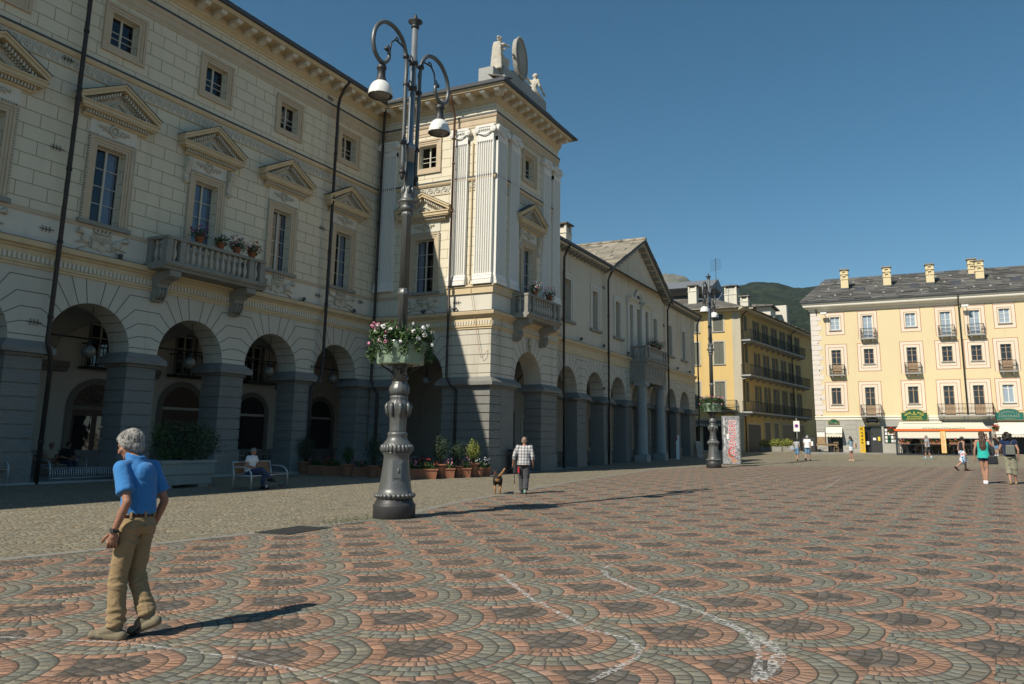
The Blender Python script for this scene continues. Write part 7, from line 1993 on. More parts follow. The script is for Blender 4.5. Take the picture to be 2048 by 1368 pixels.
for i in range(18):
    z = .10+i*.09; g = G(); g.box((-.13, -.010, z), (-.13+random.uniform(.12, .26), -.006, z+.03)); g.build('menu_line', m_or, t, f)

# ================================================================== people, dog, birds, statues
m_skin = Mat('skin', .55, .35); m_skin.color(m_skin.mix(m_skin.noise(18, 4), (.31, .165, .11), (.43, .25, .175))); m_skin.set(Subsurface_Weight=.08); m_skin.b.inputs['Subsurface Radius'].default_value = (.02, .008, .004); m_skin.bump(m_skin.noise(90, 3), .0015); m_skin = m_skin.m
m_skinold = Mat('weathered_skin', .55, .35); m_skinold.color(m_skinold.mix(m_skinold.noise(26, 5, .7), (.25, .11, .065), (.39, .21, .14))); m_skinold.bump(m_skinold.noise(70, 4), .003); m_skinold = m_skinold.m
def cloth(name, c, var=.12, bump=.004, rough=.9, fold=14):
    M = Mat(name, rough, .12); a = M.noise(fold, 3, .5, None, .8); b = M.noise(240, 2)
    M.color(M.mix(a, [q*(1-var) for q in c], [min(1, q*(1+var)) for q in c])); M.bump(a+b*.12, bump*2.2); M.set(Sheen_Weight=.15); return M.m
m_polo = cloth('blue_polo_cloth', (.045, .185, .43)); m_khaki = cloth('khaki_cotton', (.275, .195, .105), .14); m_belt = simple('brown_belt_leather', (.05, .025, .018), .45); m_suede = simple('olive_suede', (.18, .155, .105), .9, 0, .15, 9); m_sole = simple('dark_rubber', (.035, .033, .03), .8)
m_blackcl = cloth('black_cloth', (.018, .018, .02)); m_whitecl = cloth('white_cloth', (.66, .66, .68)); m_denim = cloth('denim', (.12, .21, .32), .25); m_denimdk = cloth('dark_denim', (.035, .055, .11), .2); m_greycl = cloth('grey_cloth', (.33, .35, .36)); m_chargray = cloth('charcoal_cloth', (.06, .06, .065)); m_turq = cloth('turquoise_cloth', (.03, .40, .34)); m_navy = cloth('navy_cloth', (.015, .025, .065)); m_olive = cloth('olive_grey_cotton', (.25, .24, .17)); m_dusty = cloth('dusty_blue_cloth', (.20, .28, .32)); m_beigebag = simple('beige_bag_leather', (.46, .32, .22), .6); m_blackbag = simple('black_bag_leather', (.014, .014, .015), .4, 0, .1, 3, .5); m_greybag = simple('grey_green_bag_leather', (.12, .125, .11), .55); m_cream2 = cloth('cream_cloth', (.46, .38, .27))
M_ = Mat('plaid_shirt_cloth', .9, .1); x_, y_, z_ = M_.xyz(); a_ = X.op('ARCTAN2', x_, y_); 
q1 = xfrac(x_*11) < .38; q2 = xfrac(z_*11) < .38; q3 = xfrac(x_*11+.28) < .10; q4 = xfrac(z_*11+.28) < .10
c_ = M_.mix(q1*.62, (.60, .61, .62), (.035, .045, .07)); c_ = M_.mix(q2*.62, c_, (.03, .04, .065)); c_ = M_.mix(xmin(q3+q4, 1)*.6, c_, (.30, .16, .08)); M_.color(c_); m_plaid = M_.m
M_ = Mat('floral_cloth', .9, .1); n_ = M_.noise(7, 3, .5); n2_ = M_.noise(9, 3, .5, M_.scale(M_.co(), (1.2, 1, 1.4))); c_ = M_.ramp(n_, [(.3, (.02, .02, .03)), (.42, (.05, .25, .45)), (.47, (.66, .66, .66)), (.56, (.70, .68, .66)), (.64, (.45, .08, .14)), (.72, (.10, .03, .06))]); M_.color(c_); m_floral = M_.m
def hairmat(name, a, b, sc=90):
    M = Mat(name, .45, .4); st = M.noise(1, 4, .6, M.scale(M.co(), (sc, sc, sc*.16))); M.color(M.mix(xramp(st, .3, .7), a, b)); M.bump(st, .008); return M.m
m_hgrey = hairmat('grey_hair', (.10, .095, .088), (.34, .325, .30)); m_hbrown = hairmat('brown_hair', (.030, .018, .011), (.095, .055, .032), 40); m_hdark = hairmat('dark_hair', (.010, .008, .007), (.04, .03, .024), 40); m_hcrop = hairmat('cropped_hair', (.20, .13, .09), (.30, .20, .14), 60); m_eye = simple('dark_eye', (.02, .015, .012), .2)

def remesh(g, name, vox, it=4, fac=.5, post=None):
    me = g.mesh(name, True); o = D.objects.new('tmp', me); COL.objects.link(o)
    r = o.modifiers.new('r', 'REMESH'); r.mode = 'VOXEL'; r.voxel_size = vox; r.use_smooth_shade = True
    if it: s = o.modifiers.new('s', 'SMOOTH'); s.factor = fac; s.iterations = it
    bpy.context.view_layer.update()
    out = D.meshes.new_from_object(o.evaluated_get(bpy.context.evaluated_depsgraph_get()))
    D.objects.remove(o); D.meshes.remove(me); out.name = name; out.materials.clear()
    if post: post(out)
    for p in out.polygons: p.use_smooth = True
    return out
def wrinkle(amp, sc, seed=0, zs=1.0):
    def fn(me):
        ns = [v.normal.copy() for v in me.vertices]
        for v, n in zip(me.vertices, ns):
            p = Vector((v.co.x*sc, v.co.y*sc, v.co.z*sc*zs+seed))
            q = noise.noise(p+Vector((noise.noise(p*.5)*1.5, 0, 0)))
            v.co += n*amp*(1-abs(q)*2.6)
    return fn
def loft(g, rings, n=20, yaw=0):
    """closed stack of elliptical rings (centre, rx, ry[, yaw])"""
    R = []
    for r in rings:
        c, rx, ry = r[:3]; ya = r[3] if len(r) > 3 else yaw
        R.append([g.v((c[0]+rx*cos(t)*cos(ya)-ry*sin(t)*sin(ya), c[1]+rx*cos(t)*sin(ya)+ry*sin(t)*cos(ya), c[2])) for t in [2*pi*k/n for k in range(n)]])
    for A, B in zip(R, R[1:]):
        for k in range(n): g.f([A[k], A[(k+1) % n], B[(k+1) % n], B[k]], True)
    g.f(R[0][::-1]); g.f(R[-1])
STAND = dict(pel=(0, 0, .93), wst=(0, .005, 1.06), chs=(0, .02, 1.24), nck=(0, .025, 1.43), hd=(0, .05, 1.575), hyaw=0, hpit=0,
             shL=(-.175, .02, 1.385), shR=(.175, .02, 1.385), elL=(-.235, -.01, 1.11), elR=(.235, -.01, 1.11), wrL=(-.235, .08, .87), wrR=(.235, .08, .87),
             hpL=(-.09, 0, .91), hpR=(.09, 0, .91), knL=(-.095, .03, .49), knR=(.095, .03, .49), anL=(-.095, -.01, .085), anR=(.095, -.01, .085), ftL=None, ftR=None, tyaw=0, haL=None, haR=None)
def headprims(g, J):
    H = Vector(J['hd']); R = Matrix.Rotation(J['hyaw'], 3, 'Z') @ Matrix.Rotation(J['hpit'], 3, 'X')
    e = R.to_4x4().to_euler()
    def P(x, y, z): return H+R @ Vector((x, y, z))
    g.ball(P(0, -.015, .025), (.073, .092, .088), 16, 12, e); g.ball(P(0, .022, -.02), (.060, .068, .085), 14, 10, e); g.ball(P(0, .040, -.075), (.044, .042, .034), 12, 8, e)
    g.ball(P(0, .062, .028), (.052, .028, .016), 10, 7, e); g.cone(P(0, .085, .018), P(0, .105, -.022), .010, .015, 8); g.ball(P(0, .076, -.055), (.027, .016, .014), 8, 6, e); g.ball(P(0, .078, -.088), (.02, .016, .016), 8, 6, e)
    for s in (-1, 1):
        g.ball(P(s*.045, .055, -.02), (.022, .022, .02), 8, 6, e); g.ball(P(s*.074, -.008, -.008), (.011, .02, .033), 8, 6, e)
    return P
def bodyprims(g, J, f=1.0, fem=False):
    V = {k: Vector(v) for k, v in J.items() if isinstance(v, tuple)}
    headprims(g, J)
    H = V['hd']; g.cone(V['nck']-Vector((0, 0, .02)), H+Vector((0, -.012, -.06)), .056*f, .05*f, 14)
    w = .92 if fem else 1.0
    loft(g, [(V['pel']-Vector((0, 0, .07)), .13*f, .10*f), (V['pel'], .155*f, .115*f), (V['pel'].lerp(V['wst'], .7), .14*f*w, .105*f), (V['wst'], .135*f*w, .10*f), (V['wst'].lerp(V['chs'], .5), .145*f*w, .108*f), (V['chs'], .16*f*w, .112*f), (V['chs'].lerp(V['nck'], .55), .15*f*w, .095*f), (V['chs'].lerp(V['nck'], .85), .10*f, .07*f), (V['nck'], .055*f, .055*f)], 20, J['tyaw'])
    for s in 'LR':
        sh, el, wr, hp, kn, an = (V[k+s] for k in ('sh', 'el', 'wr', 'hp', 'kn', 'an'))
        g.cone(V['chs'].lerp(V['nck'], .75), sh, .06*f, .056*f); g.cone(sh, sh.lerp(el, .5), .054*f*w, .050*f*w); g.cone(sh.lerp(el, .5), el, .047*f*w, .037*f*w); g.cone(el, el.lerp(wr, .35), .038*f*w, .041*f*w); g.cone(el.lerp(wr, .35), wr, .040*f*w, .026*f*w)
        g.cone(hp, hp.lerp(kn, .45), .086*f, .076*f); g.cone(hp.lerp(kn, .45), kn, .075*f, .055*f); g.cone(kn, kn.lerp(an, .35), .052*f, .056*f); g.cone(kn.lerp(an, .35), an, .055*f, .036*f)
        foot(g, an, J['ft'+s], .0)
def footdir(an, ft):
    return Vector(ft) if ft else Vector((0, .19, -an.z+.03))
def foot(g, an, ft, infl=0):
    d = footdir(an, ft); tip = an+d; flat = Vector((d.x, d.y, 0)).normalized() if Vector((d.x, d.y, 0)).length > .02 else Vector((0, 1, 0))
    sole = d.normalized(); up = sole.cross(Vector((-flat.y, flat.x, 0))).normalized()
    if up.z < 0: up = -up
    hl = an-flat*.045-up*.055*1 if abs(d.z) < .13 else an-up*.05-sole*.03
    g.cone(hl, tip, .034+infl, .027+infl, 10); g.cone(an, an.lerp(tip, .55), .038+infl, .034+infl, 10); g.ball(tip, (.04+infl, .04+infl, .026+infl), 10, 7)
def fingers(g, wr, dr, side, palm, curl=.5, sc=1.0, spread=.2, hold=None):
    """palm and five separate fingers; dr = direction of the hand, palm = direction the palm faces"""
    dr = dr.normalized(); palm = (palm-dr*palm.dot(dr)).normalized(); lat = dr.cross(palm)*side   # towards the thumb
    R = Matrix((lat, palm, dr)).transposed()
    g.ball(wr+dr*.05*sc, (.040*sc, .017*sc, .052*sc), 10, 8, R.to_4x4().to_euler())
    g.cone(wr-dr*.012, wr+dr*.035*sc, .026*sc, .030*sc, 10)
    for i, (o, L) in enumerate(((.030, .070), (.011, .079), (-.009, .074), (-.028, .058))):
        p = wr+dr*.088*sc+lat*o*sc; a = -(.12+.06*i) if False else 0; pts = [p-dr*.02*sc, p]; d = (dr+lat*o*spread*6).normalized(); rr = [.0095*sc, .0098*sc]
        for k, q in enumerate((.42, .32, .26)):
            d = (Matrix.Rotation(curl*(.5 if k == 0 else .9)*(1+.12*i), 3, dr.cross(palm).normalized()) @ d).normalized(); p = p+d*L*q*sc; pts.append(p); rr.append((.0092, .0084, .0070)[k]*sc)
        g.tube(pts, rr, 7)
    p = wr+dr*.02*sc+lat*.030*sc; d = (dr*.65+lat*.65+palm*.35).normalized(); pts = [p, p+d*.035*sc]; d = (d+dr*.5+palm*.4*curl).normalized(); pts += [pts[-1]+d*.03*sc]; d = (d+dr*.4+palm*.5*curl-lat*.2).normalized(); pts += [pts[-1]+d*.025*sc]
    g.tube(pts, [.014*sc, .0125*sc, .011*sc, .0085*sc], 8)
def sleeve(g, sh, el, t, r0, r1, start=.0):
    a = sh.lerp(el, start); b = sh.lerp(el, t); g.tube([a, a.lerp(b, .5), b], [r0, (r0+r1)/2, r1], 16)
def person(label, loc, rz, J, skin, clothes, hair=None, vox=.013, f=1.0, fem=False, sc=1.0, group=None, curl=.5, shoes=None, palms=None, hsc=1.0):
    """clothes = list of (name, material, builder(g, J, V), voxel, post)"""
    J = {**STAND, **J}; V = {k: Vector(v) for k, v in J.items() if isinstance(v, tuple)}
    g = G(); bodyprims(g, J, f, fem); me = remesh(g, 'person', vox, 4)
    g = G(); g.bm.from_mesh(me)
    for s, sd in (('L', -1), ('R', 1)):
        el, wr = V['el'+s], V['wr'+s]; d = Vector(J['ha'+s]) if J['ha'+s] else (wr-el)
        pm = Vector((palms or {}).get(s, (-sd, .2, 0)))
        fingers(g, wr, d, sd*1.0, pm, curl, hsc)
    me2 = g.mesh('person', False); D.meshes.remove(me)
    for p in me2.polygons: p.use_smooth = True
    o = obj('person', me2, skin); o.matrix_basis = Matrix.Translation(loc) @ Matrix.Rotation(rz, 4, 'Z') @ Matrix.Scale(sc, 4); tag(o, label, 'person', group)
    def child(name, me, mat):
        c = D.objects.new(name, me); COL.objects.link(c); c.parent = o
        if not me.materials: me.materials.append(mat)
        return c
    for name, mat, fn, vx, post in clothes:
        g = G(); fn(g, J, V)
        child(name, remesh(g, name, vx or vox, 3, .5, post) if vx is not None else g.mesh(name), mat)
    if shoes:
        for s in 'LR':
            g = G(); foot(g, V['an'+s], J['ft'+s], .010); child('shoe', remesh(g, 'shoe', max(.008, vox*.7), 2), shoes)
    if hair:
        g = G(); hair[1](g, J, V); child('hair', remesh(g, 'hair', max(.007, vox*.7), 2, .5, hair[2] if len(hair) > 2 else wrinkle(.006, 30, 2, .3)), hair[0])
    g = G(); H = V['hd']; R = Matrix.Rotation(J['hyaw'], 3, 'Z') @ Matrix.Rotation(J['hpit'], 3, 'X')
    for s in (-1, 1):
        g = G(); g.ball(H+R @ Vector((s*.029, .074, .006)), .0105, 8, 6); child('eye', g.mesh('eye'), m_eye)
    return o, child
def TOP(z0=None, slv=.5, r=.022, wide=1.0, hem=.0, collar=False, fem=False, strap=False):
    def fn(g, J, V):
        w = wide*(.94 if fem else 1.0); P, W_, C, N = V['pel'], V['wst'], V['chs'], V['nck']
        b = P if z0 is None else P+(W_-P)*z0
        rings = [(b, (.155+hem)*w+r*.6, (.118+hem)*w+r*.6), (W_, .145*w+r, .115*w+r), (W_.lerp(C, .5), .152*w+r, .118*w+r), (C, .168*w+r, .12*w+r), (C.lerp(N, .5), .165*w+r*.8, .105*w+r*.8), (C.lerp(N, .8), .115*w+r*.6, .08*w+r*.6), (C.lerp(N, .97), .072+r*.3, .068+r*.3)]
        if strap: rings = rings[:-1]
        loft(g, rings, 22, J['tyaw'])
        if slv > 0:
            for s in 'LR':
                g.ball(V['sh'+s], .062*w+r*.5, 12, 8); g.cone(C.lerp(N, .72), V['sh'+s], .068*w, .062*w)
                if slv <= 1: sleeve(g, V['sh'+s], V['el'+s], slv, .062*w+r*.35, .060*w+r*.5)
                else: g.cone(V['sh'+s], V['el'+s], .06*w+r*.3, .05*w+r*.2); sleeve(g, V['el'+s], V['wr'+s], slv-1, .05*w+r*.2, .043*w+r*.2)
        if collar: g.tube([N+Vector((.062*cos(t), .055*sin(t)-.005, .018+.012*sin(t))) for t in [2*pi*k/16 for k in range(16)]], .017, 7, closed=True)
    return fn
def LEGS(end=.9, r=.02, flare=.0, top=.25):
    """trousers or shorts; end counts 1 = knee, 2 = ankle"""
    def fn(g, J, V):
        P, W_ = V['pel'], V['wst']
        loft(g, [(P-Vector((0, 0, .085)), .13+r*.4, .10+r), (P-Vector((0, 0, .02)), .162+r*.4, .12+r*.6), (P+(W_-P)*.3, .160+r*.3, .115+r*.5), (P+(W_-P)*(top+.3), .15+r*.3, .112+r*.4)], 20, J['tyaw'])
        for s in 'LR':
            hp, kn, an = V['hp'+s], V['kn'+s], V['an'+s]
            g.ball(hp, .09+r*.5, 12, 8)
            e = hp.lerp(kn, min(1, end)); g.tube([hp, hp.lerp(e, .5), e], [.09+r*.6, .082+r*.7, (.066 if end >= 1 else .08)+r+flare], 16)
            if end > 1:
                g.ball(kn, .062+r*.8, 12, 8); e2 = kn.lerp(an, end-1); g.tube([kn, kn.lerp(e2, .5), e2], [.062+r*.9, .058+r+flare*.5, .052+r+flare], 16)
    return fn
def SKIRT(z, flare=.10, r=.02):
    def fn(g, J, V):
        P, W_ = V['pel'], V['wst']; k = (V['knL']+V['knR'])/2
        c = P.lerp(k, z); loft(g, [(c, .15+flare, .13+flare), (P.lerp(c, .5), .165+flare*.5, .13+flare*.5), (P, .165+r*.4, .125+r*.4), (P+(W_-P)*.6, .145+r*.3, .11+r*.3)], 20, J['tyaw'])
    return fn
def CAPHAIR(back=.03, low=0.0, vol=.012):
    def fn(g, J, V):
        H = V['hd']; R = Matrix.Rotation(J['hyaw'], 3, 'Z') @ Matrix.Rotation(J['hpit'], 3, 'X'); e = R.to_4x4().to_euler()
        def P(x, y, z): return H+R @ Vector((x, y, z))
        g.ball(P(0, -.022, .035), (.075+vol, .090+vol, .084+vol), 16, 12, e); g.ball(P(0, -.055, -.015-low), (.068+vol*.6, .05+back, .062+low), 14, 10, e); g.ball(P(0, .045, .082), (.05, .035, .025), 10, 7, e)
        for s in (-1, 1): g.ball(P(s*.070, -.03, .005), (.014+vol*.4, .04, .05), 8, 6, e)
    return fn
def LONGHAIR(L=.45, w=.095):
    def fn(g, J, V):
        CAPHAIR(.02, .0, .014)(g, J, V); H = V['hd']
        loft(g, [(H+Vector((0, -.13, -L)), w*.5, .018), (H+Vector((0, -.125, -L*.7)), w*1.05, .035), (H+Vector((0, -.11, -L*.35)), w*1.05, .045), (H+Vector((0, -.07, -.02)), .092, .06), (H+Vector((0, -.04, .06)), .07, .05)], 16)
    return fn
def BUSHY(r=.145):
    def fn(g, J, V):
        H = V['hd']; random.seed(3)
        for k in range(46):
            d = rand_dir()
            if d.y > .45 and d.z < .5: continue
            g.ball(H+Vector((d.x*r*.72, d.y*r*.72-.04, d.z*r*.85-.02)), random.uniform(.035, .055), 8, 6)
    return fn
# ---- the old man in the blue polo shirt
SW = 1.62
BLUE = dict(pel=(0, .0, .93), wst=(0, .0, 1.05), chs=(0, .02, 1.235), nck=(0, .080, 1.452), hd=(0, .150, 1.556), hyaw=radians(10), hpit=radians(-26), shL=(-.168, .065, 1.372), shR=(.168, .035, 1.372), elL=(-.232, -.085, 1.10), elR=(.235, -.065, 1.08), wrL=(-.225, .02, .86), wrR=(.215, .015, .85), hpL=(-.082, 0, .90), hpR=(.082, 0, .90), knL=(-.088, .055, .485), knR=(.080, .015, .475), anL=(-.085, .03, .085), anR=(.075, -.135, .165), ftL=(-.01, .185, -.055), ftR=(.0, .125, -.125), haL=(.0, .05, -1), haR=(-.18, .12, -1))
def polo(g, J, V):
    C, N = V['chs'], V['nck']
    loft(g, [(Vector((0, 0, .968)), .140, .112), (Vector((0, -.005, 1.0)), .152, .125), (Vector((0, -.005, 1.05)), .152, .125), (Vector((0, .005, 1.14)), .150, .125), (Vector((0, .015, 1.24)), .157, .122), (Vector((0, .030, 1.31)), .160, .112), (Vector((0, .045, 1.365)), .150, .096), (Vector((0, .058, 1.405)), .115, .080), (Vector((0, .068, 1.435)), .082, .068), (Vector((0, .076, 1.458)), .066, .062)], 26)
    g.ball((0, -.035, 1.29), (.12, .07, .12), 14, 10)
    for s in 'LR':
        sh, el = V['sh'+s], V['el'+s]; g.cone(N+Vector((0, -.015, -.045)), sh+Vector((0, 0, .002)), .046, .050, 14); g.ball(sh, .057, 14, 10)
        a, b = sh, sh.lerp(el, .66); g.tube([a, a.lerp(b, .5), b], [.060, .061, .066], 18); d = (el-sh).normalized(); g.tube([b-d*.004, b+d*.026], [.069, .069], 18)
    g.tube([N+Vector((.066*cos(t), .062*sin(t)-.004, .012+.016*sin(t))) for t in [2*pi*k/18 for k in range(18)]], .016, 8, closed=True)
    g.tube([N+Vector((.072*cos(t), .068*sin(t)-.006, -.008+.014*sin(t))) for t in [2*pi*k/18 for k in range(18)]], .013, 8, closed=True)
def pants(g, J, V):
    loft(g, [(Vector((0, -.005, .83)), .118, .098), (Vector((0, -.012, .88)), .142, .125), (Vector((0, -.010, .93)), .148, .124), (Vector((0, 0, .985)), .141, .113)], 24)
    for s in 'LR':
        hp, kn, an = V['hp'+s], V['kn'+s], V['an'+s]
        g.ball(hp+Vector((0, -.025, -.01)), .080, 12, 8); g.tube([hp, hp.lerp(kn, .4), kn], [.084, .079, .067], 18); g.ball(kn, .068, 12, 8)
        e = kn.lerp(an, .92); g.tube([kn, kn.lerp(e, .5), e], [.067, .066, .064], 18)
    random.seed(1)
    for s in 'LR':                                       # heaped folds at the knee and above the shoe
        kn, an = V['kn'+s], V['an'+s]; ax = (an-kn).normalized()
        for t, r_ in ((.02, .006), (.12, .008), (.2, .006), (.66, .007), (.76, .011), (.84, .014), (.90, .016)):
            c = kn.lerp(an, t); rr = .070+.002*random.random(); q = ax.orthogonal().normalized(); b = ax.cross(q); ph = random.uniform(0, 6)
            g.tube([c+(q*cos(a)+b*sin(a))*(rr-.010)+ax*.016*sin(a*1+ph) for a in [2*pi*k/14 for k in range(14)]], .011+r_*.5, 6, closed=True)
    for t in (.12, .25):
        c = V['hpL'].lerp(V['knL'], t+.1); g.tube([c+Vector((-.07, -.05, .03)), c+Vector((0, -.095, -.01)), c+Vector((.07, -.06, .02))], .010, 6)
    g.tube([(-.10, -.128, .90), (-.05, -.138, .885), (-.015, -.135, .90)], .006, 5); g.tube([(.10, -.128, .90), (.05, -.138, .885), (.015, -.135, .90)], .006, 5)
def poloprep(me): wrinkle(.0035, 6.0, 4, .45)(me); wrinkle(.0018, 15, 9, .5)(me)
def pantprep(me): wrinkle(.005, 7.5, 1, .9)(me); wrinkle(.002, 18, 5, 1.4)(me)
bl = (-6.13, 4.80, gz(-6.13, 4.80)+.006)
o, ch = person('grey haired old man in a blue polo shirt and khaki trousers in the foreground', bl, radians(101.9), BLUE, m_skinold,
    [('polo_shirt', m_polo, polo, .0075, poloprep), ('trousers', m_khaki, pants, .0075, pantprep)], None, .0075, .88, False, 1.0, None, .75, None, {'L': (.6, .5, 0), 'R': (-.7, .4, 0)}, 1.04)
g = G()
def beltring(z0, z1, e): loft(g, [(Vector((0, 0, z0)), .141+e, .113+e), (Vector((0, .0, z1)), .139+e, .112+e)], 32)
beltring(.966, 1.002, .012); ch('belt', g.mesh('belt'), m_belt)
g = G()
for a in (-1.9, -1.2, -.5, 3.6, .4): g.cbox((.153*cos(a), .125*sin(a), .984), (.018, .014, .055), a+pi/2)
ch('belt_loops', g.mesh('belt_loops'), m_khaki)
for s in 'LR':                                            # suede shoes with pale laces and a dark sole
    an, ft = Vector(BLUE['an'+s]), BLUE['ft'+s]; g = G(); foot(g, an, ft, .012); d = Vector(ft); g.cone(an+Vector((0, -.01, .02)), an+d*.3, .05, .044, 12)
    c = ch('shoe', remesh(g, 'shoe', .006, 2), m_suede)
    g = G(); fl = d.normalized(); up = Vector((0, 0, 1)) if abs(d.z) < .1 else (Vector((0, -fl.z, fl.y))).normalized()
    if up.z < 0: up = -up
    hl = an-fl*.055-up*(.068 if s == 'L' else .058); tp = an+d+fl*.035-up*.016; wd_ = Vector((1, 0, 0)); pts = []
    for k in range(20):
        t = k/19; c_ = hl.lerp(tp, t); w_ = .040*(1-.18*sin(pi*t*1.0)*(1 if t < .5 else -.5))*(1 if .08 < t < .92 else .72); pts.append((c_, w_))
    A = [g.v(c_+wd_*w_) for c_, w_ in pts]+[g.v(c_-wd_*w_) for c_, w_ in pts[::-1]]; B = [g.v(v.co-up*.020) for v in A]; n = len(A)
    for k in range(n): g.f([A[k], A[(k+1) % n], B[(k+1) % n], B[k]])
    g.f(A); g.f(B[::-1]); so_ = ch('sole', g.mesh('sole'), m_sole); so_.parent = c
    g = G()
    for k in range(4): p = an+d*(.22+.11*k)+up*(.040-.006*k); g.tube([p+wd_*.026, p+up*.006, p-wd_*.026], .0035, 5)
    p = an+d*.25+up*.047; g.tube([p, p+Vector((.03, -.01, .01)), p+Vector((.045, .0, -.03))], .003, 4); g.tube([p, p+Vector((-.03, .0, .012)), p+Vector((-.05, .01, -.02))], .003, 4)
    la = ch('laces', g.mesh('laces'), m_whitecl); la.parent = c
g = G(); wr = Vector(BLUE['wrL']); ax = (wr-Vector(BLUE['elL'])).normalized(); q = ax.orthogonal().normalized(); b = ax.cross(q); c = wr-ax*.012
g.tube([c+(q*cos(a)+b*sin(a))*.031 for a in [2*pi*k/16 for k in range(16)]], .008, 6, closed=True); g.cbox(c+Vector((-.033, -.005, 0)), (.012, .034, .034)); ch('wrist_watch', g.mesh('wrist_watch'), m_castdk)
g = G(); hp_ = wr+Vector((.020, .028, -.075)); g.cbox(hp_, (.018, .05, .115), .3); ph = tag(obj('phone', g.mesh('phone'), m_blackbag), 'small black phone held in the left hand of the old man', 'phone'); ph.matrix_basis = o.matrix_basis.copy()
# grey hair: a soft cap under several hundred combed locks
H = Vector(BLUE['hd']); RH = Matrix.Rotation(BLUE['hyaw'], 3, 'Z') @ Matrix.Rotation(BLUE['hpit'], 3, 'X')
g = G(); CAPHAIR(.012, .012, .008)(g, {**STAND, **BLUE}, {k: Vector(v) for k, v in BLUE.items() if isinstance(v, tuple)}); hc = ch('hair', remesh(g, 'hair', .006, 3, .5, wrinkle(.004, 35, 2, .3)), m_hgrey)
random.seed(12); g = G()
for k in range(900):
    th = random.uniform(0, 2*pi); u = random.uniform(.03, 1.0); pol = u*2.05; crown = Vector((.012, -.045, .11))
    if abs(math.sin(th/2+pi/4)) > .99 and pol > 1.1: continue
    pts = []; lf_ = .003+.006*random.random()
    for i in range(7):
        pp = pol+i*.085; dx, dy, dz = sin(pp)*cos(th+.035*i), sin(pp)*sin(th+.035*i), cos(pp)
        if dy > .55 and dz < .35: break
        if dz < -.62: break
        lift = lf_+.0012*i; pts.append(H+RH @ Vector((dx*(.083+lift), -.022+dy*(.099+lift), .030+dz*(.092+lift))))
    if len(pts) >= 3: g.tube(pts, [.0034]*(len(pts)-1)+[.001], 4)
lk = ch('locks', g.mesh('locks', False), hairmat('grey_hair_locks', (.13, .125, .115), (.42, .40, .37), 30)); lk.parent = hc

# ---- the seated man on the wooden bench
SIT = dict(pel=(0, .0, .52), wst=(0, .0, .65), chs=(0, .03, .84), nck=(0, .07, 1.03), hd=(0, .10, 1.17), hyaw=radians(-25), hpit=radians(-12), shL=(-.18, .05, .985), shR=(.18, .05, .985), elL=(-.25, .10, .74), elR=(.27, .05, .74), wrL=(-.05, .27, .66), wrR=(.06, .26, .66), hpL=(-.09, .03, .51), hpR=(.09, .03, .51), knL=(-.10, .46, .50), knR=(.02, .46, .62), anL=(-.13, .42, .085), anR=(-.24, .62, .33), ftL=(0, .19, -.055), ftR=(-.07, .17, -.08), haL=(.3, .6, -.3), haR=(-.3, .6, -.3))
bench_seat = Vector(at(-19.95, 19.95))+Matrix.Rotation(radians(102), 3, 'Z') @ Vector((-.55, -.02, 0))
sl_, _ = person('older man in a white shirt and jeans sitting cross legged on the wooden bench', bench_seat, radians(-78), SIT, m_skinold, [('shirt', m_whitecl, TOP(.1, .55, .024, 1.06, .0, True), .012, wrinkle(.004, 8, 3, .6)), ('jeans', m_denimdk, LEGS(1.9, .012), .012, wrinkle(.004, 9, 6))], (m_hgrey, CAPHAIR(.0, 0, .004)), .012, 1.05, False, 1.0, None, .7, m_blackcl)
# ---- couple in the dark arcade
DK = dict(SIT, knL=(-.11, .45, .5), knR=(.11, .45, .5), anL=(-.12, .42, .085), anR=(.12, .42, .085), ftR=None, ftL=None, hyaw=0)
person('woman in a cream top and blue skirt sitting deep in the arcade shade', (-30.55, 19.85, .19), radians(-95), DK, m_skin, [('top', m_cream2, TOP(.1, .5, .02, 1.0), .016, None), ('skirt', m_denim, SKIRT(.9, .05), .016, None)], (m_hcrop, CAPHAIR(.02)), .016, .95, True, .97)
person('man in dark clothes sitting beside the woman deep in the arcade shade', (-30.55, 20.5, .19), radians(-90), DK, m_skin, [('shirt', m_blackcl, TOP(.1, .9, .024, 1.1), .016, None), ('trousers', m_denimdk, LEGS(1.9, .016), .016, None)], (m_hdark, CAPHAIR(.0)), .016, 1.05, False, 1.0)
# ---- man with the dog
PL_ = dict(pel=(0, 0, .93), hd=(0, .07, 1.60), hyaw=radians(-8), shL=(-.19, .02, 1.40), shR=(.19, .02, 1.40), elL=(-.30, -.06, 1.15), elR=(.27, -.03, 1.13), wrL=(-.34, .04, .90), wrR=(.27, .07, .88), knL=(-.085, .09, .50), knR=(.075, .02, .49), anL=(-.06, .10, .085), anR=(.06, -.16, .12), ftR=(0, .17, -.09))
pl_ = at(-11.4, 22.24); rzp = radians(22)
po_, pch = person('cropped haired man in a black and white checked shirt walking a dog', pl_, rzp, PL_, m_skinold, [('plaid_shirt', m_plaid, TOP(-.45, 1.45, .03, 1.08, .03, True), .011, wrinkle(.004, 8, 3, .6)), ('trousers', m_chargray, LEGS(1.95, .024, .012), .011, wrinkle(.005, 8, 2))], (m_hcrop, CAPHAIR(.0, 0, .002)), .011, 1.04, False, 1.0, None, .9, None)
for s in 'LR':
    J_ = {**STAND, **PL_}; g = G(); foot(g, Vector(J_['an'+s]), J_['ft'+s], .012); pch('shoe', remesh(g, 'shoe', .009, 2), simple('multicolour_trainer', (.18, .28, .22), .7, 0, .6, 14))
g = G(); g.cbox((-.155, -.10, .72), (.05, .09, .16)); pch('red_pouch', g.mesh('red_pouch'), simple('red_patch', (.42, .03, .04), .7))
hand = Matrix.Translation(pl_) @ Matrix.Rotation(rzp, 4, 'Z') @ Vector((-.36, .08, .82))
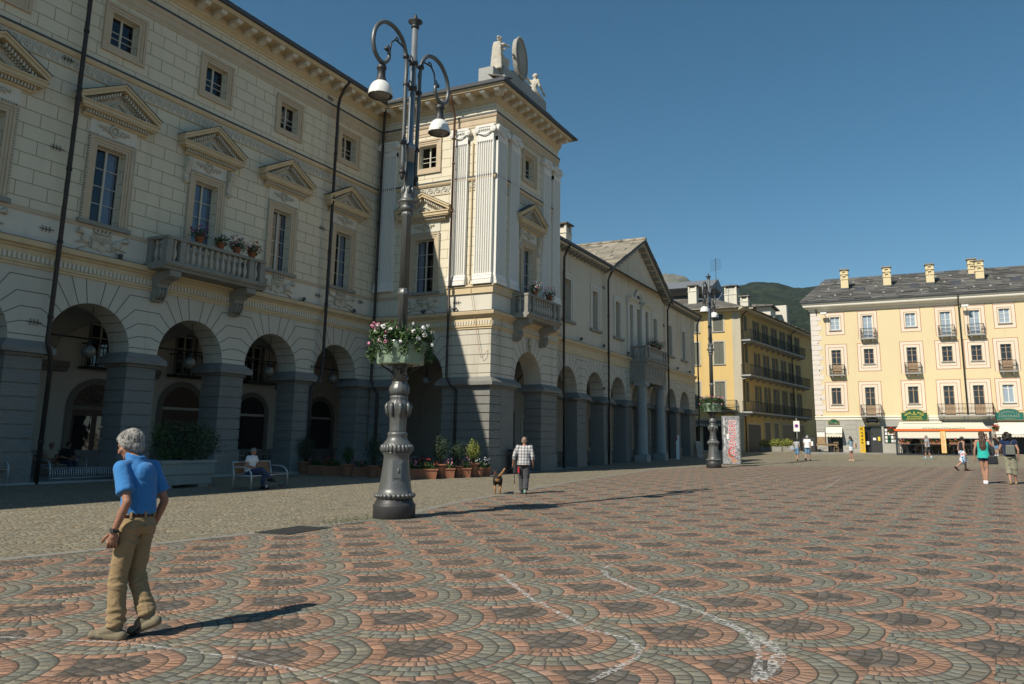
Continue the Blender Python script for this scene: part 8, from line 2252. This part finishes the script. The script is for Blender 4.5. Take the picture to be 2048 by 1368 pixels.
# ---- dog, black and tan, seen from behind
dl = at(-12.13, 21.9); rzd = radians(30)
g = G()
g.cone((0, -.26, .47), (0, .05, .46), .105, .12, 14); g.cone((0, .05, .46), (0, .27, .47), .125, .135, 14); g.ball((0, .22, .43), (.115, .16, .16), 14, 10); g.ball((0, -.30, .46), (.095, .10, .11), 12, 9)
g.cone((0, .30, .52), (-.06, .46, .62), .085, .07, 12); g.ball((-.07, .50, .64), (.075, .085, .075), 12, 9); g.cone((-.08, .55, .62), (-.12, .66, .59), .045, .03, 10)
for s in (-1, 1):
    g.cone((-.07+s*.06, .47, .70), (-.07+s*.105, .45, .63), .028, .015, 8)
    hx = s*.075
    g.cone((hx, -.27, .44), (hx*1.15, -.19, .27), .075, .045, 12); g.cone((hx*1.15, -.19, .27), (hx*1.1, -.34+(.08 if s > 0 else 0), .16), .042, .026, 10); g.cone((hx*1.1, -.34+(.08 if s > 0 else 0), .16), (hx*1.1, -.31+(.12 if s > 0 else 0), .03), .025, .022, 10); g.cone((hx*1.1, -.31+(.12 if s > 0 else 0), .025), (hx*1.1, -.24+(.12 if s > 0 else 0), .022), .026, .024, 8)
    fx = s*.075; fy = .24+(-.10 if s > 0 else .06); g.cone((fx, .22, .38), (fx, .20+(fy-.24)*.5, .22), .055, .036, 12); g.cone((fx, .20+(fy-.24)*.5, .22), (fx, fy, .03), .034, .023, 10); g.cone((fx, fy, .025), (fx, fy+.06, .022), .026, .022, 8)
tl = [(0, -.37, .52), (.05, -.46, .57), (.11, -.52, .64), (.17, -.55, .72), (.20, -.55, .77)]
for a, b in zip(tl, tl[1:]): g.cone(a, b, .034, .030, 8)
M_ = Mat('black_and_tan_fur', .7, .25); x_, y_, z_ = M_.xyz(); nn = M_.noise(9, 4)-.5
tan = xmin(xramp(z_*-1+nn*.10, -.30, -.24)+xramp(y_*-1+nn*.06, .33, .37)*xramp(z_*-1, -.50, -.44)+xramp(y_*-1+x_*.0, .42, .46), 1); st = M_.noise(1, 3, .6, M_.scale(M_.co(), (120, 40, 40)))
M_.color(M_.mix(tan, M_.mix(st, (.008, .008, .008), (.03, .028, .026)), M_.mix(st, (.20, .10, .04), (.40, .22, .10)))); M_.bump(st, .008)
dg = obj('dog', remesh(g, 'dog', .011, 3, .5, wrinkle(.004, 30, 1, .5)), M_.m); dg.matrix_basis = Matrix.Translation(dl) @ Matrix.Rotation(rzd, 4, 'Z'); tag(dg, 'black and tan dog with its tail raised, led by the man in the checked shirt', 'dog')
g = G(); g.tube([(.075*cos(t)-.03, .36+.02*sin(t)+.03*cos(t), .55+.085*sin(t)) for t in [2*pi*k/14 for k in range(14)]], .012, 5, closed=True); c = obj('collar', g.mesh('collar'), m_red, None); c.parent = dg; c.matrix_basis = Matrix()
dpt = dg.matrix_basis @ Vector((-.0, .34, .60)); g = G(); g.tube([hand.lerp(dpt, t)-Vector((0, 0, .10*sin(pi*t))) for t in [i/10 for i in range(11)]], .007, 5); g.tube([hand, hand+Vector((.06, 0, -.2)), hand+Vector((.08, 0, -.52))], .012, 5); g.cbox(hand, (.05, .05, .12)); tag(obj('leash', g.mesh('leash'), m_blackcl), 'dark leash running from the man in the checked shirt to the dog', 'leash')
# ---- people further off
WALK = dict(knL=(-.09, .12, .50), anL=(-.085, .16, .09), knR=(.085, -.01, .48), anR=(.08, -.22, .15), ftR=(0, .14, -.12), elL=(-.23, -.07, 1.11), wrL=(-.23, -.02, .87), elR=(.23, .02, 1.11), wrR=(.23, .14, .90))
WALK2 = dict(knR=(.09, .12, .50), anR=(.085, .16, .09), knL=(-.085, -.01, .48), anL=(-.08, -.22, .15), ftL=(0, .14, -.12), elR=(.23, -.07, 1.11), wrR=(.23, -.02, .87), elL=(-.23, .02, 1.11), wrL=(-.23, .14, .90))
def shoulder_bag(ch, c, d, mat, rz=0, strap=None, name='bag'):
    g = G(); g.cbox(c, d, rz, .86); o_ = ch(name, g.mesh(name), mat); b = o_.modifiers.new('b', 'BEVEL'); b.width = .03; b.segments = 2
    if strap: g = G(); g.tube(strap, .012, 5); s_ = ch('strap', g.mesh('strap'), mat); s_.parent = o_
# girl in turquoise
GI = dict(WALK2, fem=1, hd=(0, .03, 1.585), hyaw=radians(-20), elR=(.30, .06, 1.22), wrR=(.16, .19, 1.50), haR=(-.3, .2, .9), elL=(-.25, -.03, 1.10), wrL=(-.27, .02, .84), knR=(.07, .02, .49), anR=(.03, -.02, .085), knL=(-.06, .03, .49), anL=(-.03, .03, .085), ftL=None, ftR=None); GI.pop('fem')
o, ch = person('girl with long brown hair in a turquoise top with a black handbag', at(1.62, 31.5), radians(-2), GI, m_skin, [('top', m_turq, TOP(-.72, 0, .024, .98, .045, False, True), .012, wrinkle(.005, 8, 3, .5)), ('shorts', m_denimdk, LEGS(.36, .014), .013, None)], (m_hbrown, LONGHAIR(.55, .10), wrinkle(.010, 22, 2, .12)), .012, .93, True, 1.04, None, .6, m_whitecl)
shoulder_bag(ch, (.26, -.08, .78), (.31, .14, .28), m_blackbag, .1, [(.16, .02, 1.43), (.21, -.05, 1.2), (.25, -.08, .92)], 'handbag')
g = G(); g.cbox((.10, .22, 1.60), (.12, .05, .08)); ch('camera', g.mesh('camera'), m_blackbag)
# woman with the grey shoulder bag
CA = dict(WALK, hd=(-.02, .07, 1.56), elR=(.27, -.04, 1.12), wrR=(.25, .02, .88), elL=(-.27, .0, 1.15), wrL=(-.22, .14, .98), knR=(.10, .06, .49), anR=(.12, .16, .09), knL=(-.06, -.0, .49), anL=(-.03, -.13, .10), ftL=(0, .15, -.08), ftR=None)
o, ch = person('dark curly haired woman in a navy top and olive cropped trousers with a grey bag', at(2.4, 31.5), radians(-6), CA, m_skin, [('top', m_navy, TOP(-.2, .35, .026, 1.05, .02, False, True), .012, wrinkle(.004, 9, 3)), ('cropped_trousers', m_olive, LEGS(1.42, .028, .012), .012, wrinkle(.007, 9, 3))], (m_hdark, BUSHY(.15), wrinkle(.012, 30, 3)), .012, 1.02, True, 1.03, None, .5, m_wood)
shoulder_bag(ch, (.05, -.19, 1.12), (.30, .11, .32), m_greybag, -.12, [(.14, .0, 1.44), (.10, -.12, 1.36), (.06, -.19, 1.26)])
# woman in black top and floral skirt
FL_ = dict(WALK, pel=(0, 0, .9), hd=(0, .06, 1.55), knL=(-.08, .16, .50), anL=(-.08, .17, .085), ftL=None, knR=(.09, -.08, .46), anR=(.09, -.42, .19), ftR=(0, .10, -.15), elR=(.22, -.03, 1.12), wrR=(.20, .06, .86))
person('dark haired woman in a black sleeveless top and bright floral skirt striding past the cafe', at(1.37, 44.5), radians(-62), FL_, m_skin, [('top', m_blackcl, TOP(-.1, 0, .024, 1.04, .0, False, True), .013, None), ('floral_skirt', m_floral, lambda g, J, V: (LEGS(1.18, .06, .02)(g, J, V)), .013, wrinkle(.01, 8, 2))], (m_hdark, CAPHAIR(.01)), .013, 1.05, True, .99, None, .5, m_belt)
# man in grey before the terrace
GR = dict(WALK, hd=(0, .06, 1.58), anR=(.08, -.20, .11), ftR=(0, .16, -.08))
person('balding man in a grey tee shirt and dark shorts walking before the cafe terrace', at(-.22, 64.8), radians(68), GR, m_skinold, [('tee_shirt', m_greycl, TOP(-.5, .6, .03, 1.12, .03), .015, None), ('shorts', m_chargray, LEGS(.95, .03, .015), .015, None), ('socks', m_whitecl, lambda g, J, V: [g.cone(V['an'+s]+Vector((0, 0, .02)), V['an'+s].lerp(V['kn'+s], .22), .045, .048) for s in 'LR'], .014, None)], (m_hgrey, CAPHAIR(.0, 0, .001)), .015, 1.06, False, 1.0, None, .5, m_dusty)
# couple walking away
person('man in a white tee shirt, denim shorts and cap walking beside a woman', at(-7.9, 59.2), radians(-12), dict(WALK2, hyaw=radians(10)), m_skin, [('tee_shirt', m_whitecl, TOP(-.45, .6, .03, 1.1, .03), .015, None), ('shorts', m_denim, LEGS(1.0, .028, .012), .015, None)], (m_greycl, CAPHAIR(.0, 0, .006)), .015, 1.03, False, 1.04, None, .5, m_blackcl)
o, ch = person('woman in a pale grey top and denim shorts beside the white tee shirt man', at(-8.62, 59.1), radians(-14), dict(WALK, elL=(-.27, .0, 1.15), wrL=(-.20, .16, 1.28)), m_skin, [('top', m_greycl, TOP(-.2, .3, .022, 1.0, .0, False, True), .015, None), ('shorts', m_denim, LEGS(.98, .02), .015, None)], (m_hdark, CAPHAIR(.01)), .015, .98, True, .93, None, .5, m_wood)
shoulder_bag(ch, (-.36, -.04, .98), (.34, .16, .30), m_greycl, .4, [(-.18, .0, 1.42), (-.26, -.05, 1.28), (-.34, -.04, 1.1)])
# woman on the phone
o, ch = person('woman in a white skirt holding a phone to her ear with a beige bag', at(-5.0, 59.4), radians(50), dict(hd=(0, .07, 1.56), elR=(.24, .14, 1.18), wrR=(.10, .16, 1.42), haR=(-.3, -.1, .8), elL=(-.24, .12, 1.14), wrL=(.02, .22, 1.22), haL=(.8, .1, .1), knL=(-.06, .06, .49), anL=(-.05, .05, .085), knR=(.07, .02, .49), anR=(.07, -.04, .085)), m_skin, [('top', m_dusty, TOP(-.1, 1.7, .022, 1.0, .0, False, True), .014, None), ('skirt', m_whitecl, SKIRT(.55, .01), .014, None)], (m_hdark, LONGHAIR(.26, .09), wrinkle(.008, 22, 2, .2)), .014, .96, True, 1.0, None, .7, m_beigebag)
shoulder_bag(ch, (.28, -.06, 1.06), (.36, .18, .30), m_beigebag, .5, [(.17, .0, 1.42), (.22, -.04, 1.3), (.26, -.05, 1.18)])
# two by the pharmacy
person('man in a black tee shirt and shorts photographing outside the pharmacy', at(4.75, 73.4), radians(150), dict(elR=(.28, .10, 1.2), wrR=(.12, .24, 1.48), haR=(-.2, .2, .9), elL=(-.26, .1, 1.2), wrL=(-.10, .24, 1.48), haL=(.2, .2, .9)), m_skin, [('tee_shirt', m_blackcl, TOP(-.45, .6, .028, 1.06, .02), .016, None), ('shorts', m_denim, LEGS(.8, .02), .016, None)], (m_hdark, CAPHAIR(.0)), .016, 1.0, False, .98, None, .5, m_whitecl)
person('woman in a grey dress standing beside the man outside the pharmacy', at(5.35, 73.5), radians(190), dict(WALK), m_skin, [('dress', m_greycl, lambda g, J, V: (TOP(-.2, .25, .022, 1.0, 0, False, True)(g, J, V), SKIRT(.85, .05)(g, J, V)), .016, None)], (m_hdark, CAPHAIR(.015)), .016, .97, True, .97, None, .5, m_blackcl)
# ---- pigeons
m_pig = Mat('pigeon_plumage', .6, .3); x_, y_, z_ = m_pig.xyz(); m_pig.color(m_pig.ramp(m_pig.noise(14, 3), [(.35, (.03, .035, .045)), (.55, (.13, .14, .16)), (.7, (.22, .23, .25))])); m_pig = m_pig.m
def pigeon(loc, rz, label):
    g = G(); g.ball((0, 0, .135), (.055, .10, .058), 12, 9, Euler((.35, 0, 0))); g.cone((0, .06, .17), (0, .095, .235), .035, .022, 9); g.ball((0, .10, .25), (.022, .026, .022), 9, 7); g.cone((0, .115, .247), (0, .14, .242), .006, .003, 6); g.cone((0, -.08, .11), (0, -.19, .085), .034, .018, 8)
    o = obj('pigeon', remesh(g, 'pigeon', .006, 2), m_pig); o.matrix_basis = Matrix.Translation(loc) @ Matrix.Rotation(rz, 4, 'Z'); tag(o, label, 'pigeon', 'pigeons by the bench')
    for s in (-1, 1): g = G(); g.tube([(s*.02, 0, .09), (s*.022, .005, .04), (s*.022, 0, .004)], .005, 5); g.tube([(s*.022, -.01, .004), (s*.022, .03, .003)], .004, 4); c = obj('leg', g.mesh('leg'), m_red); c.parent = o; c.matrix_basis = Matrix()
pigeon(at(-19.14, 19.52), radians(40), 'dark pigeon standing right beside the front leg of the wooden bench'); pigeon(at(-19.33, 20.35), radians(-60), 'grey pigeon walking to the right of the wooden bench')
# ---- attic and statues on the pavilion roof
m_stat = stone('weathered_statue_stone', (.50, .46, .38), 4, .35, .9, .008)
sg = thing('statue_group', 'pale stone figures beside a tall oval shield on a stepped plinth over the pavilion', 'statue', (-19.6, 37.2, 19.95)); W0 = ((0, 0, 0), 0)
g = G(); g.box((-20.5, 34.0, 19.9), (-19.60, 34.72, 21.25)); g.box((-20.45, 34.72, 19.9), (-19.25, 40.7, 20.95)); g.box((-20.35, 34.74, 20.95), (-19.33, 39.95, 21.55)); g.box((-20.3, 35.9, 21.55), (-19.42, 38.2, 21.80)); g.box((-20.4, 40.7, 19.9), (-19.4, 41.3, 20.5)); g.build('plinth', m_granite_pale, sg, W0, bevel=.02)
g = G(); me_ = []
for r_, y0, y1 in ((1.0, -.12, .12), (.80, .12, .17), (.62, .17, .20)):
    A = [g.v((y1, .66*r_*cos(t), 1.16*r_*sin(t))) for t in [2*pi*k/32 for k in range(32)]]; B = [g.v((y0, .66*r_*cos(t), 1.16*r_*sin(t))) for t in [2*pi*k/32 for k in range(32)]]
    for k in range(32): g.f([A[k], A[(k+1) % 32], B[(k+1) % 32], B[k]])
    g.f(A); g.f(B[::-1])
g.tube([(.13, .68*cos(t), 1.18*sin(t)) for t in [2*pi*k/32 for k in range(32)]], .06, 7, closed=True)
me = g.mesh('shield'); me.transform(Matrix.Translation((-19.5, 36.75, 22.88)) @ Matrix.Rotation(radians(10), 4, 'X')); obj('shield', me, stone('shield_stone', (.34, .32, .28), 4, .3), sg, W0)
def statue(J, loc, rz, drape, fem, name):
    J = {**STAND, **J}; V = {k: Vector(v) for k, v in J.items() if isinstance(v, tuple)}; g = G(); bodyprims(g, J, 1.06, fem); drape(g, J, V); CAPHAIR(.015, 0, .012)(g, J, V)
    if fem: g.ball(V['hd']+Vector((0, -.12, .06)), .05, 8, 6)
    for s, sd in (('L', -1), ('R', 1)): fingers(g, V['wr'+s], V['wr'+s]-V['el'+s], sd, Vector((0, 0, -1)), .5, 1.2)
    me = remesh(g, name, .020, 2, .5, wrinkle(.008, 9, 2, .5)); me.transform(Matrix.Scale(1.55, 4)); o = obj(name, me, m_stat, sg, (loc, rz)); return o
def drapeF(g, J, V):
    P, k = V['pel'], (V['knL']+V['knR'])/2; loft(g, [(Vector((0, .22, .02)), .27, .30), (Vector((0, .2, .3)), .22, .26), (Vector((0, .16, .5)), .22, .24), (P, .2, .17), (V['wst'], .165, .135), (V['chs'], .185, .14)], 18)
    random.seed(6)
    for i in range(12): a = random.uniform(0, 6.3); g.tube([(.22*cos(a), .15+.2*sin(a), .05), (.2*cos(a+.15), .14+.19*sin(a+.1), .35), (.16*cos(a+.3), .06+.13*sin(a+.3), .62)], .035, 6)
    g.tube([V['shR'], V['chs']+Vector((0, .14, 0)), V['wst']+Vector((-.15, .05, 0))], .05, 7); loft(g, [(Vector((.02, -.15, .0)), .24, .07), (Vector((.02, -.15, .8)), .18, .06), (Vector((.0, -.1, 1.05)), .14, .05)], 12)
SF = dict(SIT, hd=(0, .10, 1.22), hyaw=0, hpit=radians(-10), wrL=(-.12, .55, 1.10), elL=(-.22, .30, 1.02), wrR=(.12, .52, 1.16), elR=(.26, .28, 1.0), knR=(.14, .46, .56), anR=(.15, .38, .1), ftR=None)
statue(SF, (-19.75, 34.75, 21.30), radians(0), drapeF, True, 'seated_figure')
SM = dict(SIT, hd=(.03, .12, 1.2), hyaw=radians(-40), hpit=radians(-18), wrL=(-.16, -.50, 1.30), elL=(-.22, -.22, 1.15), shL=(-.18, -.02, 1.02), wrR=(.2, .4, .62), knL=(-.12, .50, .35), knR=(.12, .52, .36), anL=(-.12, .56, -.12), anR=(.12, .58, -.12), ftL=(0, .15, -.06), ftR=(0, .15, -.06))
def drapeM(g, J, V): loft(g, [(Vector((0, .45, -.12)), .2, .12), (Vector((0, .4, .2)), .21, .18), (V['pel']+Vector((0, .12, .0)), .2, .22), (V['pel']+Vector((0, 0, .08)), .17, .14)], 16)
statue(SM, (-19.75, 39.0, 21.05), radians(-8), drapeM, False, 'reclining_figure')
